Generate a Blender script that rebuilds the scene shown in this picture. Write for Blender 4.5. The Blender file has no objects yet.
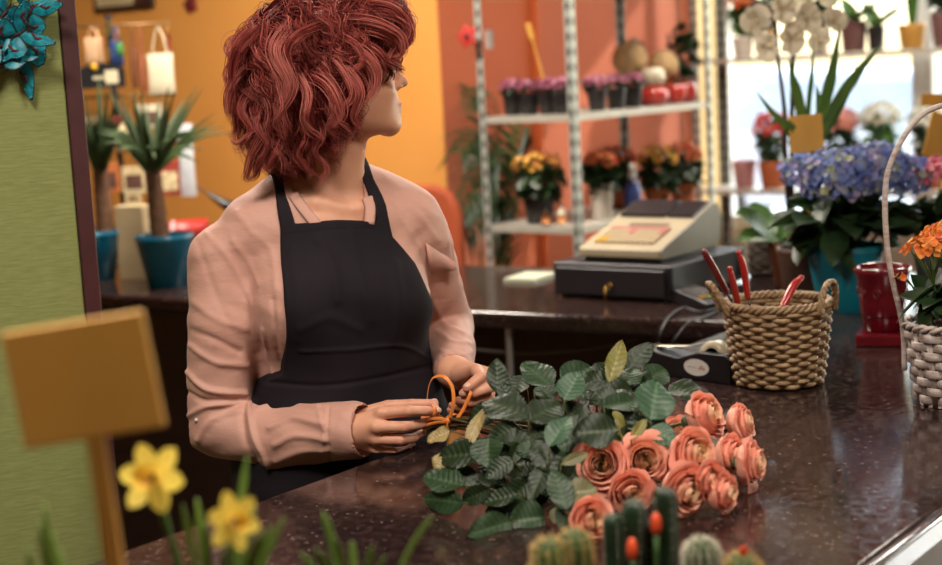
import bpy, math, random
import numpy as np
from mathutils import Vector, Matrix

RN = random.Random(11)
NR = np.random.RandomState(11)
SC = bpy.context.scene
COL = SC.collection
PI = math.pi
rad = math.radians

# ------------------------------------------------------------------ camera model
FPX, CZ = 1500.0, 1.57
_p, _r = rad(8.04), rad(3.0)
FW = np.array([0, math.cos(_p), -math.sin(_p)])
_x0 = np.array([1.0, 0, 0]); _u0 = np.array([0, math.sin(_p), math.cos(_p)])
RT = math.cos(_r) * _x0 - math.sin(_r) * _u0
UP = math.cos(_r) * _u0 + math.sin(_r) * _x0
CAM = np.array([0, 0, CZ])

def ray(px, py):
    return FW + (px - 471.0) / FPX * RT - (py - 282.5) / FPX * UP

def at(px, py, Y):
    "the point of the place seen at a pixel of the photograph, at distance Y from the camera's wall"
    d = ray(px, py)
    return CAM + d * (Y / d[1])

def onz(px, py, z):
    d = ray(px, py)
    return CAM + d * ((z - CZ) / d[2])

def proj(P):
    d = np.asarray(P, float) - CAM
    w = d @ FW
    return 471 + FPX * (d @ RT) / w, 282.5 - FPX * (d @ UP) / w

# ------------------------------------------------------------------ materials
MATS = {}

def srgb(h):
    "hex or 0-255 triple to linear"
    if isinstance(h, str):
        h = [int(h[i:i + 2], 16) for i in (0, 2, 4)]
    out = []
    for c in h:
        c /= 255.0
        out.append(c / 12.92 if c <= 0.04045 else ((c + 0.055) / 1.055) ** 2.4)
    return tuple(out) + (1.0,)

class NT:
    def __init__(self, name):
        self.m = bpy.data.materials.new(name)
        self.m.use_nodes = True
        self.t = self.m.node_tree
        self.b = self.t.nodes['Principled BSDF']
        self.out = self.t.nodes['Material Output']
    def n(self, typ, **kw):
        nd = self.t.nodes.new(typ)
        for k, v in kw.items():
            if k in nd.inputs.keys():
                nd.inputs[k].default_value = v
            else:
                setattr(nd, k, v)
        return nd
    def l(self, a, b):
        self.t.links.new(a, b)
    def coords(self, which='Object'):
        return self.n('ShaderNodeTexCoord').outputs[which]
    def mapping(self, scale, which='Object', rot=(0, 0, 0)):
        mp = self.n('ShaderNodeMapping')
        mp.inputs['Scale'].default_value = scale
        mp.inputs['Rotation'].default_value = rot
        self.l(self.coords(which), mp.inputs['Vector'])
        return mp.outputs['Vector']
    def noise(self, scale, detail=4, vec=None, rough=0.55):
        nd = self.n('ShaderNodeTexNoise')
        nd.inputs['Scale'].default_value = scale
        nd.inputs['Detail'].default_value = detail
        nd.inputs['Roughness'].default_value = rough
        self.l(vec if vec is not None else self.coords(), nd.inputs['Vector'])
        return nd.outputs['Fac']
    def ramp(self, fac, stops):
        nd = self.n('ShaderNodeValToRGB')
        e = nd.color_ramp.elements
        while len(e) < len(stops):
            e.new(0.5)
        for i, (p, c) in enumerate(stops):
            e[i].position = p
            e[i].color = c if len(c) == 4 else tuple(c) + (1,)
        self.l(fac, nd.inputs['Fac'])
        return nd.outputs['Color']
    def mix(self, fac, a, b, mode='MIX'):
        nd = self.n('ShaderNodeMix')
        nd.data_type = 'RGBA'
        nd.blend_type = mode
        for sock, v in ((nd.inputs['Factor'], fac), (nd.inputs[6], a), (nd.inputs[7], b)):
            if hasattr(v, 'is_linked') or hasattr(v, 'links'):
                self.l(v, sock)
            else:
                sock.default_value = v
        return nd.outputs[2]
    def bump(self, h, strength=0.3, dist=0.002):
        nd = self.n('ShaderNodeBump')
        nd.inputs['Strength'].default_value = strength
        nd.inputs['Distance'].default_value = dist
        self.l(h, nd.inputs['Height'])
        self.l(nd.outputs['Normal'], self.b.inputs['Normal'])

def mat(name, col, rough=0.5, metal=0.0, var=0.12, vscale=18, bump=0.0, bscale=60, spec=0.5, sss=0.0, sheen=0.0, coat=0.0, trans=0.0, emit=0.0, stretch=(1, 1, 1)):
    "a plain procedural material: colour varied a little by noise, optional noise bump"
    if name in MATS:
        return MATS[name]
    c = srgb(col) if not (isinstance(col, tuple) and len(col) == 4) else col
    t = NT(name)
    b = t.b
    vec = t.mapping(stretch)
    if var > 0:
        nz = t.noise(vscale, 3, vec)
        d = tuple(max(0, x * (1 - var)) for x in c[:3]) + (1,)
        l = tuple(min(1, x * (1 + var)) for x in c[:3]) + (1,)
        t.l(t.ramp(nz, [(0.3, d), (0.7, l)]), b.inputs['Base Color'])
    else:
        b.inputs['Base Color'].default_value = c
    b.inputs['Roughness'].default_value = rough
    b.inputs['Metallic'].default_value = metal
    b.inputs['Specular IOR Level'].default_value = spec
    if sss:
        b.inputs['Subsurface Weight'].default_value = sss
        b.inputs['Subsurface Radius'].default_value = (0.012, 0.005, 0.003)
        b.inputs['Subsurface Scale'].default_value = 1.0
    if sheen:
        b.inputs['Sheen Weight'].default_value = sheen
    if coat:
        b.inputs['Coat Weight'].default_value = coat
        b.inputs['Coat Roughness'].default_value = 0.08
    if trans:
        b.inputs['Transmission Weight'].default_value = trans
    if emit:
        b.inputs['Emission Color'].default_value = c
        b.inputs['Emission Strength'].default_value = emit
    if bump:
        t.bump(t.noise(bscale, 4, vec), bump, 0.002)
    MATS[name] = t.m
    return t.m

def leafmat(name, col, col2=None, rough=0.38, scale=14):
    "foliage: two greens by noise, a little light through the blade"
    if name in MATS:
        return MATS[name]
    t = NT(name)
    c1 = srgb(col); c2 = srgb(col2 or col)
    cc = t.ramp(t.noise(scale, 3), [(0.35, c1), (0.65, c2)])
    t.l(cc, t.b.inputs['Base Color'])
    t.b.inputs['Roughness'].default_value = rough
    tr = t.n('ShaderNodeBsdfTranslucent')
    t.l(cc, tr.inputs['Color'])
    mx = t.n('ShaderNodeMixShader')
    mx.inputs[0].default_value = 0.22
    t.l(t.b.outputs[0], mx.inputs[1]); t.l(tr.outputs[0], mx.inputs[2])
    t.l(mx.outputs[0], t.out.inputs['Surface'])
    MATS[name] = t.m
    return t.m

# ------------------------------------------------------------------ mesh building
class G:
    def __init__(self):
        self.v = []; self.f = []; self.n = 0
    def add(self, V, Fc, M=None):
        V = np.asarray(V, float)
        if M is not None:
            M = np.asarray(M, float)
            V = V @ M[:3, :3].T + M[:3, 3]
        self.v.append(V)
        o = self.n
        self.f.extend([tuple(int(i) + o for i in q) for q in Fc])
        self.n += len(V)
        return self
    def box(self, c, s, rz=0.0, M=None):
        x, y, z = (k / 2 for k in s)
        V = np.array([(sx * x, sy * y, sz * z) for sz in (-1, 1) for sy in (-1, 1) for sx in (-1, 1)])
        if rz:
            V = V @ rotz(rz)[:3, :3].T
        V = V + np.array(c)
        return self.add(V, [(0, 2, 3, 1), (4, 5, 7, 6), (0, 1, 5, 4), (2, 6, 7, 3), (0, 4, 6, 2), (1, 3, 7, 5)], M)
    def grid(self, P, cu=False, cv=False, M=None):
        P = np.asarray(P, float)
        m, n = P.shape[:2]
        fs = []
        for i in range(m if cu else m - 1):
            for j in range(n if cv else n - 1):
                i2, j2 = (i + 1) % m, (j + 1) % n
                fs.append((i * n + j, i2 * n + j, i2 * n + j2, i * n + j2))
        return self.add(P.reshape(-1, 3), fs, M)
    def tube(self, pts, r, n=8, caps=True, M=None, flat=1.0, up=None):
        pts = np.asarray(pts, float)
        m = len(pts)
        r = np.broadcast_to(np.asarray(r, float), (m,))
        T = np.gradient(pts, axis=0)
        T /= np.linalg.norm(T, axis=1)[:, None] + 1e-12
        a = np.array(up, float) if up is not None else (np.array([0, 0, 1.0]) if abs(T[0][2]) < 0.9 else np.array([1.0, 0, 0]))
        rings = []
        for i in range(m):
            a = a - T[i] * (a @ T[i]); a /= np.linalg.norm(a) + 1e-12
            b = np.cross(T[i], a)
            th = np.arange(n) * 2 * PI / n
            rings.append(pts[i] + r[i] * (np.cos(th)[:, None] * a * flat + np.sin(th)[:, None] * b))
        P = np.array(rings)
        o = self.n
        self.grid(P, cv=True, M=M)
        if caps:
            self.f.append(tuple(o + k for k in range(n)))
            self.f.append(tuple(o + (m - 1) * n + k for k in reversed(range(n))))
        return self
    def lathe(self, prof, n=32, c=(0, 0, 0), M=None, squash=1.0):
        th = np.arange(n) * 2 * PI / n
        P = np.array([[(c[0] + r * math.cos(t), c[1] + r * math.sin(t) * squash, c[2] + z) for t in th] for r, z in prof])
        o = self.n
        self.grid(P, cv=True, M=M)
        if prof[0][0] > 1e-6:
            self.f.append(tuple(o + k for k in reversed(range(n))))
        if prof[-1][0] > 1e-6:
            self.f.append(tuple(o + (len(prof) - 1) * n + k for k in range(n)))
        return self
    def ell(self, c, r, nu=12, nv=16, M=None):
        if not hasattr(r, '__len__'):
            r = (r, r, r)
        ph = np.linspace(0.02, PI - 0.02, nu)
        th = np.arange(nv) * 2 * PI / nv
        P = np.array([[(c[0] + r[0] * math.sin(p) * math.cos(t), c[1] + r[1] * math.sin(p) * math.sin(t), c[2] - r[2] * math.cos(p)) for t in th] for p in ph])
        o = self.n
        self.grid(P, cv=True, M=M)
        self.f.append(tuple(o + k for k in reversed(range(nv))))
        self.f.append(tuple(o + (nu - 1) * nv + k for k in range(nv)))
        return self
    def prism(self, poly, z0, z1, M=None):
        n = len(poly)
        V = [(x, y, z0) for x, y in poly] + [(x, y, z1) for x, y in poly]
        fs = [tuple(reversed(range(n))), tuple(range(n, 2 * n))] + [(i, (i + 1) % n, n + (i + 1) % n, n + i) for i in range(n)]
        return self.add(V, fs, M)
    def V(self):
        return np.concatenate(self.v) if self.v else np.zeros((0, 3))

def rotz(a):
    c, s = math.cos(a), math.sin(a)
    return np.array([[c, -s, 0, 0], [s, c, 0, 0], [0, 0, 1, 0], [0, 0, 0, 1.0]])
def rotx(a):
    c, s = math.cos(a), math.sin(a)
    return np.array([[1, 0, 0, 0], [0, c, -s, 0], [0, s, c, 0], [0, 0, 0, 1.0]])
def roty(a):
    c, s = math.cos(a), math.sin(a)
    return np.array([[c, 0, s, 0], [0, 1, 0, 0], [-s, 0, c, 0], [0, 0, 0, 1.0]])
def tr(x, y, z):
    M = np.eye(4); M[:3, 3] = (x, y, z); return M
def scl(s):
    return np.diag([s, s, s, 1.0])
def unit(v):
    v = np.asarray(v, float); return v / (np.linalg.norm(v) + 1e-12)
def frame(base, tip, normal):
    "matrix taking +Y to base->tip and +Z towards normal (no scaling)"
    y = unit(np.asarray(tip) - np.asarray(base))
    z = np.asarray(normal, float); z = unit(z - y * (z @ y))
    x = np.cross(y, z)
    M = np.eye(4); M[:3, 0] = x; M[:3, 1] = y; M[:3, 2] = z; M[:3, 3] = base
    return M

def meshdata(name, g, m, smooth=True, attr=None):
    me = bpy.data.meshes.new(name)
    if isinstance(g, G):
        V, Fc = g.V(), g.f
    else:
        V, Fc = g
    if hasattr(Fc, 'shape'):
        nv_, nf_, k_ = len(V), len(Fc), Fc.shape[1]
        me.vertices.add(nv_); me.vertices.foreach_set('co', np.asarray(V, np.float32).reshape(-1))
        me.loops.add(nf_ * k_); me.loops.foreach_set('vertex_index', np.asarray(Fc, np.int32).reshape(-1))
        me.polygons.add(nf_); me.polygons.foreach_set('loop_start', np.arange(nf_, dtype=np.int32) * k_)
        me.update(calc_edges=True)
    else:
        me.from_pydata(V.tolist() if hasattr(V, 'tolist') else V, [], Fc)
    if attr is not None:
        a = me.attributes.new('tint', 'FLOAT', 'POINT')
        a.data.foreach_set('value', np.asarray(attr, np.float32))
    if m is not None:
        for k in (m if isinstance(m, (list, tuple)) else [m]):
            me.materials.append(k)
    if smooth:
        me.polygons.foreach_set('use_smooth', [True] * len(me.polygons))
    me.update()
    return me

def obj(name, g, m=None, parent=None, smooth=True, bevel=0.0, attr=None, me=None, world=False, loc=None, rz=0.0, sub=0, M=None, sharp=None):
    if me is None:
        me = meshdata(name, g, m, smooth, attr)
    o = bpy.data.objects.new(name, me)
    COL.objects.link(o)
    if parent is not None:
        o.parent = parent
        if world:                                    # vertices given in the room's coordinates
            q = parent; P = Matrix.Identity(4)
            while q is not None:
                P = q.matrix_basis @ P; q = q.parent
            o.matrix_basis = P.inverted()
    if loc is not None:
        o.location = loc
        o.rotation_euler = (0, 0, rz)
    if M is not None:
        o.matrix_basis = Matrix(np.asarray(M).tolist())
    if bevel:
        b = o.modifiers.new('Bevel', 'BEVEL'); b.width = bevel; b.segments = 3; b.limit_method = 'ANGLE'; b.angle_limit = rad(40)
    if sub:
        s = o.modifiers.new('Subdivision', 'SUBSURF'); s.levels = sub; s.render_levels = sub
    if smooth and (bevel or sharp):
        me.set_sharp_from_angle(angle=rad(sharp or 40))
    return o

def tag(o, label, cat, group=None, kind=None):
    o['label'] = label; o['category'] = cat
    if group: o['group'] = group
    if kind: o['kind'] = kind
    return o

def thing(name, label, cat, loc=(0, 0, 0), rz=0.0, group=None):
    o = bpy.data.objects.new(name, None)
    o.empty_display_size = 0.05
    COL.objects.link(o)
    o.location = loc; o.rotation_euler = (0, 0, rz)
    return tag(o, label, cat, group)

def struct(name, g, m, smooth=False, **kw):
    o = obj(name, g, m, smooth=smooth, **kw)
    o['kind'] = 'structure'
    return o

def bez(P, n=16):
    "smooth curve through points (Catmull-Rom)"
    P = np.asarray(P, float)
    Q = np.vstack([2 * P[0] - P[1], P, 2 * P[-1] - P[-2]])
    out = []
    seg = len(P) - 1
    for i in range(seg):
        p0, p1, p2, p3 = Q[i:i + 4]
        for t in np.linspace(0, 1, n, endpoint=(i == seg - 1)):
            out.append(0.5 * (2 * p1 + (p2 - p0) * t + (2 * p0 - 5 * p1 + 4 * p2 - p3) * t * t + (3 * p1 - p0 - 3 * p2 + p3) * t ** 3))
    return np.array(out)

# ------------------------------------------------------------------ plants
def leafgrid(L, W, fold=0.25, arch=0.15, serr=0.0, nt=14, ns=8, peak=0.42, wave=0.0, tip=1.0, seed=0):
    "a leaf blade along +Y, upper side +Z: toothed outline, folded on the midrib, arched"
    rn = np.random.RandomState(seed)
    t = np.linspace(0, 1, nt); s = np.linspace(-1, 1, ns + 1)
    p = math.log(0.5) / math.log(peak)
    w = np.sin(PI * t ** p) ** (0.75 * tip) * W / 2 + 0.0004
    if serr:
        w = w * (1 + serr * np.where(np.arange(nt) % 2 == 0, 1, -1) * (t > 0.08) * (t < 0.97))
    X = w[:, None] * s
    Y = (t * L)[:, None] + 0 * s
    ph = rn.rand() * 6
    Z = -arch * L * (t ** 2)[:, None] + fold * np.abs(X) + wave * W * np.sin(9 * t[:, None] + 2.2 * s + ph) * np.abs(s)
    Z = Z + 0.02 * L * np.sin(3 * t + ph)[:, None]
    return np.stack([X, Y, Z], -1)

def blade(pts, w, normal=(0, -1, 0), fold=0.35, n=5):
    "a strap leaf along a curve; returns a grid"
    pts = np.asarray(pts, float)
    m = len(pts)
    w = np.broadcast_to(np.asarray(w, float), (m,))
    T = np.gradient(pts, axis=0); T /= np.linalg.norm(T, axis=1)[:, None] + 1e-12
    N0 = np.asarray(normal, float)
    s = np.linspace(-1, 1, n)
    out = []
    for i in range(m):
        N = unit(N0 - T[i] * (N0 @ T[i])); B = np.cross(T[i], N)
        out.append(pts[i] + s[:, None] * B * w[i] / 2 + np.abs(s)[:, None] * N * w[i] / 2 * fold)
    return np.array(out)

def copy_tree(o, parent=None):
    c = o.copy(); COL.objects.link(c); c.parent = parent
    for ch in list(o.children):
        copy_tree(ch, c)
    return c
# ------------------------------------------------------------------ shop axes
U2 = np.array([math.cos(rad(53)), math.sin(rad(53))]); N2 = np.array([U2[1], -U2[0]])
VB = np.array([math.cos(rad(-32)), math.sin(rad(-32))]); NB = np.array([-VB[1], VB[0]])
P0 = np.array([-0.31, 2.22])            # a point of the florist's edge of the front counter
Q0 = np.array([0.20, 3.72])             # a point of the front edge of the back counter
TOPZ = 0.95
def strip(t, n): return P0 + U2 * t + N2 * n
def backc(s, d): return Q0 + VB * s + NB * d

def paint(name, col, col2, scale=1.2):
    t = NT(name)
    t.l(t.ramp(t.noise(scale, 4), [(0.3, srgb(col)), (0.7, srgb(col2))]), t.b.inputs['Base Color'])
    t.b.inputs['Roughness'].default_value = 0.75
    t.bump(t.noise(220, 3), 0.12, 0.001)
    return t.m

M_gold = paint('golden_orange_paint', 'e09c4c', 'd89243')
M_orange = paint('deep_orange_paint', 'ab4c19', 'a04615')
M_white = paint('white_paint', 'd8d2c4', 'cdc6b8')

def granite():
    t = NT('polished_dark_granite')
    n1 = t.noise(62, 4, None, 0.6)
    n2 = t.noise(125, 3, None, 0.5)
    n3 = t.noise(5, 3)
    base = t.ramp(n3, [(0.3, srgb('1d1316')), (0.7, srgb('33231f'))])
    c = t.mix(t.ramp(n1, [(0.50, (0, 0, 0)), (0.66, (1, 1, 1))]), base, srgb('3d2c29'))
    c = t.mix(t.ramp(n2, [(0.64, (0, 0, 0)), (0.72, (1, 1, 1))]), c, srgb('7d655b'))
    t.l(c, t.b.inputs['Base Color'])
    t.l(t.ramp(n1, [(0.3, (0.07,) * 3), (0.8, (0.22,) * 3)]), t.b.inputs['Roughness'])
    t.b.inputs['Specular IOR Level'].default_value = 0.42
    t.bump(t.noise(9, 2), 0.035, 0.003)
    return t.m
M_granite = granite()
M_chrome = mat('chrome', 'd5d8dc', 0.12, 1.0, var=0)
M_darkwood = mat('dark_stained_wood', '2a1713', 0.45, var=0.25, vscale=6, stretch=(1, 1, 8))
M_redwood = mat('reddish_brown_board', '4a2115', 0.5, var=0.2, vscale=4, stretch=(1, 8, 1))
M_greypanel = mat('pale_grey_laminate', 'b9b6b2', 0.4, var=0.05)
M_whitemetal = mat('white_enamelled_metal', 'cfd2d0', 0.35, 0.0, var=0.05)
M_black = mat('black_plastic', '17151a', 0.4, var=0.1)

def floor_mat():
    t = NT('brown_floor_tiles')
    br = t.n('ShaderNodeTexBrick')
    br.inputs['Scale'].default_value = 3.0
    br.inputs['Color1'].default_value = srgb('4a3a33'); br.inputs['Color2'].default_value = srgb('54433b'); br.inputs['Mortar'].default_value = srgb('2b221e')
    br.inputs['Mortar Size'].default_value = 0.01
    br.offset = 0.0; br.inputs['Brick Width'].default_value = 1.0; br.inputs['Row Height'].default_value = 1.0
    t.l(t.coords(), br.inputs['Vector'])
    t.l(br.outputs['Color'], t.b.inputs['Base Color']); t.b.inputs['Roughness'].default_value = 0.35
    return t.m

M_ceil = paint('warm_grey_ceiling_paint', '9d9484', '948b7b')
M_rear = paint('warm_beige_paint', 'a08a6c', '967f62')
# ------------------------------------------------------------------ room shell
K = np.array([-0.074, 5.82]); E = K + U2 * 2.26; VW = np.array([N2[0], N2[1]])
F_ = E + VW * 5.2; Lw = K - VB * 3.6
G_ = F_ - U2 * 9.6; H_ = Lw - U2 * 7.6
CEIL = 3.0

def wall_slab(a, b, z0, z1, out, th=0.12):
    a = np.asarray(a); b = np.asarray(b); o = np.asarray(out) * th
    poly = [tuple(a), tuple(b), tuple(b + o), tuple(a + o)]
    area = sum(poly[i][0] * poly[(i + 1) % 4][1] - poly[(i + 1) % 4][0] * poly[i][1] for i in range(4))
    if area < 0: poly.reverse()
    return G().prism(poly, z0, z1)

struct('wall_back', wall_slab(K, Lw, 0, CEIL, NB), M_gold)
g = wall_slab(K, E, 0, CEIL, -N2)
struct('wall_side', g, M_orange)
struct('wall_left', wall_slab(Lw, H_, 0, CEIL, -N2), M_gold)
struct('wall_rear', wall_slab(H_, G_, 0, CEIL, -NB), M_rear)
struct('wall_right', wall_slab(G_, F_, 0, CEIL, N2), M_rear)
flo = G().prism([tuple(x) for x in (H_ - U2 * .2 - VW * .2, G_ - U2 * .2 + VW * .2, F_ + VW * .2, E, K, Lw)], -0.1, 0)
struct('floor', flo, floor_mat())
struct('ceiling', G().prism([tuple(x) for x in (H_ - U2 * .2 - VW * .2, G_ - U2 * .2 + VW * .2, F_ + VW * .2 + U2 * .2, E + U2 * .2, K + NB * .2, Lw + NB * .2)], CEIL, CEIL + 0.1), M_ceil)
# the slim pipe boxed in the corner wall
pp = K + U2 * 0.66 + N2 * 0.012
struct('trim_1', G().box((pp[0], pp[1], CEIL / 2), (0.045, 0.03, CEIL - 0.01), rad(53)), M_orange)

# window wall: sill wall, head, piers, glass in frames
WZ0, WZ1 = 0.72, 2.42
struct('wall_window_sill', wall_slab(E, F_, 0, WZ0, U2), M_white)
struct('wall_window_head', wall_slab(E, F_, WZ1, CEIL, U2), M_orange)
M_pier = paint('cream_paint', 'e6c184', 'deb775')
struct('wall_pier_corner', wall_slab(K + U2 * 2.02 + N2 * 0.001, E + N2 * 0.001, 0, CEIL - 0.001, N2, 0.03), M_pier)
M_frame = mat('white_window_frame', 'd9dcdc', 0.35, var=0.03)

def glass_mat():
    t = NT('window_glass')
    tp = t.n('ShaderNodeBsdfTransparent'); tp.inputs['Color'].default_value = (0.93, 0.97, 0.97, 1)
    gl = t.n('ShaderNodeBsdfGlossy'); gl.inputs['Roughness'].default_value = 0.02
    fr = t.n('ShaderNodeFresnel'); fr.inputs['IOR'].default_value = 1.45
    mx = t.n('ShaderNodeMixShader')
    t.l(fr.outputs[0], mx.inputs[0]); t.l(tp.outputs[0], mx.inputs[1]); t.l(gl.outputs[0], mx.inputs[2])
    t.l(mx.outputs[0], t.out.inputs['Surface'])
    return t.m
M_glass = glass_mat()
edges = [0.0, 1.05, 2.15, 3.25, 4.3, 5.2]
for i in range(5):
    a, b = E + VW * edges[i] + U2 * 0.06, E + VW * edges[i + 1] + U2 * 0.06
    mid = (a + b) / 2; w = edges[i + 1] - edges[i]; h = WZ1 - WZ0
    wn = bpy.data.objects.new('window_%d' % (i + 1), None); COL.objects.link(wn); wn['kind'] = 'structure'
    wn.location = (mid[0], mid[1], WZ0); wn.rotation_euler = (0, 0, rad(-37))
    fr = G().box((-w / 2 + 0.025, 0, h / 2), (0.05, 0.07, h)).box((w / 2 - 0.025, 0, h / 2), (0.05, 0.07, h))
    fr.box((0, 0, 0.025), (w - 0.1, 0.07, 0.05)).box((0, 0, h - 0.025), (w - 0.1, 0.07, 0.05))
    obj('window_frame', fr, M_frame, wn, smooth=False, bevel=0.004)
    obj('window_pane', G().box((0, 0.01, h / 2), (w - 0.1, 0.006, h - 0.1)), M_glass, wn, smooth=False)

# ------------------------------------------------------------------ green partition at the left
XR = at(84, 300, 2.80)[0]
def fabric_green():
    t = NT('green_woven_fabric')
    v = t.mapping((30, 30, 320))
    c = t.ramp(t.noise(1.0, 3, v), [(0.3, srgb('868d52')), (0.7, srgb('99a064'))])
    t.l(c, t.b.inputs['Base Color']); t.b.inputs['Roughness'].default_value = 0.85
    t.bump(t.noise(1.0, 2, v), 0.25, 0.002)
    return t.m
PA = rad(20)                                           # the partition stands a little turned
PX, PY = XR, 2.80
def part_box(x0, x1, y0, y1, z):
    M = tr(PX, PY, 0) @ rotz(PA)
    return G().box(((x0 + x1) / 2, (y0 + y1) / 2, z / 2), (x1 - x0, y1 - y0, z), M=M)
struct('wall_partition', part_box(-1.35, 0, 0, 0.06, 2.3), fabric_green(), bevel=0.004)
M_maroon = mat('maroon_brown_edge', '4a2224', 0.55, var=0.12)
struct('trim_2', part_box(0.0005, 0.031, -0.006, 0.066, 2.304), M_maroon, bevel=0.003)

# ------------------------------------------------------------------ counters
T0, T1, SW = -1.75, 2.45, 0.90
fc = thing('shop_counter', 'long front counter with polished dark granite top under the rose bouquet', 'counter', (P0[0], P0[1], 0), rad(53))
# local frame: +X along the counter, -Y towards the customers
obj('worktop', G().box(((T0 + T1) / 2, -SW / 2, TOPZ - 0.02), (T1 - T0, SW - 0.012, 0.04)), M_granite, fc, bevel=0.008)
obj('edge_trim', G().box(((T0 + T1) / 2, -SW - 0.003, TOPZ - 0.016), (T1 - T0, 0.016, 0.036)), M_chrome, fc, bevel=0.006)
obj('front_panel', G().box(((T0 + T1) / 2, -SW + 0.03, 0.455), (T1 - T0 - 0.04, 0.04, 0.91)), M_greypanel, fc, bevel=0.003)['label'] = 'pale grey front panel'
obj('cabinet_body', G().box(((T0 + T1) / 2, -SW / 2, 0.455), (T1 - T0 - 0.06, SW - 0.16, 0.90)), M_darkwood, fc, bevel=0.003)

J = strip(1.565, 0.0)
sl = -1.95
bd = 0.80
poly = [tuple(backc(sl, 0)), tuple(strip(1.567, -0.001)), tuple(strip(2.35, -0.001)), tuple(backc(sl, bd))]
bk = thing('back_counter', 'dark stone counter against the wall carrying the cash register', 'counter', (0, 0, 0))
g = G().prism(poly, TOPZ - 0.045, TOPZ)
obj('worktop', g, M_granite, bk, bevel=0.012)
pa, pb = backc(sl + 0.02, 0.5), backc(0.45, 0.5)
g = wall_slab(pa, pb, 0.01, TOPZ - 0.046, NB, 0.03)
obj('back_panel', g, M_redwood, bk, smooth=False)['label'] = 'reddish brown panel in the shade below'
pa, pb = backc(sl + 0.02, 0.03), backc(-0.72, 0.03)
g = wall_slab(pa, pb, 0.01, TOPZ - 0.046, NB, 0.4)
obj('cabinet_body', g, M_darkwood, bk, smooth=False, bevel=0.004)
for s_ in (-0.165, 0.42):
    lp = backc(s_, 0.06)
    obj('leg', G().lathe([(0.0095, 0.0), (0.0095, TOPZ - 0.046)], 16, (lp[0], lp[1], 0)), M_whitemetal, bk)['label'] = 'white metal leg'
# ------------------------------------------------------------------ smooth solids: distance fields on a grid, skinned by surface nets
def smin(a, b, k):
    if k <= 0: return np.minimum(a, b)
    h = np.clip(0.5 + 0.5 * (b - a) / k, 0, 1)
    return b * (1 - h) + a * h - k * h * (1 - h)
def smax(a, b, k): return -smin(-a, -b, k)

class Field:
    def __init__(self, lo, hi, h, arr=None):
        self.lo = np.array(lo, float); self.h = h
        self.n = np.ceil((np.array(hi) - self.lo) / h).astype(int) + 1
        self.ax = [self.lo[i] + h * np.arange(self.n[i]) for i in range(3)]
        self.a = np.full(self.n, 0.25, np.float32) if arr is None else arr
    def like(self):
        f = Field.__new__(Field); f.lo, f.h, f.n, f.ax = self.lo, self.h, self.n, self.ax
        f.a = np.full(self.n, 0.25, np.float32); return f
    def win(self, lo, hi):
        i0 = np.clip(np.floor((np.array(lo) - self.lo) / self.h).astype(int), 0, self.n)
        i1 = np.clip(np.ceil((np.array(hi) - self.lo) / self.h).astype(int) + 1, 0, self.n)
        sl = tuple(slice(i0[i], i1[i]) for i in range(3))
        X = self.ax[0][sl[0]][:, None, None]; Y = self.ax[1][sl[1]][None, :, None]; Z = self.ax[2][sl[2]][None, None, :]
        return sl, X, Y, Z
    def put(self, sl, d, k, op='add'):
        a = self.a[sl]
        if op == 'add': a[...] = smin(a, d, k)
        else: a[...] = smax(a, -d, k)
    def capsule(self, p, q, r0, r1, k=0.01, op='add', flat=None):
        p = np.asarray(p, float); q = np.asarray(q, float); m = max(r0, r1) + k * 2 + 0.03
        sl, X, Y, Z = self.win(np.minimum(p, q) - m, np.maximum(p, q) + m)
        d = q - p; L2 = d @ d + 1e-12
        t = np.clip(((X - p[0]) * d[0] + (Y - p[1]) * d[1] + (Z - p[2]) * d[2]) / L2, 0, 1)
        D = np.sqrt((X - p[0] - t * d[0]) ** 2 + (Y - p[1] - t * d[1]) ** 2 + (Z - p[2] - t * d[2]) ** 2) - (r0 + (r1 - r0) * t)
        self.put(sl, D.astype(np.float32), k, op); return self
    def chain(self, pts, rs, k=0.008, k0=None):
        f = self.like()
        for i in range(len(pts) - 1):
            f.capsule(pts[i], pts[i + 1], rs[i], rs[i + 1], 0.002)
        lo = np.min(pts, 0) - 0.08; hi = np.max(pts, 0) + 0.08
        sl, _, _, _ = self.win(lo, hi)
        self.put(sl, f.a[sl], k0 if k0 is not None else k); return self
    def ell(self, c, r, k=0.02, B=None, op='add'):
        "ellipsoid at c, radii r, axes the columns of B"
        c = np.asarray(c, float); r = np.asarray(r, float); B = np.eye(3) if B is None else B
        m = np.abs(B) @ r + k * 2 + 0.03
        sl, X, Y, Z = self.win(c - m, c + m)
        x, y, z = X - c[0], Y - c[1], Z - c[2]
        u = [(x * B[0, i] + y * B[1, i] + z * B[2, i]) for i in range(3)]
        k0 = np.sqrt(sum((u[i] / r[i]) ** 2 for i in range(3)) + 1e-9)
        k1 = np.sqrt(sum((u[i] / r[i] ** 2) ** 2 for i in range(3)) + 1e-9)
        self.put(sl, (k0 * (k0 - 1) / k1).astype(np.float32), k, op); return self
    def coords(self, sl=None):
        return self.ax[0][:, None, None], self.ax[1][None, :, None], self.ax[2][None, None, :]
    def sample(self, P):
        q = (np.asarray(P) - self.lo) / self.h
        i = np.clip(np.floor(q).astype(int), 0, self.n - 2); t = np.clip(q - i, 0, 1)
        out = 0
        for dx in (0, 1):
            for dy in (0, 1):
                for dz in (0, 1):
                    w = (t[:, 0] if dx else 1 - t[:, 0]) * (t[:, 1] if dy else 1 - t[:, 1]) * (t[:, 2] if dz else 1 - t[:, 2])
                    out = out + w * self.a[i[:, 0] + dx, i[:, 1] + dy, i[:, 2] + dz]
        return out
    def normal(self, P, e=None):
        e = e or self.h
        P = np.asarray(P)
        g = np.stack([self.sample(P + d) - self.sample(P - d) for d in np.eye(3) * e], -1)
        return g / (np.linalg.norm(g, axis=1)[:, None] + 1e-9)
    def skin(self):
        return nets(self.a, self.lo, self.h)

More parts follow.
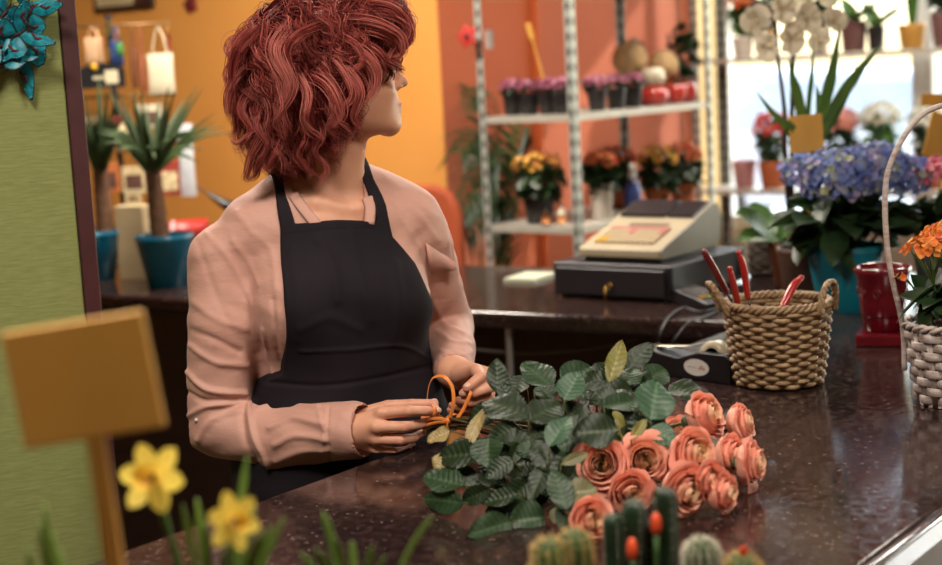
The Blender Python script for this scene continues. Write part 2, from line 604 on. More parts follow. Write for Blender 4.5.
def nets(a, lo, h):
    ins = a < 0
    nx, ny, nz = a.shape
    c = np.zeros((nx - 1, ny - 1, nz - 1), np.int8)
    for dx in (0, 1):
        for dy in (0, 1):
            for dz in (0, 1):
                c += ins[dx:nx - 1 + dx, dy:ny - 1 + dy, dz:nz - 1 + dz]
    cells = np.argwhere((c > 0) & (c < 8))
    idx = np.full(c.shape, -1, np.int64); idx[tuple(cells.T)] = np.arange(len(cells))
    acc = np.zeros((len(cells), 3)); cnt = np.zeros(len(cells))
    corners = [(x, y, z) for x in (0, 1) for y in (0, 1) for z in (0, 1)]
    vals = {co: a[cells[:, 0] + co[0], cells[:, 1] + co[1], cells[:, 2] + co[2]].astype(float) for co in corners}
    for co in corners:
        for ax in range(3):
            if co[ax] == 0:
                c2 = list(co); c2[ax] = 1; c2 = tuple(c2)
                va, vb = vals[co], vals[c2]
                s = (va < 0) != (vb < 0)
                t = np.where(s, va / np.where(np.abs(va - vb) < 1e-12, 1, va - vb), 0)
                p = np.array(co, float)[None, :] + np.zeros((len(cells), 3)); p[:, ax] += t
                acc[s] += p[s]; cnt[s] += 1
    V = lo + h * (cells + acc / np.maximum(cnt, 1)[:, None])
    Q = []
    for ax in range(3):
        b, c_ = (ax + 1) % 3, (ax + 2) % 3
        s0 = [slice(None)] * 3; s1 = [slice(None)] * 3
        s0[ax] = slice(0, -1); s1[ax] = slice(1, None)
        A, Bm = ins[tuple(s0)], ins[tuple(s1)]
        e = np.argwhere(A != Bm)
        e = e[(e[:, b] > 0) & (e[:, c_] > 0) & (e[:, b] < a.shape[b] - 1) & (e[:, c_] < a.shape[c_] - 1)]
        fl = A[tuple(e.T)]
        def cell(db, dc):
            q = e.copy(); q[:, b] -= db; q[:, c_] -= dc
            return idx[tuple(q.T)]
        q = np.stack([cell(1, 1), cell(0, 1), cell(0, 0), cell(1, 0)], 1)
        q[~fl] = q[~fl][:, ::-1]
        Q.append(q)
    return V, np.concatenate(Q)

def polysdf(px, py, poly):
    "signed distance of points to a polygon, negative inside"
    poly = np.asarray(poly, float); n = len(poly)
    d = np.full(np.broadcast(px, py).shape, 1e9); s = np.ones(d.shape)
    for i in range(n):
        a, b = poly[i], poly[i - 1]
        e = b - a; wx, wy = px - a[0], py - a[1]
        t = np.clip((wx * e[0] + wy * e[1]) / (e @ e + 1e-12), 0, 1)
        d = np.minimum(d, (wx - e[0] * t) ** 2 + (wy - e[1] * t) ** 2)
        c1 = py >= a[1]; c2 = py < b[1]; c3 = e[0] * wy > e[1] * wx
        s = np.where((c1 & c2 & c3) | (~c1 & ~c2 & ~c3), -s, s)
    return s * np.sqrt(d)
# ------------------------------------------------------------------ the florist
YB = 2.62
Bx = at(335, 300, YB)[0]
YAW = rad(15)
bl = np.array([math.cos(YAW), math.sin(YAW)]); bf = np.array([math.sin(YAW), -math.cos(YAW)])
def bw(a, b, z):
    "body frame (left, forward, up) to room"
    return np.array([Bx + bl[0] * a + bf[0] * b, YB + bl[1] * a + bf[1] * b, z])
BB = np.array([[bl[0], bf[0], 0], [bl[1], bf[1], 0], [0, 0, 1.0]])
def px2az(px, py, b):
    "pixel to body-frame (a, z) on the frontal plane at depth b"
    d = ray(px, py); n = np.array([bf[0], bf[1], 0])
    o = bw(0, b, 0)
    t = ((o - CAM) @ n) / (d @ n)
    P = CAM + d * t
    return np.array([(P[:2] - np.array([Bx, YB])) @ bl, P[2]])

person = thing('person', 'red-haired woman in a pink blouse and black apron tying orange ribbon behind the counter', 'person', (Bx, YB, 0))

def torso(f, o=0.0, arms=True):
    f.ell(bw(0, 0.0, 1.20), (0.150 + o, 0.105 + o, 0.17), 0.04, BB)
    f.ell(bw(0, 0.0, 1.06), (0.128 + o, 0.096 + o, 0.16), 0.05, BB)
    f.capsule(bw(-0.132, 0.0, 1.302), bw(0.136, 0.0, 1.308), 0.046 + o, 0.046 + o, 0.05)
    f.ell(bw(0, -0.005, 1.33), (0.12 + o, 0.075 + o, 0.06 + o), 0.05, BB)
    for s in (-1, 1):
        f.ell(bw(0.072 * s, 0.078, 1.185), (0.066 + o, 0.056 + o, 0.066 + o), 0.05, BB)
        f.capsule(bw(0.035 * s, -0.02, 1.40), bw(0.140 * s, -0.005, 1.318), 0.026 + o, 0.034 + o, 0.045)
    f.ell(bw(0, -0.005, 0.90), (0.168 + o, 0.122 + o, 0.15), 0.06, BB)

O = at(338, 72, 2.60)
HY = rad(9)
hu = np.array([math.cos(HY), math.sin(HY), 0]); hv = np.array([-hu[1], hu[0], 0]); hw = np.array([0, 0, 1.0])
HB = np.stack([hu, hv, hw], 1)
def hd(u, v, w): return O + hu * u + hv * v + hw * w

# arm joints
RS, RE, RW = at(228, 258, 2.575), at(217, 424, 2.565), at(333, 431, 2.455)
LS, LE, LW_ = at(424, 242, 2.67), at(448, 322, 2.80), at(453, 371, 2.59)

lo = at(175, 300, 2.45); hi = at(505, 300, 2.6)
body = Field((lo[0], 2.28, -0.004), (hi[0] + 0.02, 2.90, 1.735), 0.0026)
torso(body)
# legs and feet
for s in (-1, 1):
    body.capsule(bw(0.085 * s, -0.01, 0.86), bw(0.085 * s, 0.0, 0.48), 0.088, 0.058, 0.03)
    body.capsule(bw(0.085 * s, 0.0, 0.48), bw(0.085 * s, -0.02, 0.09), 0.056, 0.036, 0.02)
    body.capsule(bw(0.085 * s, -0.02, 0.035), bw(0.095 * s, 0.13, 0.028), 0.034, 0.026, 0.02)
# neck
body.capsule(at(327, 205, 2.63), at(329, 120, 2.605), 0.052, 0.050, 0.03)
body.capsule(hd(-0.02, -0.038, -0.075), at(346, 200, 2.585), 0.012, 0.009, 0.02)
body.capsule(hd(0.022, -0.01, -0.11), at(350, 190, 2.595), 0.020, 0.013, 0.03)
def hit(f, px, py, y0=2.25, y1=2.88):
    d = ray(px, py); Ys = np.arange(y0, y1, 0.002)
    P = CAM + d[None, :] * (Ys / d[1])[:, None]
    s = f.sample(P)
    k = np.argmax(s < 0.002)
    return P[k] if (s < 0.002).any() else None
for cl in (((342, 208), (318, 203), (296, 200)), ((356, 209), (372, 205), (392, 203))):
    hp = [hit(body, *p) + np.array([0, 0.006, 0]) for p in cl]
    for a_, b_ in zip(hp[:-1], hp[1:]): body.capsule(a_, b_, 0.008, 0.008, 0.016)
# head
body.ell(hd(-0.006, 0, 0.032), (0.099, 0.076, 0.089), 0.02, HB)
body.ell(hd(0.040, 0, -0.02), (0.056, 0.060, 0.078), 0.03, HB)
for s in (-1, 1):
    body.capsule(hd(0.005, 0.052 * s, -0.065), hd(0.080, 0.020 * s, -0.094), 0.020, 0.017, 0.025)
    body.ell(hd(0.058, 0.044 * s, -0.032), (0.030, 0.022, 0.022), 0.022, HB)
for s in (-1, 1):
    body.ell(hd(0.038, 0.034 * s, -0.058), (0.042, 0.030, 0.042), 0.03, HB)
body.ell(hd(0.076, 0, -0.064), (0.025, 0.030, 0.030), 0.02, HB)
body.ell(hd(0.083, 0, -0.094), (0.0185, 0.020, 0.0185), 0.016, HB)
body.capsule(hd(0.088, 0.018, 0.012), hd(0.088, -0.018, 0.012), 0.010, 0.010, 0.018)
for s in (-1, 1):
    body.ell(hd(0.098, 0.032 * s, -0.004), (0.014, 0.018, 0.011), 0.012, HB, op='sub')
    body.ell(hd(0.080, 0.031 * s, -0.004), (0.013, 0.0135, 0.0125), 0.004, HB)
body.capsule(hd(0.088, 0, 0.004), hd(0.1085, 0, -0.021), 0.0075, 0.0085, 0.010)
body.ell(hd(0.1095, 0, -0.0235), (0.0095, 0.0095, 0.0085), 0.006, HB)
for s in (-1, 1):
    body.ell(hd(0.098, 0.012 * s, -0.030), (0.0095, 0.0065, 0.0065), 0.006, HB)
    body.ell(hd(0.1035, 0.006 * s, -0.0365), (0.0045, 0.003, 0.004), 0.002, HB, op='sub')
body.ell(hd(0.0965, 0, -0.0585), (0.0105, 0.021, 0.0058), 0.004, HB)
body.ell(hd(0.0955, 0, -0.0705), (0.0105, 0.018, 0.0062), 0.004, HB)
body.capsule(hd(0.108, 0.016, -0.0645), hd(0.108, -0.016, -0.0645), 0.0022, 0.0022, 0.002, op='sub')
body.capsule(hd(0.103, 0, -0.040), hd(0.106, 0, -0.050), 0.0022, 0.0022, 0.003, op='sub')
body.ell(hd(-0.008, -0.077, -0.012), (0.018, 0.007, 0.030), 0.006, HB)
body.ell(hd(-0.008, 0.077, -0.012), (0.018, 0.007, 0.030), 0.006, HB)
# arms
body.capsule(RS, RE, 0.050, 0.040, 0.03); body.capsule(RE, RW, 0.041, 0.027, 0.012)
body.capsule(LS, LE, 0.048, 0.038, 0.03); body.capsule(LE, LW_, 0.040, 0.027, 0.012)

NPL = lambda X, Y: (X - P0[0]) * N2[0] + (Y - P0[1]) * N2[1]
# hands: every joint listed with its pixel and its distance
def J3(*q): return [at(*p) for p in q]
rh = {
    'index': (J3((381, 413, 2.405), (409, 411, 2.388), (425, 411, 2.40), (437, 410.5, 2.417)), (0.0102, 0.0092, 0.0082, 0.0070)),
    'middle': (J3((377, 427, 2.398), (404, 427, 2.386), (419, 424.5, 2.41), (429, 420, 2.43)), (0.0105, 0.0094, 0.0083, 0.0070)),
    'ring': (J3((376, 439, 2.405), (400, 440, 2.392), (413, 438, 2.415), (422, 433, 2.437)), (0.0100, 0.0090, 0.0080, 0.0068)),
    'little': (J3((377, 450, 2.418), (395, 452, 2.408), (406, 450, 2.43), (413, 446, 2.447)), (0.0092, 0.0080, 0.0070, 0.0062)),
    'thumb': (J3((361, 416, 2.462), (388, 406.5, 2.452), (412, 404.5, 2.440), (434.5, 403.5, 2.428)), (0.0150, 0.0108, 0.0092, 0.0074)),
}
body.capsule(RW, at(358, 430, 2.425), 0.027, 0.020, 0.012)
for kx, rr in (('index', .0140), ('middle', .0150), ('ring', .0140), ('little', .0125)):
    body.capsule(at(350, 430, 2.43), rh[kx][0][0], 0.021, rr - 0.003, 0.012)
for kx in rh:
    body.chain(rh[kx][0], rh[kx][1], 0.0035, 0.0035 if kx != 'thumb' else 0.006)
for kx in ('index', 'middle', 'ring', 'little'):                     # knuckles
    p = rh[kx][0][0]; body.ell(p + np.array([0, -0.005, 0.001]), (0.0088, 0.0078, 0.0085), 0.007)
lh = {
    'index': (J3((489, 374, 2.500), (489, 388, 2.466), (475, 393, 2.458), (463, 393, 2.468)), (0.0104, 0.0094, 0.0084, 0.0072)),
    'middle': (J3((491, 382, 2.518), (489, 398, 2.478), (472, 402, 2.468), (458, 400.5, 2.478)), (0.0104, 0.0094, 0.0084, 0.0072)),
    'ring': (J3((488, 391, 2.535), (483, 406, 2.492), (466, 409, 2.485), (452, 405.5, 2.495)), (0.0098, 0.0090, 0.0080, 0.0068)),
    'little': (J3((482, 397, 2.550), (475, 412, 2.512), (461, 413, 2.508), (450, 410, 2.515)), (0.0090, 0.0080, 0.0070, 0.0062)),
    'thumb': (J3((460, 376, 2.550), (476, 370.5, 2.495), (480.5, 377, 2.466), (467, 388, 2.448)), (0.0150, 0.0115, 0.0098, 0.0080)),
}
for kx, rr in (('index', .0145), ('middle', .0150), ('ring', .0140), ('little', .0130)):
    body.capsule(LW_, lh[kx][0][0], 0.024, rr - 0.003, 0.012)
for kx in lh:
    body.chain(lh[kx][0], lh[kx][1], 0.0035, 0.0035 if kx != 'thumb' else 0.006)

def skin_mat():
    t = NT('skin')
    at_ = t.n('ShaderNodeAttribute'); at_.attribute_name = 'tint'
    base = t.ramp(t.noise(22, 4), [(0.3, srgb('d79a7e')), (0.7, srgb('dfa78b'))])
    c = t.mix(at_.outputs['Fac'], base, srgb('b9635a'))
    t.l(c, t.b.inputs['Base Color'])
    t.b.inputs['Roughness'].default_value = 0.48
    t.b.inputs['Subsurface Weight'].default_value = 0.12
    t.b.inputs['Subsurface Radius'].default_value = (0.010, 0.004, 0.002)
    t.b.inputs['Subsurface Scale'].default_value = 1.0
    t.bump(t.noise(520, 2), 0.08, 0.0006)
    return t.m
M_skin = skin_mat()
X, Y, Z = body.coords()
body.a = np.maximum(body.a, np.where(Z < 0.955, NPL(X, Y) + 0.022, -9).astype(np.float32))
V, Q = body.skin()
lip = HB.T @ (V - O).T
tint = np.exp(-((lip[2] + 0.064) / 0.0105) ** 4) * np.exp(-(lip[1] / 0.024) ** 4) * (lip[0] > 0.092) * 0.9
kn = np.zeros(len(V))
for H in (rh, lh):
    for kx in H:
        for p in H[kx][0][:4]:
            kn = np.maximum(kn, 0.42 * np.exp(-((V - p) ** 2).sum(1) / 0.011 ** 2))
tint = np.maximum(tint, kn)
obj('body', (V, Q), M_skin, person, attr=tint, world=True)

# eyes, brows, nails
M_eye = mat('eye_white', 'dcd6d0', 0.2, var=0)
M_iris = mat('eye_iris', '5a4a34', 0.2, var=0)
M_brow = mat('brow_hair', '5e2a22', 0.6, var=0.1)
for s in (-1, 1):
    e = obj('eye', G().ell(hd(0.0825, 0.031 * s, -0.004), 0.0122), M_eye, person, world=True)
    g = G(); g.ell(hd(0.0915, 0.0315 * s, -0.004), (0.004, 0.0055, 0.0055))
    q = obj('iris', g, M_iris, e, world=True)
    bz = bez([hd(0.094, 0.014 * s, 0.012), hd(0.092, 0.030 * s, 0.018), hd(0.080, 0.048 * s, 0.014)], 8)
    obj('eyebrow', G().tube(bz, np.linspace(0.0032, 0.0012, len(bz)), 6), M_brow, person, world=True)
M_nail = mat('finger_nail', 'e3b3a0', 0.25, var=0.05)
def nail(H, k, toward):
    tip, dip = H[k][0][-1], H[k][0][-2]
    y = unit(tip - dip); z = unit(np.asarray(toward) - y * (np.asarray(toward) @ y)); x = np.cross(y, z)
    r = H[k][1][-1]
    Mm = np.eye(4); Mm[:3, 0] = x; Mm[:3, 1] = y; Mm[:3, 2] = z; Mm[:3, 3] = tip + z * (r * 0.86) - y * 0.001
    g = G().ell((0, 0, 0), (r * 0.66, 0.0062, 0.0018), 7, 12, M=Mm)
    obj('fingernail', g, M_nail, person, world=True)
nail(rh, 'thumb', (-0.3, 0.2, 1)); nail(rh, 'index', (0.2, -1, .3)); nail(rh, 'middle', (0.2, -1, 0.2))
nail(lh, 'thumb', (-0.25, -0.8, 0.65)); nail(lh, 'index', (-0.5, -1, -0.1))

# ---------------------------------------------------------- blouse
sh = Field((lo[0] - 0.01, 2.30, 0.90), (hi[0] + 0.01, 2.90, 1.46), 0.0028)
torso(sh, 0.011)
sh.chain([at(223, 262, 2.575), at(223, 322, 2.56), at(217, 425, 2.56)], [0.053, 0.061, 0.053], 0.012, 0.03)
sh.chain([at(217, 425, 2.56), at(282, 438, 2.505), at(336, 431, 2.455)], [0.053, 0.055, 0.049], 0.008)
sh.capsule(at(331, 432, 2.46), at(353, 430.5, 2.44), 0.0495, 0.0490, 0.002)
sh.capsule(at(216, 256, 2.575), at(213, 275, 2.575), 0.046, 0.042, 0.02)
sh.chain([at(426, 242, 2.67), at(437, 290, 2.72), at(446, 324, 2.78)], [0.046, 0.048, 0.049], 0.02, 0.03)
sh.chain([at(446, 324, 2.78), at(451, 350, 2.68), at(453, 368, 2.605)], [0.050, 0.045, 0.036], 0.01)
X, Y, Z = sh.coords()
sh.a = np.maximum(sh.a, np.where(Z < 0.958, NPL(X, Y) + 0.004, -9).astype(np.float32))
# openings: cuffs, V neck, waist
sh.capsule(at(348, 430.5, 2.444), at(372, 430, 2.425), 0.0415, 0.0415, 0.003, op='sub')
sh.capsule(at(453, 369, 2.60), at(455, 382, 2.55), 0.030, 0.030, 0.003, op='sub')
X, Y, Z = sh.coords()
A_ = (X - Bx) * bl[0] + (Y - YB) * bl[1]; B_ = (X - Bx) * bf[0] + (Y - YB) * bf[1]
Zb = Z + 0 * A_; Ab = A_ + 0 * Z
vp = [px2az(*p) for p in ((286, 150, 0.02), (286, 178, 0.05), (303, 205, 0.07), (331, 243, 0.09), (352, 240, 0.09), (364, 222, 0.08), (364, 190, 0.06), (357, 160, 0.02), (356, 140, 0.0))]
vn = polysdf(Ab, Zb, vp)
keep = np.where(B_ + 0 * Z > 0.0, vn, 9)
sh.a = np.maximum(sh.a, -keep.astype(np.float32))
nk = at(327, 175, 2.63)
sh.capsule(at(327, 205, 2.64), at(329, 120, 2.605), 0.058, 0.060, 0.004, op='sub')

def wrinkle(V, N, f, lines):
    D = np.zeros(len(V))
    for line in lines:
        pts, amp, wd = line
        c = bez(pts, 6) if len(pts) > 2 else np.linspace(pts[0], pts[1], 10)
        H3 = [hit(f, *p) for p in c]; H3 = [h for h in H3 if h is not None]
        if len(H3) < 2: continue
        H3 = np.array(H3)
        box = ((V > H3.min(0) - 3 * wd) & (V < H3.max(0) + 3 * wd)).all(1)
        v = V[box]; best = np.full(len(v), 1e9)
        for a, b in zip(H3[:-1], H3[1:]):
            e = b - a; t = np.clip(((v - a) @ e) / (e @ e + 1e-12), 0, 1)
            best = np.minimum(best, ((v - a - t[:, None] * e) ** 2).sum(1))
        D[box] += amp * np.exp(-best / wd ** 2)
    return V + N * D[:, None]

V, Q = sh.skin()
Nn = sh.normal(V, 0.004)
folds = [
    ([(205, 232), (228, 258), (249, 300), (256, 350)], 0.0022, 0.006),
    ([(196, 240), (214, 290), (232, 330)], -0.0016, 0.007),
    ([(232, 240), (248, 262), (258, 285)], 0.002, 0.006),
    ([(190, 300), (215, 318), (246, 330)], 0.0025, 0.007),
    ([(189, 330), (212, 338), (240, 352)], -0.0036, 0.006),
    ([(188, 345), (215, 362), (248, 366)], 0.0043, 0.006),
    ([(187, 372), (208, 390), (246, 394)], 0.0065, 0.0055),
    ([(186, 392), (206, 401), (236, 401)], -0.0051, 0.005),
    ([(188, 416), (208, 406), (246, 402)], 0.0065, 0.005),
    ([(197, 440), (212, 420), (240, 410)], 0.0043, 0.006),
    ([(249, 404), (252, 432), (268, 467)], 0.0065, 0.0055),
    ([(242, 410), (244, 436), (256, 465)], -0.0045, 0.006),
    ([(258, 408), (282, 404), (318, 406)], 0.0051, 0.006),
    ([(270, 428), (292, 418), (322, 424)], 0.0043, 0.006),
    ([(274, 446), (296, 436), (326, 440)], 0.0043, 0.006),
    ([(276, 462), (300, 452), (328, 452)], 0.0025, 0.006),
    ([(329, 404), (327, 430), (331, 462)], -0.0030, 0.0028),
    ([(318, 412), (324, 430), (322, 452)], 0.0022, 0.004),
    ([(236, 212), (252, 232), (270, 250), (276, 290)], 0.0018, 0.007),
    ([(262, 330), (268, 360), (278, 388)], 0.004, 0.005),
    ([(272, 300), (276, 340), (282, 380)], -0.003, 0.005),
    ([(395, 195), (418, 215), (438, 240)], 0.002, 0.007),
    ([(386, 200), (408, 228), (428, 262)], 0.0018, 0.006),
    ([(446, 212), (452, 236), (455, 262)], -0.003, 0.004),
    ([(430, 292), (442, 320), (462, 332)], 0.003, 0.006),
    ([(436, 330), (452, 340), (470, 342)], 0.003, 0.006),
    ([(440, 350), (456, 356), (472, 352)], 0.0025, 0.005),
]
V = wrinkle(V, Nn, sh, folds)
nz = np.sin(V[:, 0] * 61 + 3 * np.sin(V[:, 2] * 37)) * np.sin(V[:, 2] * 47 + 2 * np.sin(V[:, 1] * 41 + V[:, 0] * 23))
V = V + Nn * (nz * 0.0014)[:, None]
kp = V[:, 2]
def blouse_mat():
    t = NT('dusty_pink_blouse')
    c = t.ramp(t.noise(6, 3), [(0.3, srgb('c59283')), (0.7, srgb('cd9c8d'))])
    t.l(c, t.b.inputs['Base Color']); t.b.inputs['Roughness'].default_value = 0.62
    t.b.inputs['Sheen Weight'].default_value = 0.15
    t.bump(t.noise(1.0, 5, t.mapping((26, 26, 60), rot=(0.5, 0.3, 0.2))), 0.32, 0.006)
    return t.m
M_blouse = blouse_mat()
blouse = obj('blouse', (V, Q), M_blouse, person, world=True)
# collar band along both edges of the V, pocket flap, cuff button
def band(pts, b0, wdt, name):
    P = []
    for (px, py) in pts:
        h = hit(sh, px, py) 
        if h is not None: P.append(h)
    P = bez(np.array(P), 5)
    g = G().tube(P + np.array([0, -0.002, 0]), wdt, 8, flat=0.22, up=(0.1, -1, 0.3))
    return obj(name, g, M_blouse, blouse, world=True)
band([(293, 194), (300, 204), (312, 219), (326, 236)], 0.06, 0.0095, 'collar_band')
band([(367, 197), (370, 207), (370, 214), (369, 224)], 0.06, 0.0095, 'collar_band')
P = []
for t in np.linspace(0, 1, 8):
    row = []
    for q in (0, 0.5, 1):
        a = np.array([426, 243]) * (1 - t) + np.array([455, 262]) * t; b = np.array([430, 272]) * (1 - t) + np.array([457, 270]) * t
        pxy = a * (1 - q) + b * q
        h = hit(sh, min(pxy[0], 447), pxy[1])
        k = max(0, pxy[0] - 447) / 580
        row.append(h + np.array([k, -0.004 - 0.006 * q, 0]))
    P.append(row)
o = obj('pocket_flap', G().grid(P), M_blouse, blouse, world=True)
sm = o.modifiers.new('Solidify', 'SOLIDIFY'); sm.thickness = 0.003
hb = hit(sh, 196, 420)
obj('cuff_button', G().ell(hb, 0.0035, 6, 10), mat('pearl_button', 'd8d4d0', 0.2), blouse, world=True)

# ---------------------------------------------------------- trousers, shoes
trz = Field((Bx - 0.25, 2.36, 0.05), (Bx + 0.25, 2.86, 1.05), 0.005)
trz.ell(bw(0, -0.005, 0.90), (0.180, 0.132, 0.16), 0.05, BB)
trz.ell(bw(0, 0, 1.03), (0.142, 0.110, 0.12), 0.05, BB)
for s in (-1, 1):
    trz.capsule(bw(0.087 * s, -0.01, 0.86), bw(0.087 * s, 0.0, 0.48), 0.100, 0.075, 0.03)
    trz.capsule(bw(0.087 * s, 0.0, 0.48), bw(0.087 * s, -0.02, 0.10), 0.075, 0.062, 0.02)
X, Y, Z = trz.coords(); trz.a = np.maximum(trz.a, (NPL(X, Y) + 0.014 + 0 * Z).astype(np.float32)); trz.a = np.maximum(trz.a, (np.abs(Z - 0.56) - 0.48).astype(np.float32) + 0 * trz.a)
M_dark = mat('dark_navy_cloth', '17151d', 0.8, var=0.15, vscale=30)
obj('trousers', trz.skin(), M_dark, person, world=True)
M_shoe = mat('black_shoe_leather', '121114', 0.35, var=0.1)
for s in (-1, 1):
    g = G().ell(bw(0.09 * s, 0.05, 0.04), (0.05, 0.05, 0.045), 10, 16)
    fsh = Field(bw(0.09 * s, 0.04, 0) - 0.19, bw(0.09 * s, 0.04, 0) + 0.19, 0.006)
    fsh.capsule(bw(0.085 * s, -0.03, 0.045), bw(0.096 * s, 0.14, 0.036), 0.044, 0.036, 0.02)
    fsh.capsule(bw(0.085 * s, -0.02, 0.05), bw(0.085 * s, -0.02, 0.10), 0.042, 0.042, 0.02)
    X, Y, Z = fsh.coords(); fsh.a = np.maximum(fsh.a, (0.001 - Z).astype(np.float32) + 0 * fsh.a)
    obj('shoe', fsh.skin(), M_shoe, person, world=True)

# ---------------------------------------------------------- apron
ap = Field((Bx - 0.27, 2.34, 0.45), (Bx + 0.27, 2.90, 1.46), 0.0028)
torso(ap, 0.018)
ap.capsule(bw(0, 0.085, 1.20), bw(0, 0.085, 1.12), 0.045, 0.035, 0.09)     # the bib bridges the chest
sk = []
ap.ell(bw(0, 0.005, 0.80), (0.200, 0.150, 0.42), 0.06, BB)
X, Y, Z = ap.coords()
A_ = ((X - Bx) * bl[0] + (Y - YB) * bl[1]); B_ = ((X - Bx) * bf[0] + (Y - YB) * bf[1])
Ab = A_ + 0 * Z; Zb = Z + 0 * A_; Bb = B_ + 0 * Z
outline = [(283, 226, .115), (341, 222, .12), (381, 222, .11), (393, 236, .10), (412, 262, .085), (426, 298, .06), (432, 335, .05), (436, 372, .04), (455, 420, .0), (462, 500, .0), (462, 640, 0), (205, 640, 0), (215, 500, .0), (240, 410, .03), (257, 398, .05), (262, 384, .055), (272, 378, .08), (284, 374, .10), (284, 335, .11), (283, 280, .125)]
pa = polysdf(Ab, Zb, [px2az(*p) for p in outline])
front = np.maximum(pa, 0.0 - Bb)
def strap_poly(pts, w):
    return None
sl_ = [px2az(*p) for p in ((283, 230, .115), (299, 229, .115), (287, 196, .07), (283, 172, .02), (284, 145, -.03), (266, 145, -.03), (272, 172, .02), (277, 196, .07))]
sr_ = [px2az(*p) for p in ((380, 225, .11), (394, 236, .10), (386, 205, .075), (374, 178, .04), (365, 155, -.02), (350, 140, -.03), (348, 155, .0), (357, 166, .03), (366, 190, .06))]
st = np.minimum(np.maximum(polysdf(Ab, Zb, sl_), -Bb - 0.06), np.maximum(polysdf(Ab, Zb, sr_), -Bb - 0.06))
stf = np.maximum(ap.a - 0.0, st)
a1 = np.maximum(ap.a, front)
ap.a = np.minimum(a1, stf).astype(np.float32)
ap.a = np.maximum(ap.a, np.where(Z < 0.97, NPL(X, Y) + 0.006, -9).astype(np.float32))
V, Q = ap.skin()
Nn = ap.normal(V, 0.006)
afold = [
    ([(300, 352), (350, 350), (400, 346), (430, 358)], 0.0025, 0.004),
    ([(268, 382), (320, 386), (380, 378), (432, 366)], -0.003, 0.004),
    ([(318, 240), (332, 262), (338, 300)], 0.003, 0.008),
    ([(292, 250), (298, 300), (296, 340)], 0.002, 0.010),
    ([(352, 232), (358, 270), (372, 320)], 0.0025, 0.010),
    ([(395, 262), (400, 300), (396, 340)], 0.003, 0.010),
    ([(300, 330), (330, 318), (360, 330)], 0.002, 0.008),
    ([(284, 235), (330, 230), (380, 229)], -0.0012, 0.0022),
]
V = wrinkle(V, Nn, ap, afold)
V = V + Nn * (0.0016 * np.sin(V[:, 0] * 38 + 2 * np.sin(V[:, 2] * 21)) * np.sin(V[:, 2] * 27 + 1.3))[:, None]
def apron_mat():
    t = NT('black_apron_cotton')
    c = t.ramp(t.noise(9, 3), [(0.3, srgb('1a151b')), (0.7, srgb('221b22'))])
    t.l(c, t.b.inputs['Base Color']); t.b.inputs['Roughness'].default_value = 0.8
    t.b.inputs['Specular IOR Level'].default_value = 0.2
    t.bump(t.noise(700, 2), 0.15, 0.001)
    return t.m
apron = obj('apron', (V, Q), apron_mat(), person, world=True)
apron['label'] = 'black bib apron'
# ---------------------------------------------------------- hair: locks of fine strands over a soft mass
HC = np.array([-0.006, 0, 0.025])
CR = unit([-0.25, 0.42, 0.87]); CX = unit(np.cross([0, 1, 0], CR)); CY = np.cross(CR, CX)
def ell_r(d, c, r):
    "distance from HC along unit directions d to an ellipsoid (0 when missed)"
    o = (HC - np.array(c)) / np.array(r); k = d / np.array(r)
    A = (k * k).sum(-1); B2 = (k * o).sum(-1); C2 = o @ o - 1
    D = B2 * B2 - A * C2
    return np.where(D > 0, (-B2 + np.sqrt(np.maximum(D, 0))) / A, 0)
def scalp_r(d): return ell_r(d, (-0.006, 0, 0.032), (0.099, 0.077, 0.089))
def env_r(d):
    a = ell_r(d, (-0.040, 0, 0.0), (0.143, 0.126, 0.142))
    b = ell_r(d, (0.048, 0, 0.075), (0.076, 0.088, 0.072))
    return np.maximum(a, b)
LW_W = np.array([-0.26, -0.21, -0.135, -0.112, -0.066, -0.03, 0.005, 0.024, 0.05])
LW_U = np.array([-0.030, -0.018, -0.012, 0.020, 0.036, 0.060, 0.086, 0.104, 0.16])
def face_lim(w): return np.interp(w, LW_W, LW_U)

def hairfield():
    lo_, hi_ = O + HB @ np.array([-0.20, -0.15, -0.2]) - 0.03, O + HB @ np.array([0.14, 0.15, 0.2]) + 0.03
    f = Field(np.minimum(lo_, hi_), np.maximum(lo_, hi_), 0.004)
    f.ell(O + HB @ np.array([-0.038, 0, 0.008]), (0.130, 0.114, 0.134), 0.03, HB)
    f.ell(O + HB @ np.array([0.046, 0, 0.074]), (0.058, 0.070, 0.056), 0.03, HB)
    f.ell(O + HB @ np.array([-0.070, 0, -0.085]), (0.068, 0.082, 0.085), 0.03, HB)
    X, Y, Z = f.coords()
    u = (X - O[0]) * hu[0] + (Y - O[1]) * hu[1] + 0 * Z; w_ = Z - O[2] + 0 * u
    f.a = smax(f.a, np.where(w_ < 0.05, u - face_lim(w_) + 0.012, w_ * 0 - 9 + 0).astype(np.float32), 0.0)
    f.a = np.maximum(f.a, np.where(w_ < -0.125, -0.125 - w_, -9).astype(np.float32))
    return f

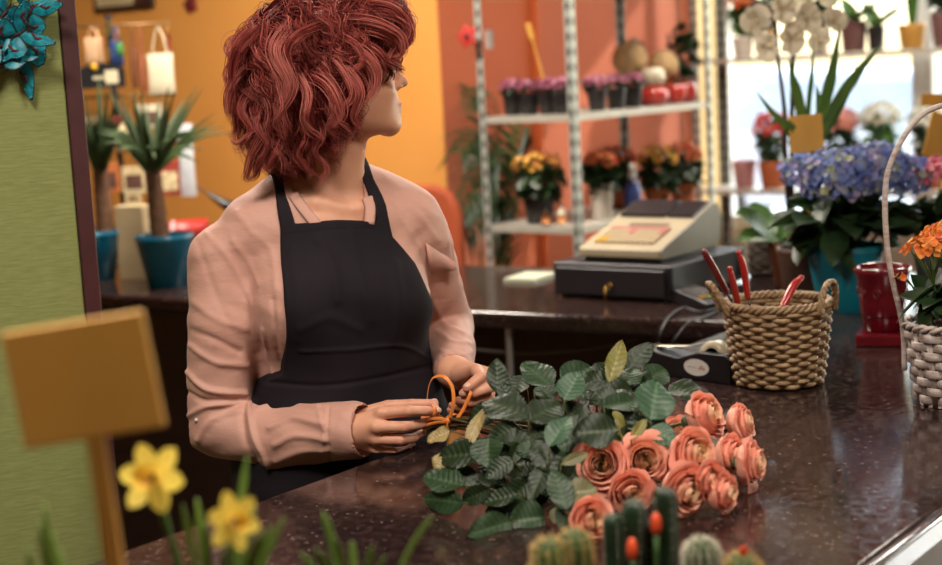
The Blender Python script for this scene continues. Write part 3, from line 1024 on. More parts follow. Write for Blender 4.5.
rn = np.random.RandomState(5)
guides = []
tries = 0
while len(guides) < 820 and tries < 20000:
    tries += 1
    d = unit(rn.normal(size=3))
    if d[0] > 0.40 and d[2] < 0.50: continue
    if d[2] < -0.60: continue
    if d[2] < -0.1 and d[0] > 0.05: continue
    if d[1] > 0.55 and rn.rand() < 0.45: continue
    guides.append(d)
NPT = 30
tau = np.linspace(0, 1, NPT)
SV = []; SQ = []; ST = []; nv = 0
SIDES = 3
def add_strand(P, r, tint):
    global nv
    m = len(P)
    T = np.gradient(P, axis=0); T /= np.linalg.norm(T, axis=1)[:, None] + 1e-9
    a = np.cross(T, np.array([0.31, 0.2, 0.93])); a /= np.linalg.norm(a, axis=1)[:, None] + 1e-9
    b = np.cross(T, a)
    th = np.arange(SIDES) * 2 * PI / SIDES
    ring = P[:, None, :] + r[:, None, None] * (np.cos(th)[None, :, None] * a[:, None, :] + np.sin(th)[None, :, None] * b[:, None, :])
    SV.append(ring.reshape(-1, 3)); ST.append(np.full(m * SIDES, tint))
    i = np.arange(m - 1)[:, None] * SIDES; j = np.arange(SIDES)[None, :]; j2 = (j + 1) % SIDES
    q = np.stack([i + j, i + j2, i + SIDES + j2, i + SIDES + j], -1).reshape(-1, 4) + nv
    SQ.append(q); nv += m * SIDES

for gi, d in enumerate(guides):
    th0 = math.acos(np.clip(d @ CR, -1, 1)); ph0 = math.atan2(d @ CY, d @ CX)
    top = d[2] > 0.45
    front = d[0] > 0.25
    L = rn.uniform(0.13, 0.21)
    layer = rn.uniform(0.80, 1.04)
    dth = rn.uniform(0.75, 1.25) * (1.0 if not front else 0.85)
    if th0 > 1.6: dth *= 0.6
    drift = rn.normal() * 0.35 + (0.25 if d[1] < 0 and top else 0)
    th = th0 + dth * tau; ph = ph0 + drift * tau ** 1.5
    dirs = np.cos(th)[:, None] * CR + np.sin(th)[:, None] * (np.cos(ph)[:, None] * CX + np.sin(ph)[:, None] * CY)
    m_ = np.clip(tau / 0.5, 0, 1); m_ = m_ * m_ * (3 - 2 * m_)
    r = scalp_r(dirs) * (1 - m_) + env_r(dirs) * m_ * layer
    r = np.maximum(r, scalp_r(dirs) * 1.0 + 0.004)
    P = HC + dirs * r[:, None]
    # below the ears the locks hang and flick outwards
    low = np.clip((-0.02 - P[:, 2]) / 0.08, 0, 1)
    if d[0] < 0.15:
        P[:, 2] -= low * tau * rn.uniform(0.0, 0.085)
        P[:, 0] -= low * tau * rn.uniform(-0.02, 0.035)
    # the curl
    T = np.gradient(P, axis=0); T /= np.linalg.norm(T, axis=1)[:, None] + 1e-9
    rad_ = dirs - T * (dirs * T).sum(1)[:, None]; rad_ /= np.linalg.norm(rad_, axis=1)[:, None] + 1e-9
    sid = np.cross(T, rad_)
    k = rn.uniform(1.5, 3.2); p0 = rn.rand() * 6.28; amp = rn.uniform(0.006, 0.015) * (tau ** 0.7)
    sgn = rn.choice([-1, 1])
    P = P + (amp * np.cos(2 * PI * k * tau + p0))[:, None] * sid * sgn + (0.55 * amp * np.sin(2 * PI * k * tau + p0))[:, None] * rad_
    fluff = rn.rand()
    ns = 19 if d[1] < 0.35 else 8
    base_t = rn.uniform(0.15, 0.85)
    cr = rn.uniform(0.009, 0.018)
    for s in range(ns):
        q = rn.normal(size=2) * cr * 0.5
        spread = (1 - 0.55 * tau) + (0.5 * tau ** 3 if s % 5 == 0 else 0)
        ph_s = rn.normal() * 0.25
        off = sid * (q[0] * spread)[:, None] + rad_ * (q[1] * spread)[:, None]
        kk = k * rn.uniform(0.85, 1.2); a2 = rn.uniform(0.15, 0.55)
        off += (a2 * amp * np.sin(2 * PI * kk * tau + p0 + ph_s * 5))[:, None] * sid + (a2 * 0.7 * amp * np.cos(2 * PI * kk * tau + p0 + ph_s * 5))[:, None] * rad_
        if s % 9 == 0: off += (rad_ * (0.012 * rn.rand()) + sid * rn.normal() * 0.012) * (tau ** 2)[:, None]
        S = P + off
        cut = NPT if s % 3 else rn.randint(int(NPT * 0.7), NPT + 1)
        bad = (S[:, 2] < 0.045) & (S[:, 0] > face_lim(S[:, 2]) + rn.normal() * 0.006) & (tau > 0.02)
        # keep clear of the neck and the shoulders
        if bad.any(): cut = min(cut, int(np.argmax(bad)))
        deep = S[:, 2] < (-0.186 - 0.03 * np.sin(gi * 1.7) if d[0] < 0.05 else -0.15) + rn.normal() * 0.014
        if deep.any(): cut = min(cut, int(np.argmax(deep)))
        if cut < 8: continue
        S = S[:cut]
        rr = rn.uniform(0.00042, 0.00080) * np.minimum(1, np.linspace(1.0, 0.0, cut) * 2.6 + 0.12)
        add_strand(O + S @ HB.T, rr, float(np.clip(base_t + rn.normal() * 0.22, 0, 1)))
# named locks seen in the photograph: fringe curls, the long lock on the neck, flicked ends at the nape
def lock(pts, n, cr, t0, taper=0.4, k=1.5, amp=0.003):
    P = bez([np.array(at(*p)) for p in pts], 10)
    m = len(P); tt = np.linspace(0, 1, m)
    P[:, 1] += 0.040 * (1 - np.clip(tt * 2.2, 0, 1)) ** 1.5      # roots come out from under the hair above
    T = np.gradient(P, axis=0); T /= np.linalg.norm(T, axis=1)[:, None]
    a = np.cross(T, np.array([0, 1.0, 0.05])); a /= np.linalg.norm(a, axis=1)[:, None] + 1e-9; b = np.cross(T, a)
    for s in range(int(n * 1.6)):
        q = rn.normal(size=2) * cr * 0.5; p0 = rn.rand() * 6
        sp = 1 - (1 - taper) * tt
        S = P + a * (q[0] * sp + amp * tt * np.sin(2 * PI * k * tt + p0 * .4))[:, None] + b * (q[1] * sp)[:, None]
        c = rn.randint(int(m * 0.72), m + 1); c0 = rn.randint(0, max(1, int(m * 0.22)))
        ln = np.linspace(0, 1, c - c0)
        rr = rn.uniform(0.00042, 0.00075) * np.minimum(1, np.minimum((1 - ln) * 2.5 + 0.12, ln * 6 + 0.1))
        add_strand(S[c0:c], rr, float(np.clip(t0 + rn.normal() * 0.2, 0, 1)))
Yf = 2.50
for pts, n, cr in (
    (((330, 20, 2.50), (372, 22, 2.49), (398, 34, 2.50), (402, 52, 2.51), (390, 60, 2.52)), 40, .014),
    (((340, 6, 2.52), (385, 6, 2.51), (405, 20, 2.53), (409, 40, 2.54), (398, 50, 2.55)), 44, .014),
    (((350, 40, 2.49), (374, 48, 2.49), (388, 62, 2.51), (402, 70, 2.53), (405, 71, 2.55)), 22, .008),
    (((356, 36, 2.50), (378, 50, 2.51), (389, 66, 2.53), (386, 80, 2.54), (378, 88, 2.53)), 22, .008),
    (((362, 30, 2.51), (386, 46, 2.53), (396, 62, 2.545), (399, 76, 2.55)), 26, .008),
    (((350, 44, 2.50), (376, 56, 2.52), (390, 72, 2.535), (392, 82, 2.54)), 26, .010),
    (((366, 22, 2.51), (392, 40, 2.53), (399, 58, 2.545), (392, 72, 2.545)), 26, .010),
    (((340, 44, 2.49), (364, 56, 2.47), (376, 72, 2.48), (372, 92, 2.48), (362, 104, 2.48)), 36, .012),
    (((320, 60, 2.47), (346, 72, 2.46), (360, 92, 2.47), (352, 116, 2.48), (356, 128, 2.49), (346, 135, 2.49)), 40, .014),
    (((300, 70, 2.45), (326, 84, 2.44), (340, 110, 2.45), (330, 128, 2.46), (346, 137, 2.47)), 40, .015),
    (((312, 110, 2.46), (322, 132, 2.47), (316, 152, 2.49), (326, 170, 2.50), (318, 188, 2.50)), 36, .013),
    (((296, 112, 2.46), (306, 136, 2.48), (300, 156, 2.49), (310, 172, 2.50), (312, 180, 2.50)), 30, .013),
    (((270, 110, 2.46), (262, 136, 2.48), (252, 158, 2.50), (246, 178, 2.51), (252, 176, 2.52)), 30, .012),
    (((268, 120, 2.47), (250, 136, 2.49), (236, 142, 2.51), (228, 132, 2.53)), 16, .008),
    (((276, 140, 2.48), (262, 160, 2.50), (254, 176, 2.51), (244, 180, 2.52)), 20, .009),
    (((248, 60, 2.48), (232, 84, 2.49), (226, 108, 2.50), (232, 124, 2.52)), 26, .012),
    (((250, 90, 2.48), (238, 112, 2.50), (236, 130, 2.52), (226, 136, 2.53)), 20, .009),
    (((282, 130, 2.48), (276, 150, 2.49), (266, 166, 2.50), (262, 172, 2.50)), 30, .013),
    (((262, 20, 2.47), (240, 44, 2.47), (230, 74, 2.48), (236, 96, 2.49)), 36, .013),
    (((290, 22, 2.44), (276, 50, 2.43), (290, 84, 2.43), (280, 110, 2.44), (294, 132, 2.46)), 44, .016),
    (((322, 24, 2.45), (300, 36, 2.43), (288, 52, 2.43), (292, 66, 2.43)), 36, .012),
):
    lock(pts, n, cr, rn.uniform(0.45, 0.95))
for pts, n, cr, t0 in (
    (((322, 50, 2.45), (344, 70, 2.45), (352, 96, 2.46), (340, 118, 2.47), (350, 132, 2.48)), 16, .008, .95),
    (((306, 60, 2.44), (330, 86, 2.44), (334, 112, 2.45), (344, 126, 2.46), (352, 138, 2.48)), 16, .008, .9),
    (((290, 64, 2.43), (308, 92, 2.43), (304, 118, 2.44), (318, 136, 2.46), (322, 150, 2.48)), 16, .009, .95),
    (((270, 70, 2.44), (282, 100, 2.43), (276, 124, 2.44), (290, 140, 2.46)), 16, .009, .8),
    (((352, 30, 2.48), (376, 34, 2.49), (394, 46, 2.52), (386, 58, 2.52), (374, 52, 2.51)), 16, .007, .95),
    (((356, 12, 2.49), (388, 14, 2.51), (407, 28, 2.53), (404, 46, 2.54), (394, 44, 2.54)), 16, .007, .95),
    (((336, 34, 2.46), (356, 44, 2.46), (362, 62, 2.47), (350, 76, 2.47), (342, 68, 2.46)), 16, .008, .9),
    (((246, 84, 2.47), (240, 110, 2.48), (250, 132, 2.49), (240, 148, 2.50), (230, 142, 2.52)), 14, .007, .6),
    (((262, 96, 2.46), (256, 124, 2.47), (266, 146, 2.48), (256, 166, 2.50), (246, 160, 2.52)), 14, .007, .7),
):
    lock(pts, n, cr, t0, 0.5, 2.4, 0.0045)
hf = hairfield()
mv, mq = hf.skin()
mn = hf.normal(mv)
mv = mv + mn * (0.003 * np.sin(mv[:, 0] * 260 + 3 * np.sin(mv[:, 2] * 90)) * np.sin(mv[:, 2] * 55))[:, None]
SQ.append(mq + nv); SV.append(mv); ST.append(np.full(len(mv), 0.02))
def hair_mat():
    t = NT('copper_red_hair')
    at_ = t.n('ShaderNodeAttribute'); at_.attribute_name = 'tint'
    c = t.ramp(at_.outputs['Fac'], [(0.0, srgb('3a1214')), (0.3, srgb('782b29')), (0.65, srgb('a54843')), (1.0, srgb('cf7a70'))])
    t.l(c, t.b.inputs['Base Color'])
    t.b.inputs['Roughness'].default_value = 0.46
    t.b.inputs['Specular IOR Level'].default_value = 0.4
    t.b.inputs['Specular Tint'].default_value = (1.0, 0.62, 0.5, 1)
    t.b.inputs['Anisotropic'].default_value = 0.0
    return t.m
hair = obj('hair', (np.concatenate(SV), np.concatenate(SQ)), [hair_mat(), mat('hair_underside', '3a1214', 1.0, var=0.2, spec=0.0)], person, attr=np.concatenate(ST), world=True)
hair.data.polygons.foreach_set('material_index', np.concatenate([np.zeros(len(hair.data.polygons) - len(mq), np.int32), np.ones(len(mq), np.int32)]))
hair['label'] = 'voluminous curly copper red hair'
print('hair strands', len(SV), 'verts', nv)
# ------------------------------------------------------------------ bouquet of coral roses lying on the counter
def put(o, parent, M):
    o.parent = parent
    o.matrix_basis = Matrix.Translation(-Vector(parent.location)) @ Matrix(np.asarray(M).tolist())

def petal_mat():
    t = NT('rose_petal')
    a = t.n('ShaderNodeAttribute'); a.attribute_name = 'tint'
    c = t.ramp(a.outputs['Fac'], [(0.0, srgb('f8e2b8')), (0.25, srgb('fad3b0')), (0.55, srgb('f9bca2')), (1.0, srgb('f5a490'))])
    t.l(c, t.b.inputs['Base Color']); t.b.inputs['Roughness'].default_value = 0.5
    t.b.inputs['Sheen Weight'].default_value = 0.1
    tl = t.n('ShaderNodeBsdfTranslucent'); t.l(c, tl.inputs['Color'])
    mx = t.n('ShaderNodeMixShader'); mx.inputs[0].default_value = 0.25
    t.l(t.b.outputs[0], mx.inputs[1]); t.l(tl.outputs[0], mx.inputs[2]); t.l(mx.outputs[0], t.out.inputs['Surface'])
    t.bump(t.noise(90, 3), 0.08, 0.002)
    return t.m
M_petal = petal_mat()

def rose_mesh(seed, R0=0.031, openness=1.0):
    "petals of a half-open rose, axis +Z, base at the origin: a tight spiral heart, then rings of wider petals"
    rn = np.random.RandomState(seed)
    g = G(); tint = []
    nt, ns = 13, 15
    def petal(ang, half, r_base, r_rim, H, flare, roll, hue, twist=0.25):
        t = np.linspace(0, 1, nt)[:, None]; s = np.linspace(-1, 1, ns)[None, :]
        top = 1 - (0.10 + 0.08 * rn.rand()) * np.abs(s) ** 2.5 + 0.07 * np.exp(-(s / 0.22) ** 2) * flare
        tt = t * top
        up = np.sin(PI / 2 * np.minimum(1, tt * 2.0 + 0.05)) ** 0.8
        r = up * (r_base + (r_rim - r_base) * tt ** 1.4)
        k = np.clip((tt - 0.72) / 0.28, 0, 1.3)
        z = H * tt - roll * R0 * k ** 2.0
        r = r + roll * R0 * 1.1 * k ** 1.5 + flare * R0 * 0.07 * np.abs(s) ** 3 * tt
        wob = 0.020 * R0 * np.sin(4.5 * s + rn.rand() * 6) * tt * (0.3 + 1.4 * flare)
        r = r + 0.045 * R0 * (s + 1) * tt + wob               # one side over the next
        a = ang + s * half * (0.45 + 0.55 * np.minimum(1, tt * 1.5)) + twist * tt
        P = np.stack([r * np.cos(a), r * np.sin(a), z + 1.3 * wob + 0.004 + 0 * s], -1)
        g.grid(P)
        tn = np.clip(hue + 0.30 * np.clip(tt - 0.6, 0, 1) / 0.4 * (0.25 + 0.75 * flare) + 0.06 * rn.normal() - 0.12 * (1 - tt), 0, 1)
        tint.append((tn + 0 * s).reshape(-1))
    ang = rn.rand() * 6
    rings = [  # count, half width, base r, rim r, height, flare, roll, hue
        (2, 1.9, 0.10, 0.060, 1.24, 0.0, 0.0, 0.06),
        (3, 1.5, 0.17, 0.125, 1.28, 0.0, 0.0, 0.10),
        (3, 1.4, 0.25, 0.200, 1.31, 0.0, 0.01, 0.16),
        (4, 1.2, 0.34, 0.290, 1.33, 0.1, 0.02, 0.24),
        (4, 1.15, 0.44, 0.390, 1.33, 0.2, 0.04, 0.34),
        (5, 1.05, 0.54, 0.50, 1.31, 0.45, 0.07, 0.46),
        (5, 1.05, 0.64, 0.63, 1.25, 0.7, 0.11 * openness, 0.56),
        (5, 1.0, 0.74, 0.78, 1.15, 0.9, 0.17 * openness, 0.64),
        (5, 1.0, 0.82, 0.90, 1.02, 1.0, 0.22 * openness, 0.70),
    ]
    sq = 0.82 + 0.18 * openness
    for n_, half, rb_, rr_, H, fl_, ro_, hue in rings:
        ang += 0.9 + rn.rand()
        for k in range(n_):
            petal(ang + k * 2 * PI / n_ + rn.normal() * 0.12, half * (1 + 0.06 * rn.normal()), rb_ * R0 * sq * (1 + 0.05 * rn.normal()), rr_ * R0 * sq * (1 + 0.08 * rn.normal()), H * R0 * (1 + 0.04 * rn.normal()), fl_, ro_ * (0.7 + 0.6 * rn.rand()), hue)
    return meshdata('bloom', g, M_petal, attr=np.concatenate(tint))
ROSES = [rose_mesh(3, 0.0275, 1.0), rose_mesh(8, 0.0275, 0.8), rose_mesh(21, 0.0275, 0.6), rose_mesh(34, 0.0275, 1.1)]

M_rstem = leafmat('rose_stem_green', '4d5f2c', '5c3f2a', 0.5, 9)
def rleaf(name, c1, c2, vein):
    t = NT(name)
    a = t.n('ShaderNodeAttribute'); a.attribute_name = 'tint'
    c = t.ramp(t.noise(11, 3), [(0.3, srgb(c1)), (0.7, srgb(c2))])
    c = t.mix(a.outputs['Fac'], c, srgb(vein))
    t.l(c, t.b.inputs['Base Color']); t.b.inputs['Roughness'].default_value = 0.46
    tl = t.n('ShaderNodeBsdfTranslucent'); t.l(c, tl.inputs['Color'])
    mx = t.n('ShaderNodeMixShader'); mx.inputs[0].default_value = 0.15
    t.l(t.b.outputs[0], mx.inputs[1]); t.l(tl.outputs[0], mx.inputs[2]); t.l(mx.outputs[0], t.out.inputs['Surface'])
    t.bump(t.noise(260, 2), 0.12, 0.0008)
    return t.m
LM = {
    'd': rleaf('rose_leaf_dark_green', '17260f', '1f3118', '354826'),
    'm': rleaf('rose_leaf_mid_green', '20371e', '2a4328', '445d3a'),
    'b': rleaf('rose_leaf_blue_green', '34523c', '3f5e45', '627f62'),
    'y': rleaf('rose_leaf_yellowing', '6f6c30', '857d3e', '9a9356'),
    't': rleaf('rose_leaf_dried_tan', 'a08a58', '8d7a4c', 'bba573'),
    'o': rleaf('rose_leaf_olive', '6d6a44', '5f6240', '8a8560'),
}
def rose_leaf_mesh(L, W, kind, seed):
    rn = np.random.RandomState(seed)
    nt, ns = 31, 12
    P = leafgrid(L, W, fold=rn.uniform(0.05, 0.35), arch=rn.uniform(0.0, 0.22), serr=0.055, nt=nt, ns=ns, peak=rn.uniform(0.40, 0.50), wave=0.045 if kind not in 'ty' else 0.10, tip=rn.uniform(0.85, 1.1), seed=seed)
    t = np.linspace(0, 1, nt)[:, None]; s = np.linspace(-1, 1, ns + 1)[None, :]
    ph = (t * 7.5 - np.abs(s) * 1.15)
    vein = np.exp(-((ph - np.round(ph)) / 0.13) ** 2) * (np.abs(s) < 0.92) * 0.45
    mid = np.exp(-(s / 0.10) ** 2)
    P[..., 2] -= 0.0010 * np.exp(-((ph - np.round(ph)) / 0.2) ** 2)
    tint = np.maximum(vein, mid * 0.8 + 0 * t)
    g = G().grid(P)
    return meshdata('leaf', g, LM[kind], attr=tint.reshape(-1))

# the heap the bouquet makes
HE = unit([0.84, -0.545, 0]); HN = np.array([0.545, 0.84, 0]); HCEN = np.array([0.115, 2.285, 0.952])
HR = np.array([0.36, 0.29, 0.142])
def heap(px, py):
    d = ray(px, py)
    Ys = np.arange(1.75, 2.65, 0.004)
    P = CAM + d[None, :] * (Ys / d[1])[:, None]
    q = P - HCEN
    s = np.sqrt(((q @ HE) / HR[0]) ** 2 + ((q @ HN) / HR[1]) ** 2 + (q[:, 2] / HR[2]) ** 2)
    inside = (s < 1) & (P[:, 2] > 0.955)
    if inside.any(): k = int(np.argmax(inside))
    else:
        fl = P[:, 2] < 0.957
        k = int(np.argmin(np.where(fl, 99, s)))
        if s[k] > 1.15 and fl.any(): k = max(0, int(np.argmax(fl)) - 1)
    p = P[k]; q = p - HCEN
    n = unit(HE * (q @ HE) / HR[0] ** 2 + HN * (q @ HN) / HR[1] ** 2 + np.array([0, 0, 1]) * (max(q[2], 0) + 0.03) / HR[2] ** 2)
    p = p.copy(); p[2] = max(p[2], 0.957)
    return p, n

TIE = at(452, 422, 2.435)
# pixel, height of the head's middle, mesh, facing, size, what singles it out
HEADS = [
    ((602, 464), 1.012, 0, (-0.15, -1, 0.30), 1.12, 'open coral rose facing forward, left one of the two in the middle of the bouquet'),
    ((645, 461), 1.012, 3, (0.05, -1, 0.32), 1.12, 'open coral rose facing forward, right beside its twin in the middle of the bouquet'),
    ((629, 490), 0.985, 1, (0.2, -0.9, -0.1), 1.0, 'coral rose tucked below the two open roses and half hidden by the cactus'),
    ((589, 520), 0.980, 2, (0.40, -0.9, 0.25), 0.98, 'lone coral rose lowest on the counter behind the small cacti'),
    ((702, 417), 1.040, 2, (0.75, -0.5, 0.40), 1.22, 'large peach rose at the top of the bouquet nearest the tape dispenser'),
    ((738, 424), 1.015, 1, (0.95, -0.35, 0.25), 1.02, 'peach rose at the top right edge nearest the wicker basket'),
    ((690, 455), 1.025, 1, (0.60, -0.75, 0.25), 1.25, 'full coral rose in the centre of the right cluster'),
    ((728, 454), 1.000, 2, (0.80, -0.60, 0.15), 1.00, 'narrow peach rose with cream heart, right of the cluster centre'),
    ((748, 469), 0.984, 3, (0.95, -0.45, 0.10), 1.00, 'coral rose farthest right, resting on the bare granite'),
    ((682, 491), 0.988, 1, (0.50, -0.85, -0.05), 1.15, 'drooping coral rose at the lower front of the right cluster'),
    ((708, 480), 1.000, 2, (0.55, -0.80, 0.05), 0.85, 'small cream-hearted rose squeezed between larger ones in the right cluster'),
    ((677, 436), 0.995, 1, (0.4, -0.7, 0.5), 0.95, 'coral rose half hidden behind the top and centre blooms, next to a blue-green leaf'),
    ((720, 494), 0.980, 2, (0.80, -0.55, 0.00), 0.95, 'coral rose at the bottom right of the cluster touching the granite'),
]
roses = []
for i, (pp_, z, mi, face, sz, lab) in enumerate(HEADS):
    c = onz(pp_[0], pp_[1], z)
    sz *= 1.11
    ax = unit(face)
    x = unit(np.cross([0, 0, 1.0], ax)); y = np.cross(ax, x)
    ra = RN.random() * 6
    x, y = x * math.cos(ra) + y * math.sin(ra), y * math.cos(ra) - x * math.sin(ra)
    Mm = np.eye(4); Mm[:3, 0] = x * sz; Mm[:3, 1] = y * sz; Mm[:3, 2] = ax * sz
    base = c - ax * 0.021 * sz
    co_ = np.empty(len(ROSES[mi].vertices) * 3, np.float32); ROSES[mi].vertices.foreach_get('co', co_)
    up_ = TOPZ + 0.0015 - ((co_.reshape(-1, 3) @ Mm[:3, :3].T)[:, 2].min() + base[2])
    if up_ > 0: c = c + np.array([0, 0, up_]); base = base + np.array([0, 0, up_])   # rests on the stone, never in it
    Mm[:3, 3] = base
    T = thing('rose', lab, 'rose', (c[0], c[1], TOPZ), 0, 'coral roses of the bouquet')
    b = obj('bloom', None, None, T, me=ROSES[mi]); put(b, T, Mm)
    # calyx and stem running back to the tie
    g = G().ell((0, 0, 0.002), (0.009, 0.009, 0.007), 7, 10, M=Mm)
    for k in range(5):
        a = k * 2 * PI / 5
        P = leafgrid(0.026, 0.008, 0.3, -0.15, 0, 7, 4)
        g.grid(P, M=Mm @ rotz(a) @ tr(0, 0.004, 0.002) @ rotx(rad(38)))
    obj('calyx', g, M_rstem, T, world=True)
    tie = TIE + np.array([0.006 * math.cos(i * 2.4), 0.006 * math.sin(i * 2.4), 0.0045 * math.sin(i * 1.7)]) * (1 + i / 14)
    tail = tie + np.array([-0.075 + 0.02 * RN.random(), 0.03 + 0.03 * RN.random(), -0.022 - 0.006 * RN.random()])
    mid = base * 0.5 + tie * 0.5 + np.array([0, 0.02, 0.012 * math.sin(i)])
    pts = bez([base, base * 0.82 + mid * 0.18 - ax * 0.02, mid, tie, tail], 8)
    pts[:, 2] = np.maximum(pts[:, 2], TOPZ + 0.004)
    obj('stem', G().tube(pts, 0.0026, 7), M_rstem, T, world=True)
    roses.append((T, pts))

LEAVES = [
    ((498, 394), (497, 357), 20, 'd', 0), ((551, 386), (522, 359), 27, 'm', 0), ((561, 379), (596, 363), 26, 'm', 0),
    ((564, 400), (580, 370), 24, 'b', -.02), ((609, 383), (623, 339), 17, 'y', 0), ((625, 372), (652, 342), 19, 'd', 0),
    ((639, 376), (598, 390), 22, 'd', 0), ((650, 420), (660, 377), 36, 'b', -.03), ((670, 385), (701, 397), 28, 'd', 0),
    ((604, 406), (640, 398), 22, 'm', -.01), ((650, 428), (677, 442), 22, 'b', -.01), ((618, 430), (572, 433), 32, 'd', -.02),
    ((614, 411), (628, 438), 15, 'y', -.01), ((631, 440), (646, 419), 9, 'y', 0), ((528, 419), (482, 393), 33, 'd', -.02),
    ((529, 421), (565, 398), 29, 'd', -.01), ((534, 395), (563, 384), 18, 'm', 0), ((512, 410), (503, 382), 18, 'd', 0),
    ((549, 446), (571, 413), 21, 'b', -.03), ((488, 437), (487, 468), 30, 'm', -.02), ((480, 453), (436, 456), 25, 'd', -.01),
    ((517, 425), (488, 443), 20, 'd', 0), ((486, 408), (461, 450), 12, 't', -.02), ((450, 431), (427, 441), 15, 't', 0),
    ((446, 452), (434, 470), 14, 't', 0), ((463, 485), (423, 475), 26, 'm', 0), ((463, 503), (422, 498), 22, 'm', 0),
    ((511, 522), (467, 535), 26, 'm', 0), ((545, 517), (509, 522), 32, 'm', 0), ((536, 439), (555, 472), 26, 'd', -.02),
    ((567, 510), (553, 468), 22, 'm', -.02), ((566, 494), (597, 488), 25, 'o', -.01), ((561, 464), (589, 453), 10, 'o', -.01),
    ((546, 464), (529, 502), 18, 'd', 0), ((490, 489), (460, 502), 17, 'd', 0), ((517, 494), (480, 502), 17, 'd', 0),
    ((513, 460), (485, 477), 18, 'd', 0), ((519, 443), (509, 464), 13, 'd', 0), ((594, 380), (608, 360), 16, 'd', 0),
    ((556, 506), (553, 522), 10, 'o', 0), ((575, 452), (600, 428), 20, 'd', .03), ((545, 430), (520, 455), 22, 'd', .03),
    ((505, 440), (520, 470), 22, 'd', .03), ((560, 480), (540, 450), 20, 'd', .03), ((480, 470), (508, 490), 22, 'd', .03),
    ((600, 420), (632, 408), 22, 'd', .03), ((640, 430), (612, 445), 18, 'd', .03), ((585, 405), (560, 420), 24, 'd', .03),
    ((660, 400), (640, 386), 22, 'd', .03), ((530, 480), (505, 505), 22, 'd', .02), ((575, 500), (560, 528), 20, 'd', .01),
    ((470, 440), (450, 462), 20, 'd', .02), ((550, 400), (535, 420), 24, 'd', .03), ((580, 390), (610, 398), 22, 'd', .03),
    ((525, 375), (510, 395), 22, 'd', .04), ((495, 405), (470, 425), 20, 'd', .02), ((455, 470), (480, 485), 18, 'd', .02),
    ((520, 510), (548, 495), 18, 'd', .02), ((600, 450), (575, 470), 18, 'd', .03), ((660, 440), (640, 450), 14, 'd', .03),
]
extra = {}
_rf = random.Random(77)
for k in range(46):                                          # the leaves packed underneath
    cx = _rf.uniform(492, 668); lo_y = 425 - (cx - 440) * 0.13; hi_y = 520 - max(0, cx - 560) * 0.62
    cy = _rf.uniform(lo_y - 28, max(lo_y + 10, hi_y)); an = _rf.uniform(0, 6.28); l_ = _rf.uniform(13, 18)
    if cx > 570 and cy > 446: continue
    if cx < 522 and cy < 424: continue
    LEAVES.append(((cx - l_ * math.cos(an), cy - l_ * 0.6 * math.sin(an)), (cx + l_ * math.cos(an), cy + l_ * 0.6 * math.sin(an)), _rf.uniform(20, 27), 'd' if _rf.random() < 0.8 else 'm', _rf.uniform(0.015, 0.045)))
for i, (b_, t_, wpx, kind, lift) in enumerate(LEAVES):
    pb, nb = heap(*b_); pt, nt_ = heap(*t_)
    vd = unit(CAM - pb)
    if lift < 0:                                             # nearer the viewer, on top of the heap
        pb = pb + vd * (-lift); pt = pt + vd * (-lift)
    elif lift > 0:                                           # buried deeper
        pb = pb - vd * lift; pt = pt - vd * lift
        pb[2] = max(pb[2], 0.957); pt[2] = max(pt[2], 0.957)
    px_m = np.linalg.norm(pb - CAM) / FPX
    pxl = math.hypot(b_[0] - t_[0], b_[1] - t_[1]) * px_m
    dy = float(np.clip(pt[1] - pb[1], -0.7 * pxl, 0.7 * pxl))  # leaves keep leaf size: no long runs in depth
    pt = at(t_[0], t_[1], pb[1] + dy)
    if pt[2] < 0.957: pt = onz(t_[0], t_[1], 0.957)
    L = np.linalg.norm(pt - pb)
    if L > 1.6 * pxl + 0.004: pt = pb + (pt - pb) * (1.6 * pxl + 0.004) / L; L = np.linalg.norm(pt - pb)
    n = unit(nb * 0.45 + vd * 0.8 + np.array([RN.gauss(0, .32), RN.gauss(0, .2), 0.2 + RN.gauss(0, .25)]))
    Mm = frame(pb, pt, n)
    me = rose_leaf_mesh(L, wpx * px_m * 1.16, kind, 100 + i)
    # belongs to the rose whose stem runs nearest
    best = min(range(len(roses)), key=lambda k: np.min(((roses[k][1][6:] - pb) ** 2).sum(1)) * (1 + 0.25 * extra.get(k, 0)))
    extra[best] = extra.get(best, 0) + 1
    T, pts = roses[best]
    o = obj('leaf', None, None, T, me=me); put(o, T, Mm)
    if kind in 'yto': o['label'] = {'y': 'yellowing leaf', 't': 'dried tan leaf', 'o': 'dull olive leaf'}[kind]
    sp = pts[6:][np.argmin(((pts[6:] - pb) ** 2).sum(1))]
    mid = (sp + pb) / 2 - np.array([0, 0, 0.006])
    pe = bez([sp, mid, pb], 5)
    pe[:, 2] = np.maximum(pe[:, 2], 0.9535)
    obj('leaf_stalk', G().tube(pe, 0.0011, 5), M_rstem, o)
for o in [q for q in bpy.data.objects if q.name.startswith('leaf_stalk')]:
    M = Matrix.Identity(4); q = o.parent
    while q is not None: M = q.matrix_basis @ M; q = q.parent
    o.matrix_basis = M.inverted()

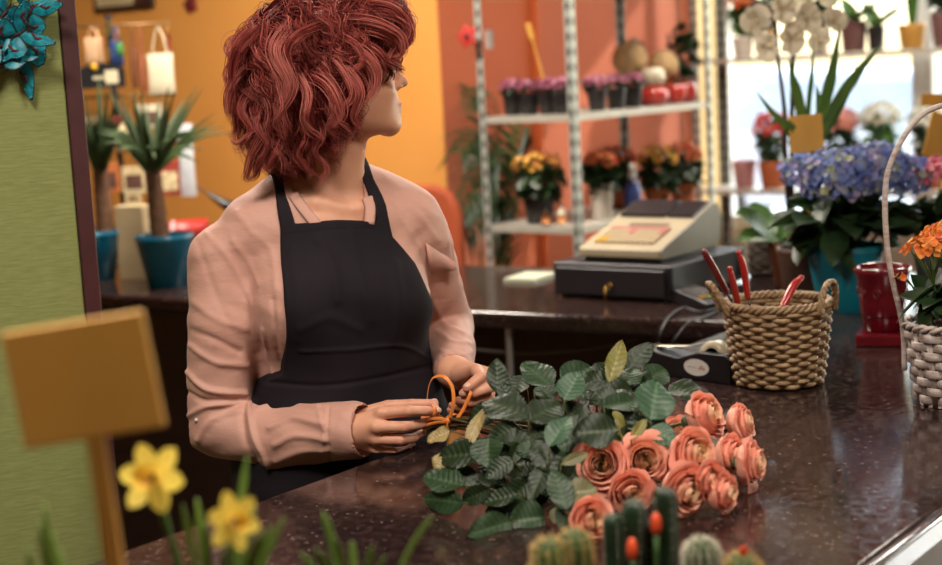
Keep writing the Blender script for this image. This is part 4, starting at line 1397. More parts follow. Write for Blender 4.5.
# ------------------------------------------------------------------ orange ribbon in her fingers
M_rib = mat('orange_satin_ribbon', 'f08a3c', 0.35, var=0.06, sheen=0.2)
rb = thing('ribbon', 'thin orange ribbon looped between her fingers and round the rose stems', 'ribbon', tuple(TIE))
def rib(pts, w=0.0031):
    P = bez([at(*p) for p in pts], 12)
    return G().tube(P, w, 8, flat=0.16, up=(0.3, -1, 0.2))
obj('loop', rib([(449, 421, 2.425), (453.5, 403, 2.42), (452, 387, 2.425), (445, 377.5, 2.43), (438.5, 376, 2.44), (432, 379, 2.447), (428.5, 388, 2.45), (427.5, 402, 2.448), (433, 414, 2.435), (448, 421, 2.428)]), M_rib, rb, world=True)
obj('loop', rib([(456, 421, 2.425), (464, 408, 2.428), (470, 395, 2.43), (471, 391, 2.438)]), M_rib, rb, world=True)
obj('loop', rib([(425, 420, 2.41), (432, 418.5, 2.405), (441, 419, 2.412), (450, 422, 2.425)]), M_rib, rb, world=True)
obj('loop', rib([(424, 428, 2.41), (428, 425, 2.402), (438, 422.5, 2.41), (452, 422, 2.424)]), M_rib, rb, world=True)
obj('loop', rib([(421, 418, 2.43), (430, 414.5, 2.44), (437, 414, 2.43), (446, 421, 2.425)], 0.002), M_rib, rb, world=True)
obj('tail', rib([(409, 440, 2.45), (411, 449, 2.447), (413, 453, 2.445), (416, 456, 2.445)], 0.0022), M_rib, rb, world=True)
ip = rh['index'][0]
ax_ = unit(ip[3] - ip[2]); a1_ = unit(np.cross(ax_, [0, 0, 1])); a2_ = np.cross(ax_, a1_)
cen = ip[3] * 0.55 + ip[2] * 0.45
ring = np.array([cen + (a1_ * math.cos(q) + a2_ * math.sin(q)) * 0.0088 for q in np.linspace(0, 2 * PI, 24)])
g = G().grid(np.stack([ring - ax_ * 0.0032, ring + ax_ * 0.0032], 1))
o = obj('finger_wrap', g, M_rib, rb, world=True)
sm = o.modifiers.new('Solidify', 'SOLIDIFY'); sm.thickness = 0.0008; sm.offset = 1
for dz in (-0.003, 0.001):
    th = np.linspace(0, 2 * PI, 28)
    e1 = unit(np.cross(HE, [0, 0, 1])); e2 = np.array([0, 0, 1.0])
    P = np.array([TIE + HE * (dz + 0.002 * math.sin(q)) + (e1 * math.cos(q) * 0.0165 + e2 * math.sin(q) * 0.0125) for q in th])
    obj('binding', G().tube(P, 0.0022, 6, caps=False), M_rib, rb, world=True)
# ------------------------------------------------------------------ things on the counters
def weave(g, prof, rows, stakes, r, amp, z0, z1, M=None, seg=4):
    "rows of willow woven in front of and behind the stakes"
    n = stakes * seg
    th = np.linspace(0, 2 * PI, n + 1)[:-1]
    for k in range(rows):
        z = z0 + (z1 - z0) * (k + 0.5) / rows
        R = prof(z)
        a = amp * np.cos(th * stakes / 2 + (k % 2) * PI)
        wob = 0.12 * r * np.sin(th * 5 + k * 1.7)
        P = np.stack([(R + a) * np.cos(th), (R + a) * np.sin(th), z + wob], -1)
        P = np.vstack([P, P[:1]])
        g.tube(P, r, 7, caps=False, M=M)

def wicker_mat(name, a, b, c):
    t = NT(name)
    v = t.mapping((40, 40, 160))
    col = t.ramp(t.noise(1.0, 4, v), [(0.25, srgb(a)), (0.5, srgb(b)), (0.75, srgb(c))])
    t.l(col, t.b.inputs['Base Color']); t.b.inputs['Roughness'].default_value = 0.5
    t.bump(t.noise(3, 3, v), 0.25, 0.001)
    return t.m
M_wick = wicker_mat('brown_willow', '5d452f', '8f7354', 'b59a76')
M_wickd = wicker_mat('willow_stake', '4a3625', '6f573e', '8f7758')
M_wwick = wicker_mat('whitewashed_chip_wood', '8d7a74', 'b7a8a2', 'd0c5c0')

# wicker basket
bc = onz(779, 383, TOPZ); 
bk_ = thing('wicker_basket', 'brown wicker basket with two loop handles holding red-handled tools', 'basket', (bc[0], bc[1], TOPZ))
R0b, R1b, Hb = 0.0765, 0.0965, 0.155
pr = lambda z: R0b + (R1b - R0b) * (z / Hb) ** 0.85
g = G(); weave(g, pr, 17, 26, 0.0048, 0.0045, 0.004, Hb - 0.006)
obj('weave', g, M_wick, bk_)
g = G()
for k in range(26):
    a = (k + 0.5) * 2 * PI / 26
    g.tube([((pr(z)) * math.cos(a), (pr(z)) * math.sin(a), z) for z in np.linspace(0.004, Hb, 8)], 0.0026, 6)
obj('stakes', g, M_wickd, bk_)
obj('base', G().lathe([(R0b - 0.002, 0.003), (R0b - 0.002, 0.009), (0.0, 0.011)], 40), M_wickd, bk_)
g = G()
for k in range(3):
    th = np.linspace(0, 2 * PI, 150)
    g.tube(np.stack([(R1b + 0.004 * np.cos(th * 16 + k * 2.09)) * np.cos(th), (R1b + 0.004 * np.cos(th * 16 + k * 2.09)) * np.sin(th), Hb + 0.001 + 0.005 * np.sin(th * 16 + k * 2.09)], -1), 0.0042, 7, caps=False)
obj('rim', g, M_wick, bk_)
for ang, lean in ((rad(-38), 0.0), (rad(184), 0.022)):
    g = G()
    for k in range(3):
        t = np.linspace(0, 1, 46)
        q = PI * t
        w = 0.030
        cx = np.cos(q) * w
        cz = Hb - 0.012 + np.sin(q) ** 0.75 * 0.058
        tw = t * 2 * PI * 4 + k * 2.09
        P = np.stack([R1b + 0.006 + (0.006 + lean) * np.sin(q) + 0.0038 * np.cos(tw), cx + 0.0038 * np.sin(tw) * np.abs(np.sin(q)), cz + 0.0038 * np.sin(tw) * np.abs(np.cos(q))], -1)
        g.tube(P, 0.0038, 7)
    obj('handle', g, M_wick, bk_, M=rotz(ang))

M_red = mat('red_plastic_grip', 'a0211c', 0.32, var=0.06, coat=0.3)
M_dred = mat('dark_red_plastic_grip', '6a1619', 0.32, var=0.08, coat=0.3)
M_steel = mat('dark_steel', '55565a', 0.3, 0.9, var=0.1)
M_yel = mat('yellow_plastic', 'd8a21e', 0.35, var=0.05)
def tool(top, low, Yt, Yl, m, label, r=0.0075, bend=0.0):
    Yt += 0.075; Yl += 0.075
    a = at(top[0], top[1], Yt); b = at(low[0], low[1], Yl)
    d = unit(b - a); foot = b + d * ((b[2] - (TOPZ + 0.020)) / max(1e-3, -d[2]))
    # keep the foot inside the basket
    q = foot[:2] - bc[:2]; L = np.linalg.norm(q)
    if L > 0.045: foot[:2] = bc[:2] + q / L * 0.045
    T = thing('hand_tool', label, 'tool', (bc[0], bc[1], TOPZ + 0.012), 0, 'red-handled tools in the wicker basket')
    side = unit(np.cross(d, [0, 1, 0]))
    P = bez([a, a * 0.6 + b * 0.4 + side * bend, b, b + d * 0.015], 7)
    n = len(P); s = np.linspace(0, 1, n)
    rr = r * (0.72 + 0.28 * np.sin(PI * np.clip(s * 1.15, 0, 1))) * np.minimum(1, np.minimum(s * 9 + 0.45, (1 - s) * 6 + 0.7))
    obj('grip', G().tube(P, rr, 12, flat=0.8), m, T, world=True)
    obj('blade', G().tube(np.linspace(b + d * 0.012, foot, 6), np.linspace(0.005, 0.003, 6), 8, flat=0.4), M_steel, T, world=True)
    obj('end_cap', G().ell(a, (r * 0.7,) * 3, 8, 10), m, T, world=True)
tool((704.5, 252), (724, 288), 2.70, 2.735, M_dred, 'dark red tool handle leaning furthest over the left rim of the wicker basket', 0.0088)
tool((730, 269), (737, 300), 2.685, 2.71, M_red, 'short bright red tool handle at the front left inside the wicker basket', 0.0085)
tool((739, 253), (747, 292), 2.71, 2.72, M_red, 'tall red tool handle standing upright behind the others in the wicker basket', 0.0085, 0.003)
tool((801, 278), (785, 302), 2.72, 2.69, M_red, 'curved red tool handle alone at the right side of the wicker basket', 0.0088, -0.004)

# tape dispenser
a = onz(645, 373.5, TOPZ); b = onz(730, 385, TOPZ)
rz = math.atan2(b[1] - a[1], b[0] - a[0]); Lt = np.linalg.norm(b - a)
td = thing('tape_dispenser', 'black tape dispenser with white oval sticker beside the wicker basket', 'dispenser', (a[0], a[1], TOPZ), rz)
k = Lt / 0.19
prof = [(0, 0), (0.19, 0), (0.19, 0.050), (0.178, 0.056), (0.12, 0.056), (0.075, 0.040), (0.03, 0.046), (0.012, 0.052), (0.0, 0.046)]
g = G()
n = len(prof); Wd = 0.062
Vv = [(x * k, 0, z) for x, z in prof] + [(x * k, Wd, z) for x, z in prof]
g.add(Vv, [tuple(range(n)), tuple(reversed(range(n, 2 * n)))] + [(i, n + i, n + (i + 1) % n, (i + 1) % n) for i in range(n)])
obj('body', g, M_black, td, smooth=False, bevel=0.003)
M_tape = mat('pale_tape', 'c9bfa6', 0.25, var=0.08, coat=0.4)
Mt = tr(0.140 * k, Wd / 2 - 0.012, 0.046) @ rotx(rad(-90))
obj('tape_roll', G().lathe([(0.018, 0.0), (0.030, 0.0), (0.030, 0.024), (0.018, 0.024)], 30, M=Mt), M_tape, td)
Ps = np.array([[(0.125 * k, y, 0.0735), (0.08 * k, y, 0.060), (0.02 * k, y, 0.0545), (0.002 * k, y, 0.053)] for y in (Wd / 2 - 0.011, Wd / 2 + 0.011)])
o = obj('tape_strip', G().grid(Ps), M_tape, td); o.modifiers.new('Solidify', 'SOLIDIFY').thickness = 0.0008
obj('cutter', G().box((0.004, Wd / 2, 0.0525), (0.006, 0.03, 0.006)), M_steel, td, smooth=False)
th = np.arange(32) * 2 * PI / 32
st_ = np.array([(0.118 * k + 0.030 * math.cos(q), -0.0008, 0.026 + 0.0165 * math.sin(q)) for q in th])
M_sticker = mat('white_sticker', 'cfcac6', 0.5, var=0.03)
o = obj('sticker', G().add(st_, [tuple(range(32))]), M_sticker, td, smooth=False); o.modifiers.new('Solidify', 'SOLIDIFY').thickness = 0.0006
M_mark = mat('faint_orange_print', 'c08a68', 0.5, var=0.05); M_markg = mat('faint_grey_print', 'a9a49e', 0.5, var=0.05)
g = G()
g.tube(bez([(0.126 * k, -0.0016, 0.027), (0.131 * k, -0.0016, 0.031), (0.136 * k, -0.0016, 0.028), (0.134 * k, -0.0016, 0.023)], 5), 0.0009, 6)
g.tube(bez([(0.122 * k, -0.0016, 0.024), (0.129 * k, -0.0016, 0.026), (0.138 * k, -0.0016, 0.0245)], 5), 0.0007, 6)
obj('emblem', g, M_mark, o)
obj('emblem_line', G().tube(bez([(0.100 * k, -0.0016, 0.027), (0.109 * k, -0.0016, 0.028), (0.117 * k, -0.0016, 0.0265)], 5), 0.0007, 6), M_markg, o)
obj('price_label', G().box((0.19 * k + 0.0006, 0.03, 0.014), (0.001, 0.034, 0.018)), mat('pale_blue_label', '8fb3c4', 0.4, var=0.05), td, smooth=False)

# cash drawer and register
a = onz(552, 297.5, TOPZ); b = onz(671, 304.5, TOPZ)
rz = math.atan2(b[1] - a[1], b[0] - a[0]); Wc = float(np.linalg.norm(b - a)); Dc, Hc = 0.42, 0.096
M_drawer = mat('charcoal_painted_steel', '221d22', 0.42, 0.0, var=0.12, bump=0.06, bscale=400)
cd = thing('cash_box', 'black steel cash drawer with key in its lock under the cash register', 'cash drawer', (a[0], a[1], TOPZ), rz)
obj('body', G().box((Wc / 2, Dc / 2 + 0.006, Hc / 2 + 0.003), (Wc, Dc - 0.012, Hc - 0.006)), M_drawer, cd, smooth=False, bevel=0.004)
dr = obj('drawer', G().box((Wc / 2, 0.004, Hc / 2 + 0.002), (Wc - 0.034, 0.012, Hc - 0.026)), M_drawer, cd, smooth=False, bevel=0.003)
for x in (0.03, Wc - 0.03):
    for y in (0.03, Dc - 0.03):
        obj('foot', G().lathe([(0.012, 0.0), (0.012, 0.006)], 12, (x, y, 0)), M_black, cd)
M_brass = mat('brass', 'b08d4a', 0.25, 1.0, var=0.1)
kx = Wc * 0.50
obj('lock', G().lathe([(0.009, 0), (0.009, 0.006), (0.006, 0.008)], 18, M=tr(kx, -0.002, 0.038) @ rotx(rad(90))), M_steel, dr)
g = G().ell((kx + 0.012, -0.018, 0.044), (0.010, 0.003, 0.008), 8, 12).box((kx, -0.012, 0.038), (0.0035, 0.022, 0.006))
g.tube([(kx - 0.002, -0.017, 0.034), (kx - 0.003, -0.017, 0.012), (kx - 0.004, -0.016, 0.002)], [0.003, 0.0028, 0.002], 6)
obj('key', g, M_brass, dr)['label'] = 'brass key hanging in the lock'

ux = np.array([math.cos(rz), math.sin(rz)]); uy = np.array([-ux[1], ux[0]])
def reg(x, y): return np.array([a[0], a[1]]) + ux * x + uy * y
p = reg(0.063, 0.045); Wr, Dr = 0.255, 0.335
zr = TOPZ + Hc + 0.0005
cr_ = thing('cash_register', 'beige cash register with sloping keyboard on top of the black cash drawer', 'cash register', (p[0], p[1], zr), rz)
M_beige = mat('aged_beige_plastic', 'a3957c', 0.45, var=0.05)
M_winlit = mat('window_lit_beige_plastic', '8f8a80', 0.42, var=0.05)  # housing beige turned grey: window light on the right side, put into the colour
M_dkgrey = mat('smoked_dark_plastic', '2a2427', 0.22, var=0.08)
prof = [(0, 0.012), (0, 0.034), (0.012, 0.040), (0.19, 0.094), (0.20, 0.100), (0.29, 0.130), (0.315, 0.128), (Dr, 0.085), (Dr - 0.01, 0.03), (Dr - 0.03, 0.012)]
def side_prism(prof, x0, x1):
    n = len(prof)
    Vv = [(x0, y, z) for y, z in prof] + [(x1, y, z) for y, z in prof]
    return G().add(Vv, [tuple(reversed(range(n))), tuple(range(n, 2 * n))] + [(i, (i + 1) % n, n + (i + 1) % n, n + i) for i in range(n)])
obj('housing', side_prism(prof, 0, Wr - 0.006), M_beige, cr_, smooth=False, bevel=0.004)
obj('side_panel', side_prism([(y, z) if 0.0 < y else (y + 0.004, z) for y, z in prof], Wr - 0.006, Wr), M_winlit, cr_, smooth=False)['label'] = 'side panel coloured grey for window light'
obj('base', G().box((Wr / 2, Dr / 2, 0.006), (Wr - 0.02, Dr - 0.03, 0.012)), M_black, cr_, smooth=False)
sl_a = math.atan2(0.054, 0.178)
Ms = tr(0, 0.012, 0.040) @ rotx(sl_a)
obj('display_slot', G().box((Wr * 0.52, 0.148, 0.0006), (0.120, 0.018, 0.002)), mat('amber_grey_display', '6d6250', 0.3, var=0.05), cr_, smooth=False, M=Ms)
kb = obj('keyboard', G().box((Wr * 0.48, 0.073, 0.0008), (0.185, 0.105, 0.002)), mat('worn_keyboard_plate', '97866f', 0.5, var=0.08), cr_, smooth=False, M=Ms)
M_key = mat('cream_key', 'b8a588', 0.45, var=0.05); M_keyp = mat('pink_key', 'c07a76', 0.45, var=0.05); M_keyy = mat('yellow_key', 'c9a04a', 0.45, var=0.05)
gs = {0: G(), 1: G(), 2: G()}
for r_ in range(6):
    for c_ in range(10):
        kind = 2 if (r_ < 2 and c_ < 2) else (1 if (r_ == 5 or (c_ in (4, 9) and r_ > 2)) else 0)
        gs[kind].box((Wr * 0.48 - 0.083 + c_ * 0.0184, 0.028 + r_ * 0.0175, 0.004), (0.0135, 0.0125, 0.006))
for kk, m_, nm in ((0, M_key, 'keys'), (1, M_keyp, 'keys'), (2, M_keyy, 'keys')):
    o = obj(nm, gs[kk], m_, kb, smooth=False)
    if kk: o['label'] = {1: 'pink keys', 2: 'yellow keys'}[kk]
Mp = tr(0, 0.195, 0.098) @ rotx(math.atan2(0.030, 0.09))
obj('printer_cover', G().box((Wr * 0.34, 0.050, 0.005), (Wr * 0.56, 0.098, 0.010)), M_dkgrey, cr_, smooth=False, bevel=0.003, M=Mp)
obj('printer_cover', G().box((Wr * 0.80, 0.050, 0.004), (Wr * 0.32, 0.098, 0.008)), M_dkgrey, cr_, smooth=False, bevel=0.003, M=Mp)

# card terminal
p = onz(701, 305, TOPZ)
ct = thing('card_terminal', 'black card payment terminal with coloured keys beside the cash drawer', 'card terminal', (p[0], p[1], TOPZ), rad(28))
obj('body', side_prism([(-0.08, 0.0), (-0.08, 0.016), (-0.03, 0.026), (0.07, 0.040), (0.08, 0.036), (0.08, 0.0)], -0.040, 0.040), M_black, ct, smooth=False, bevel=0.004)
Mk = tr(0, -0.03, 0.0262) @ rotx(math.atan2(0.014, 0.10))
g = G()
for r_ in range(4):
    for c_ in range(3): g.box((-0.022 + c_ * 0.022, 0.015 + r_ * 0.016, 0.002), (0.016, 0.010, 0.004))
obj('keypad', g, mat('dark_grey_key', '55504e', 0.5, var=0.05), ct, smooth=False, M=Mk)
for c_, cc in enumerate(('b8862a', '7f8a3a', 'b0392a')):
    o = obj('key', G().box((-0.022 + c_ * 0.022, -0.006, 0.002), (0.017, 0.010, 0.004)), mat('terminal_key_%s' % ('amber', 'green', 'red')[c_], cc, 0.45, var=0.05), ct, smooth=False, M=Mk)
    o['label'] = ('amber key', 'green key', 'red key')[c_]

# note pad
p = onz(531, 279, TOPZ)
npd = thing('note_pad', 'pale green paper pad lying left of the cash drawer', 'note pad', (p[0], p[1], TOPZ), rad(-30))
obj('sheets', G().box((0, 0, 0.006), (0.105, 0.15, 0.010)), mat('pale_green_paper', 'a8ab95', 0.8, var=0.06), npd, smooth=False)
obj('backing', G().box((0, 0, 0.0006), (0.108, 0.153, 0.0012)), mat('grey_card', '7d786f', 0.8), npd, smooth=False)

# cables
M_cable = mat('black_cable', '1c191b', 0.45, var=0.1); M_gcable = mat('grey_cable', '6f675f', 0.5, var=0.1)
def cable(pts, r, m, label):
    P = bez(pts, 10)
    return tag(obj('cable', G().tube(P, r, 8), m), label, 'cable')
def zt(px, py, dz=0.004):
    p = onz(px, py, TOPZ + dz); return p
cable([zt(718, 308), zt(700, 312), zt(683, 308, .012), zt(668, 318), at(661, 332, 3.50), at(655, 352, 3.52)], 0.0034, M_cable, 'black cable curling over the back counter edge near the card terminal')
cable([zt(728, 306), zt(706, 316, .006), zt(690, 322, .01), at(676, 338, 3.44), at(668, 352, 3.46)], 0.0034, M_cable, 'second black cable dropping beside the tape dispenser')
cable([at(452, 346, 4.0), at(480, 350, 3.98), at(530, 353, 3.95), at(580, 350, 3.9), at(612, 345, 3.88), at(640, 338, 3.85)], 0.005, M_gcable, 'grey cable sagging below the back counter')

# red glazed pot on its square red tray
p = onz(888, 342, TOPZ)
M_redglaze = mat('dark_red_glaze', '5f0f1a', 0.16, var=0.10, vscale=30, coat=0.5)
rt = thing('plant_tray', 'square dark red glazed tray under the red pot', 'tray', (p[0], p[1], TOPZ), rad(-20))
obj('slab', G().box((0, 0, 0.013), (0.125, 0.125, 0.026)), M_redglaze, rt, smooth=False, bevel=0.005)
rp = thing('glazed_pot', 'empty dark red glazed pot with embossed scrolls on the square red tray', 'pot', (p[0] - 0.006, p[1] + 0.012, TOPZ + 0.0262))
obj('body', G().lathe([(0.0, 0.0), (0.040, 0.0), (0.043, 0.003), (0.049, 0.060), (0.056, 0.118), (0.060, 0.124), (0.060, 0.134), (0.057, 0.137), (0.053, 0.134), (0.046, 0.03), (0.0, 0.012)], 44), M_redglaze, rp)
g = G()
for k_ in range(9):
    a_ = k_ * 2 * PI / 9
    pts = []
    for q in np.linspace(0, 2.6 * PI, 22):
        rr_ = 0.011 * (1 - q / (3.2 * PI)); aa = a_ + rr_ * math.cos(q) / 0.053; zz = 0.082 + rr_ * math.sin(q)
        R_ = 0.049 + 0.007 * (zz - 0.06) / 0.058 + 0.0006
        pts.append((R_ * math.cos(aa), R_ * math.sin(aa), zz))
    g.tube(pts, 0.0016, 6)
obj('relief', g, M_redglaze, rp)

# ------------------------------------------------------------------ flower helpers
def floret(rn, s, n=4, cup=0.2, w=0.62):
    "one small flat flower, axis +Z: list of petal grids"
    out = []
    r0 = rn.rand() * 6
    for k in range(n):
        P = leafgrid(s, s * w * 1.5, cup, -0.05, 0, 4, 2, peak=0.6, tip=0.6)
        out.append((rotz(r0 + k * 2 * PI / n) @ rotx(rad(18)), P))
    return out
def orient(p, n, s=1.0):
    z = unit(n); x = unit(np.cross([0.13, 0.97, 0.21], z)); y = np.cross(z, x)
    M = np.eye(4); M[:3, 0] = x * s; M[:3, 1] = y * s; M[:3, 2] = z * s; M[:3, 3] = p
    return M
def flower_ball(c, r, count, size, rn, n=4, zmin=-0.4, cup=0.2, jitter=0.12):
    g = G(); tint = []
    c = np.asarray(c, float); r = np.asarray(r, float) * np.ones(3)
    for i in range(count):
        z = 1 - (1 - zmin) * (i + 0.5) / count; a = i * 2.39996 + rn.rand() * 0.4
        d = np.array([math.sqrt(max(0, 1 - z * z)) * math.cos(a), math.sqrt(max(0, 1 - z * z)) * math.sin(a), z])
        p = c + d * r * (1 + rn.normal() * jitter * 0.5)
        M = orient(p, d + rn.normal(size=3) * 0.25, 1.0)
        tv = rn.rand()
        for Mp_, P in floret(rn, size * (0.85 + 0.3 * rn.rand()), n, cup):
            g.grid(P, M=M @ Mp_); tint.append(np.full(P.shape[0] * P.shape[1], tv))
    return g, np.concatenate(tint)
def foliage(c, r, count, L, W, rn, serr=0.0, fold=0.2, zmin=-0.5, droop=0.25, rough_in=0.35):
    "a crown of leaves about c, radii r"
    g = G()
    c = np.asarray(c, float); r = np.asarray(r, float) * np.ones(3)
    for i in range(count):
        d = unit(rn.normal(size=3))
        if d[2] < zmin: d[2] = abs(d[2])
        rad_ = rough_in + (1 - rough_in) * rn.rand() ** 0.6
        p = c + d * r * rad_
        out = unit(d * np.array([1, 1, 0.4]) + rn.normal(size=3) * 0.45)
        l = L * (0.7 + 0.5 * rn.rand())
        P = leafgrid(l, W * (0.75 + 0.5 * rn.rand()), fold, droop, serr, 8, 4)
        nrm = np.array([0, 0, 1.0]) * 0.9 + d * 0.5 + rn.normal(size=3) * 0.3
        g.grid(P, M=frame(p - out * l * 0.5, p + out * l * 0.5, nrm))
    return g
def colmat(name, stops, rough=0.5, tl=0.25):
    t = NT(name)
    a = t.n('ShaderNodeAttribute'); a.attribute_name = 'tint'
    c = t.ramp(a.outputs['Fac'], [(p, srgb(h)) for p, h in stops])
    t.l(c, t.b.inputs['Base Color']); t.b.inputs['Roughness'].default_value = rough
    tr_ = t.n('ShaderNodeBsdfTranslucent'); t.l(c, tr_.inputs['Color'])
    mx = t.n('ShaderNodeMixShader'); mx.inputs[0].default_value = tl
    t.l(t.b.outputs[0], mx.inputs[1]); t.l(tr_.outputs[0], mx.inputs[2]); t.l(mx.outputs[0], t.out.inputs['Surface'])
    return t.m
M_soil = mat('dark_potting_soil', '2a1d15', 0.95, var=0.3, vscale=60, bump=0.6, bscale=90)
M_leafd = leafmat('deep_green_leaf', '1e311b', '2c4423', 0.42)
M_leafm = leafmat('fresh_green_leaf', '3a5a28', '557a38', 0.42)
M_stemg = leafmat('green_stem', '4a6b30', '5d7a3c', 0.5)
def pot_prof(r0, r1, h, lip=0.006, wall=0.004):
    return [(0.0, 0.0), (r0 - 0.002, 0.0), (r0, 0.002), (r1 - lip * 0.3, h - lip * 2), (r1, h - lip * 1.8), (r1, h - 0.001), (r1 - 0.001, h), (r1 - wall, h), (r1 - wall - 0.002, h - lip * 2.2), (r1 - wall - 0.003, h - lip * 3)]
def pot(T, r0, r1, h, m, lip=0.006, n=36, soil=True):
    obj('pot', G().lathe(pot_prof(r0, r1, h, lip), n), m, T, sharp=45)
    if soil: obj('soil', G().lathe([(r1 - 0.006, h - lip * 2.9), (r1 * 0.5, h - lip * 2.3), (0.0, h - lip * 2.0)], n), M_soil, T)

# hydrangea
p = onz(846, 309, TOPZ)
hy = thing('hydrangea', 'blue hydrangea with dark leaves in a turquoise pot behind the wicker basket', 'potted plant', (p[0], p[1], TOPZ))
M_turq = mat('turquoise_glaze', '117488', 0.35, var=0.08)
pot(hy, 0.066, 0.092, 0.158, M_turq, 0.008)
rn = np.random.RandomState(4)
obj('foliage', foliage((0, 0, 0.215), (0.17, 0.15, 0.09), 95, 0.105, 0.065, rn, 0.04, 0.2, -0.7), M_leafd, hy)
M_hyd = colmat('blue_hydrangea_petal', [(0.0, 'b3b98a'), (0.12, '9aa2b4'), (0.3, '6f80b8'), (0.55, '5f74b4'), (0.75, '7f8fc6'), (0.88, '8b82b4'), (1.0, 'a092b0')], 0.55, 0.3)
for (hx, hyy, dY, rr_) in ((804, 173, 0.02, 0.054), (838, 179, -0.055, 0.084), (874, 171, 0.0, 0.082), (902, 178, 0.02, 0.066)):
    c = at(hx, hyy, p[1] + dY) - np.array([p[0], p[1], TOPZ])
    g, tn = flower_ball(c, (rr_, rr_, rr_ * 0.80), int(170 * (rr_ / 0.07) ** 2), 0.0115, rn, 4, -0.55)
    fh = obj('flower_head', g, M_hyd, hy, attr=tn)
    if hx == 804: fh['label'] = 'smaller mauve flower head'
    obj('stem', G().tube(bez([(c[0] * 0.2, c[1] * 0.2, 0.12), (c[0] * 0.8, c[1] * 0.8, c[2] * 0.7), c - np.array([0, 0, rr_ * 0.55])], 6), 0.004, 7), M_stemg, fh)

# kalanchoe in the whitewashed hoop basket
p = onz(957, 402, TOPZ)
kb_ = thing('hoop_basket', 'whitewashed woven basket with tall hoop handle holding an orange flowering plant', 'basket', (p[0], p[1], TOPZ))
R0k, R1k, Hk = 0.066, 0.088, 0.142
pk = lambda z: R0k + (R1k - R0k) * (z / Hk)
g = G(); n_ = 18
for k_ in range(8):                                   # flat chips
    z = 0.006 + (Hk - 0.014) * (k_ + 0.5) / 8
    th = np.linspace(0, 2 * PI, n_ * 4 + 1)
    a_ = 0.0045 * np.cos(th * n_ / 2 + (k_ % 2) * PI); R_ = pk(z) + a_
    hz = (Hk - 0.014) / 8 * 0.47
    P = np.array([np.stack([(R_ + o_) * np.cos(th), (R_ + o_) * np.sin(th), np.full_like(th, z + zz)], -1) for o_, zz in ((0.0, -hz), (0.0022, -hz * .7), (0.0022, hz * .7), (0.0, hz), (-0.002, 0), (0.0, -hz))])
    g.grid(P)
obj('weave', g, M_wwick, kb_)
g = G()
for k_ in range(n_):
    a_ = (k_) * 2 * PI / n_
    g.box((0, 0, 0), (0.001, 0.011, 0.001), M=np.eye(4))
    g.tube([(pk(z) * math.cos(a_), pk(z) * math.sin(a_), z) for z in (0.002, Hk / 2, Hk)], 0.006, 6, flat=0.3, up=(math.cos(a_), math.sin(a_), 0))
obj('stakes', g, M_wwick, kb_)
obj('base', G().lathe([(R0k, 0.001), (R0k, 0.006), (0, 0.007)], 36), M_wwick, kb_)
g = G()
for k_ in range(2):
    th = np.linspace(0, 2 * PI, 120)
    g.tube(np.stack([(R1k + 0.004 * np.cos(th * 14 + k_ * PI)) * np.cos(th), (R1k + 0.004 * np.cos(th * 14 + k_ * PI)) * np.sin(th), Hk + 0.004 * np.sin(th * 14 + k_ * PI)], -1), 0.0042, 6, caps=False)
obj('rim', g, M_wwick, kb_)
pts = [(-R1k, 0.01, 0.06), (-R1k - 0.004, 0.008, Hk), (-R1k - 0.026, 0.0, Hk + 0.10), (-R1k - 0.034, 0, Hk + 0.20), (-R1k - 0.026, 0, Hk + 0.275), (-0.075, 0, Hk + 0.345), (-0.03, 0, Hk + 0.375), (0.03, 0, Hk + 0.375), (0.075, 0, Hk + 0.345), (R1k + 0.026, 0, Hk + 0.275), (R1k + 0.034, 0, Hk + 0.20), (R1k + 0.026, 0, Hk + 0.10), (R1k + 0.004, 0.008, Hk), (R1k, 0.01, 0.06)]
obj('hoop_handle', G().tube(bez(pts, 8), 0.0048, 9), M_wwick, kb_)
kl = thing('kalanchoe', 'orange kalanchoe with green leaves growing in the whitewashed hoop basket', 'flowering plant', (p[0], p[1], TOPZ + 0.012))
rn = np.random.RandomState(9)
obj('soil', G().lathe([(0.0, 0.0), (0.055, 0.0), (0.070, 0.105), (0.03, 0.115), (0.0, 0.115)], 30), M_soil, kl)
obj('foliage', foliage((0.0, 0, 0.165), (0.085, 0.085, 0.065), 60, 0.085, 0.045, rn, 0.05, 0.25, -0.2), M_leafd, kl)
M_org = colmat('orange_kalanchoe_petal', [(0.0, 'd9622a'), (0.5, 'e8893c'), (1.0, 'efa95a')], 0.5)
for (dx, dy, dz, r_, cn) in ((-0.058, -0.03, 0.262, 0.040, 80), (0.0, -0.02, 0.285, 0.048, 90), (0.055, 0.0, 0.27, 0.042, 70), (-0.01, 0.045, 0.275, 0.036, 50), (-0.100, -0.012, 0.215, 0.008, 4)):
    g, tn = flower_ball((dx, dy, dz), (r_, r_, r_ * 0.55), cn, 0.0075, rn, 4, -0.1)
    fh = obj('flower_head', g, M_org, kl, attr=tn)
    g = G()
    for k_ in range(7):
        a_ = k_ * 0.9; e_ = np.array([dx + r_ * 0.7 * math.cos(a_), dy + r_ * 0.7 * math.sin(a_), dz])
        g.tube(bez([(dx * 0.3, dy * 0.3, 0.11), (dx * 0.8, dy * 0.8, 0.2), e_], 5), 0.0018, 5)
    obj('stem', g, M_stemg, fh)

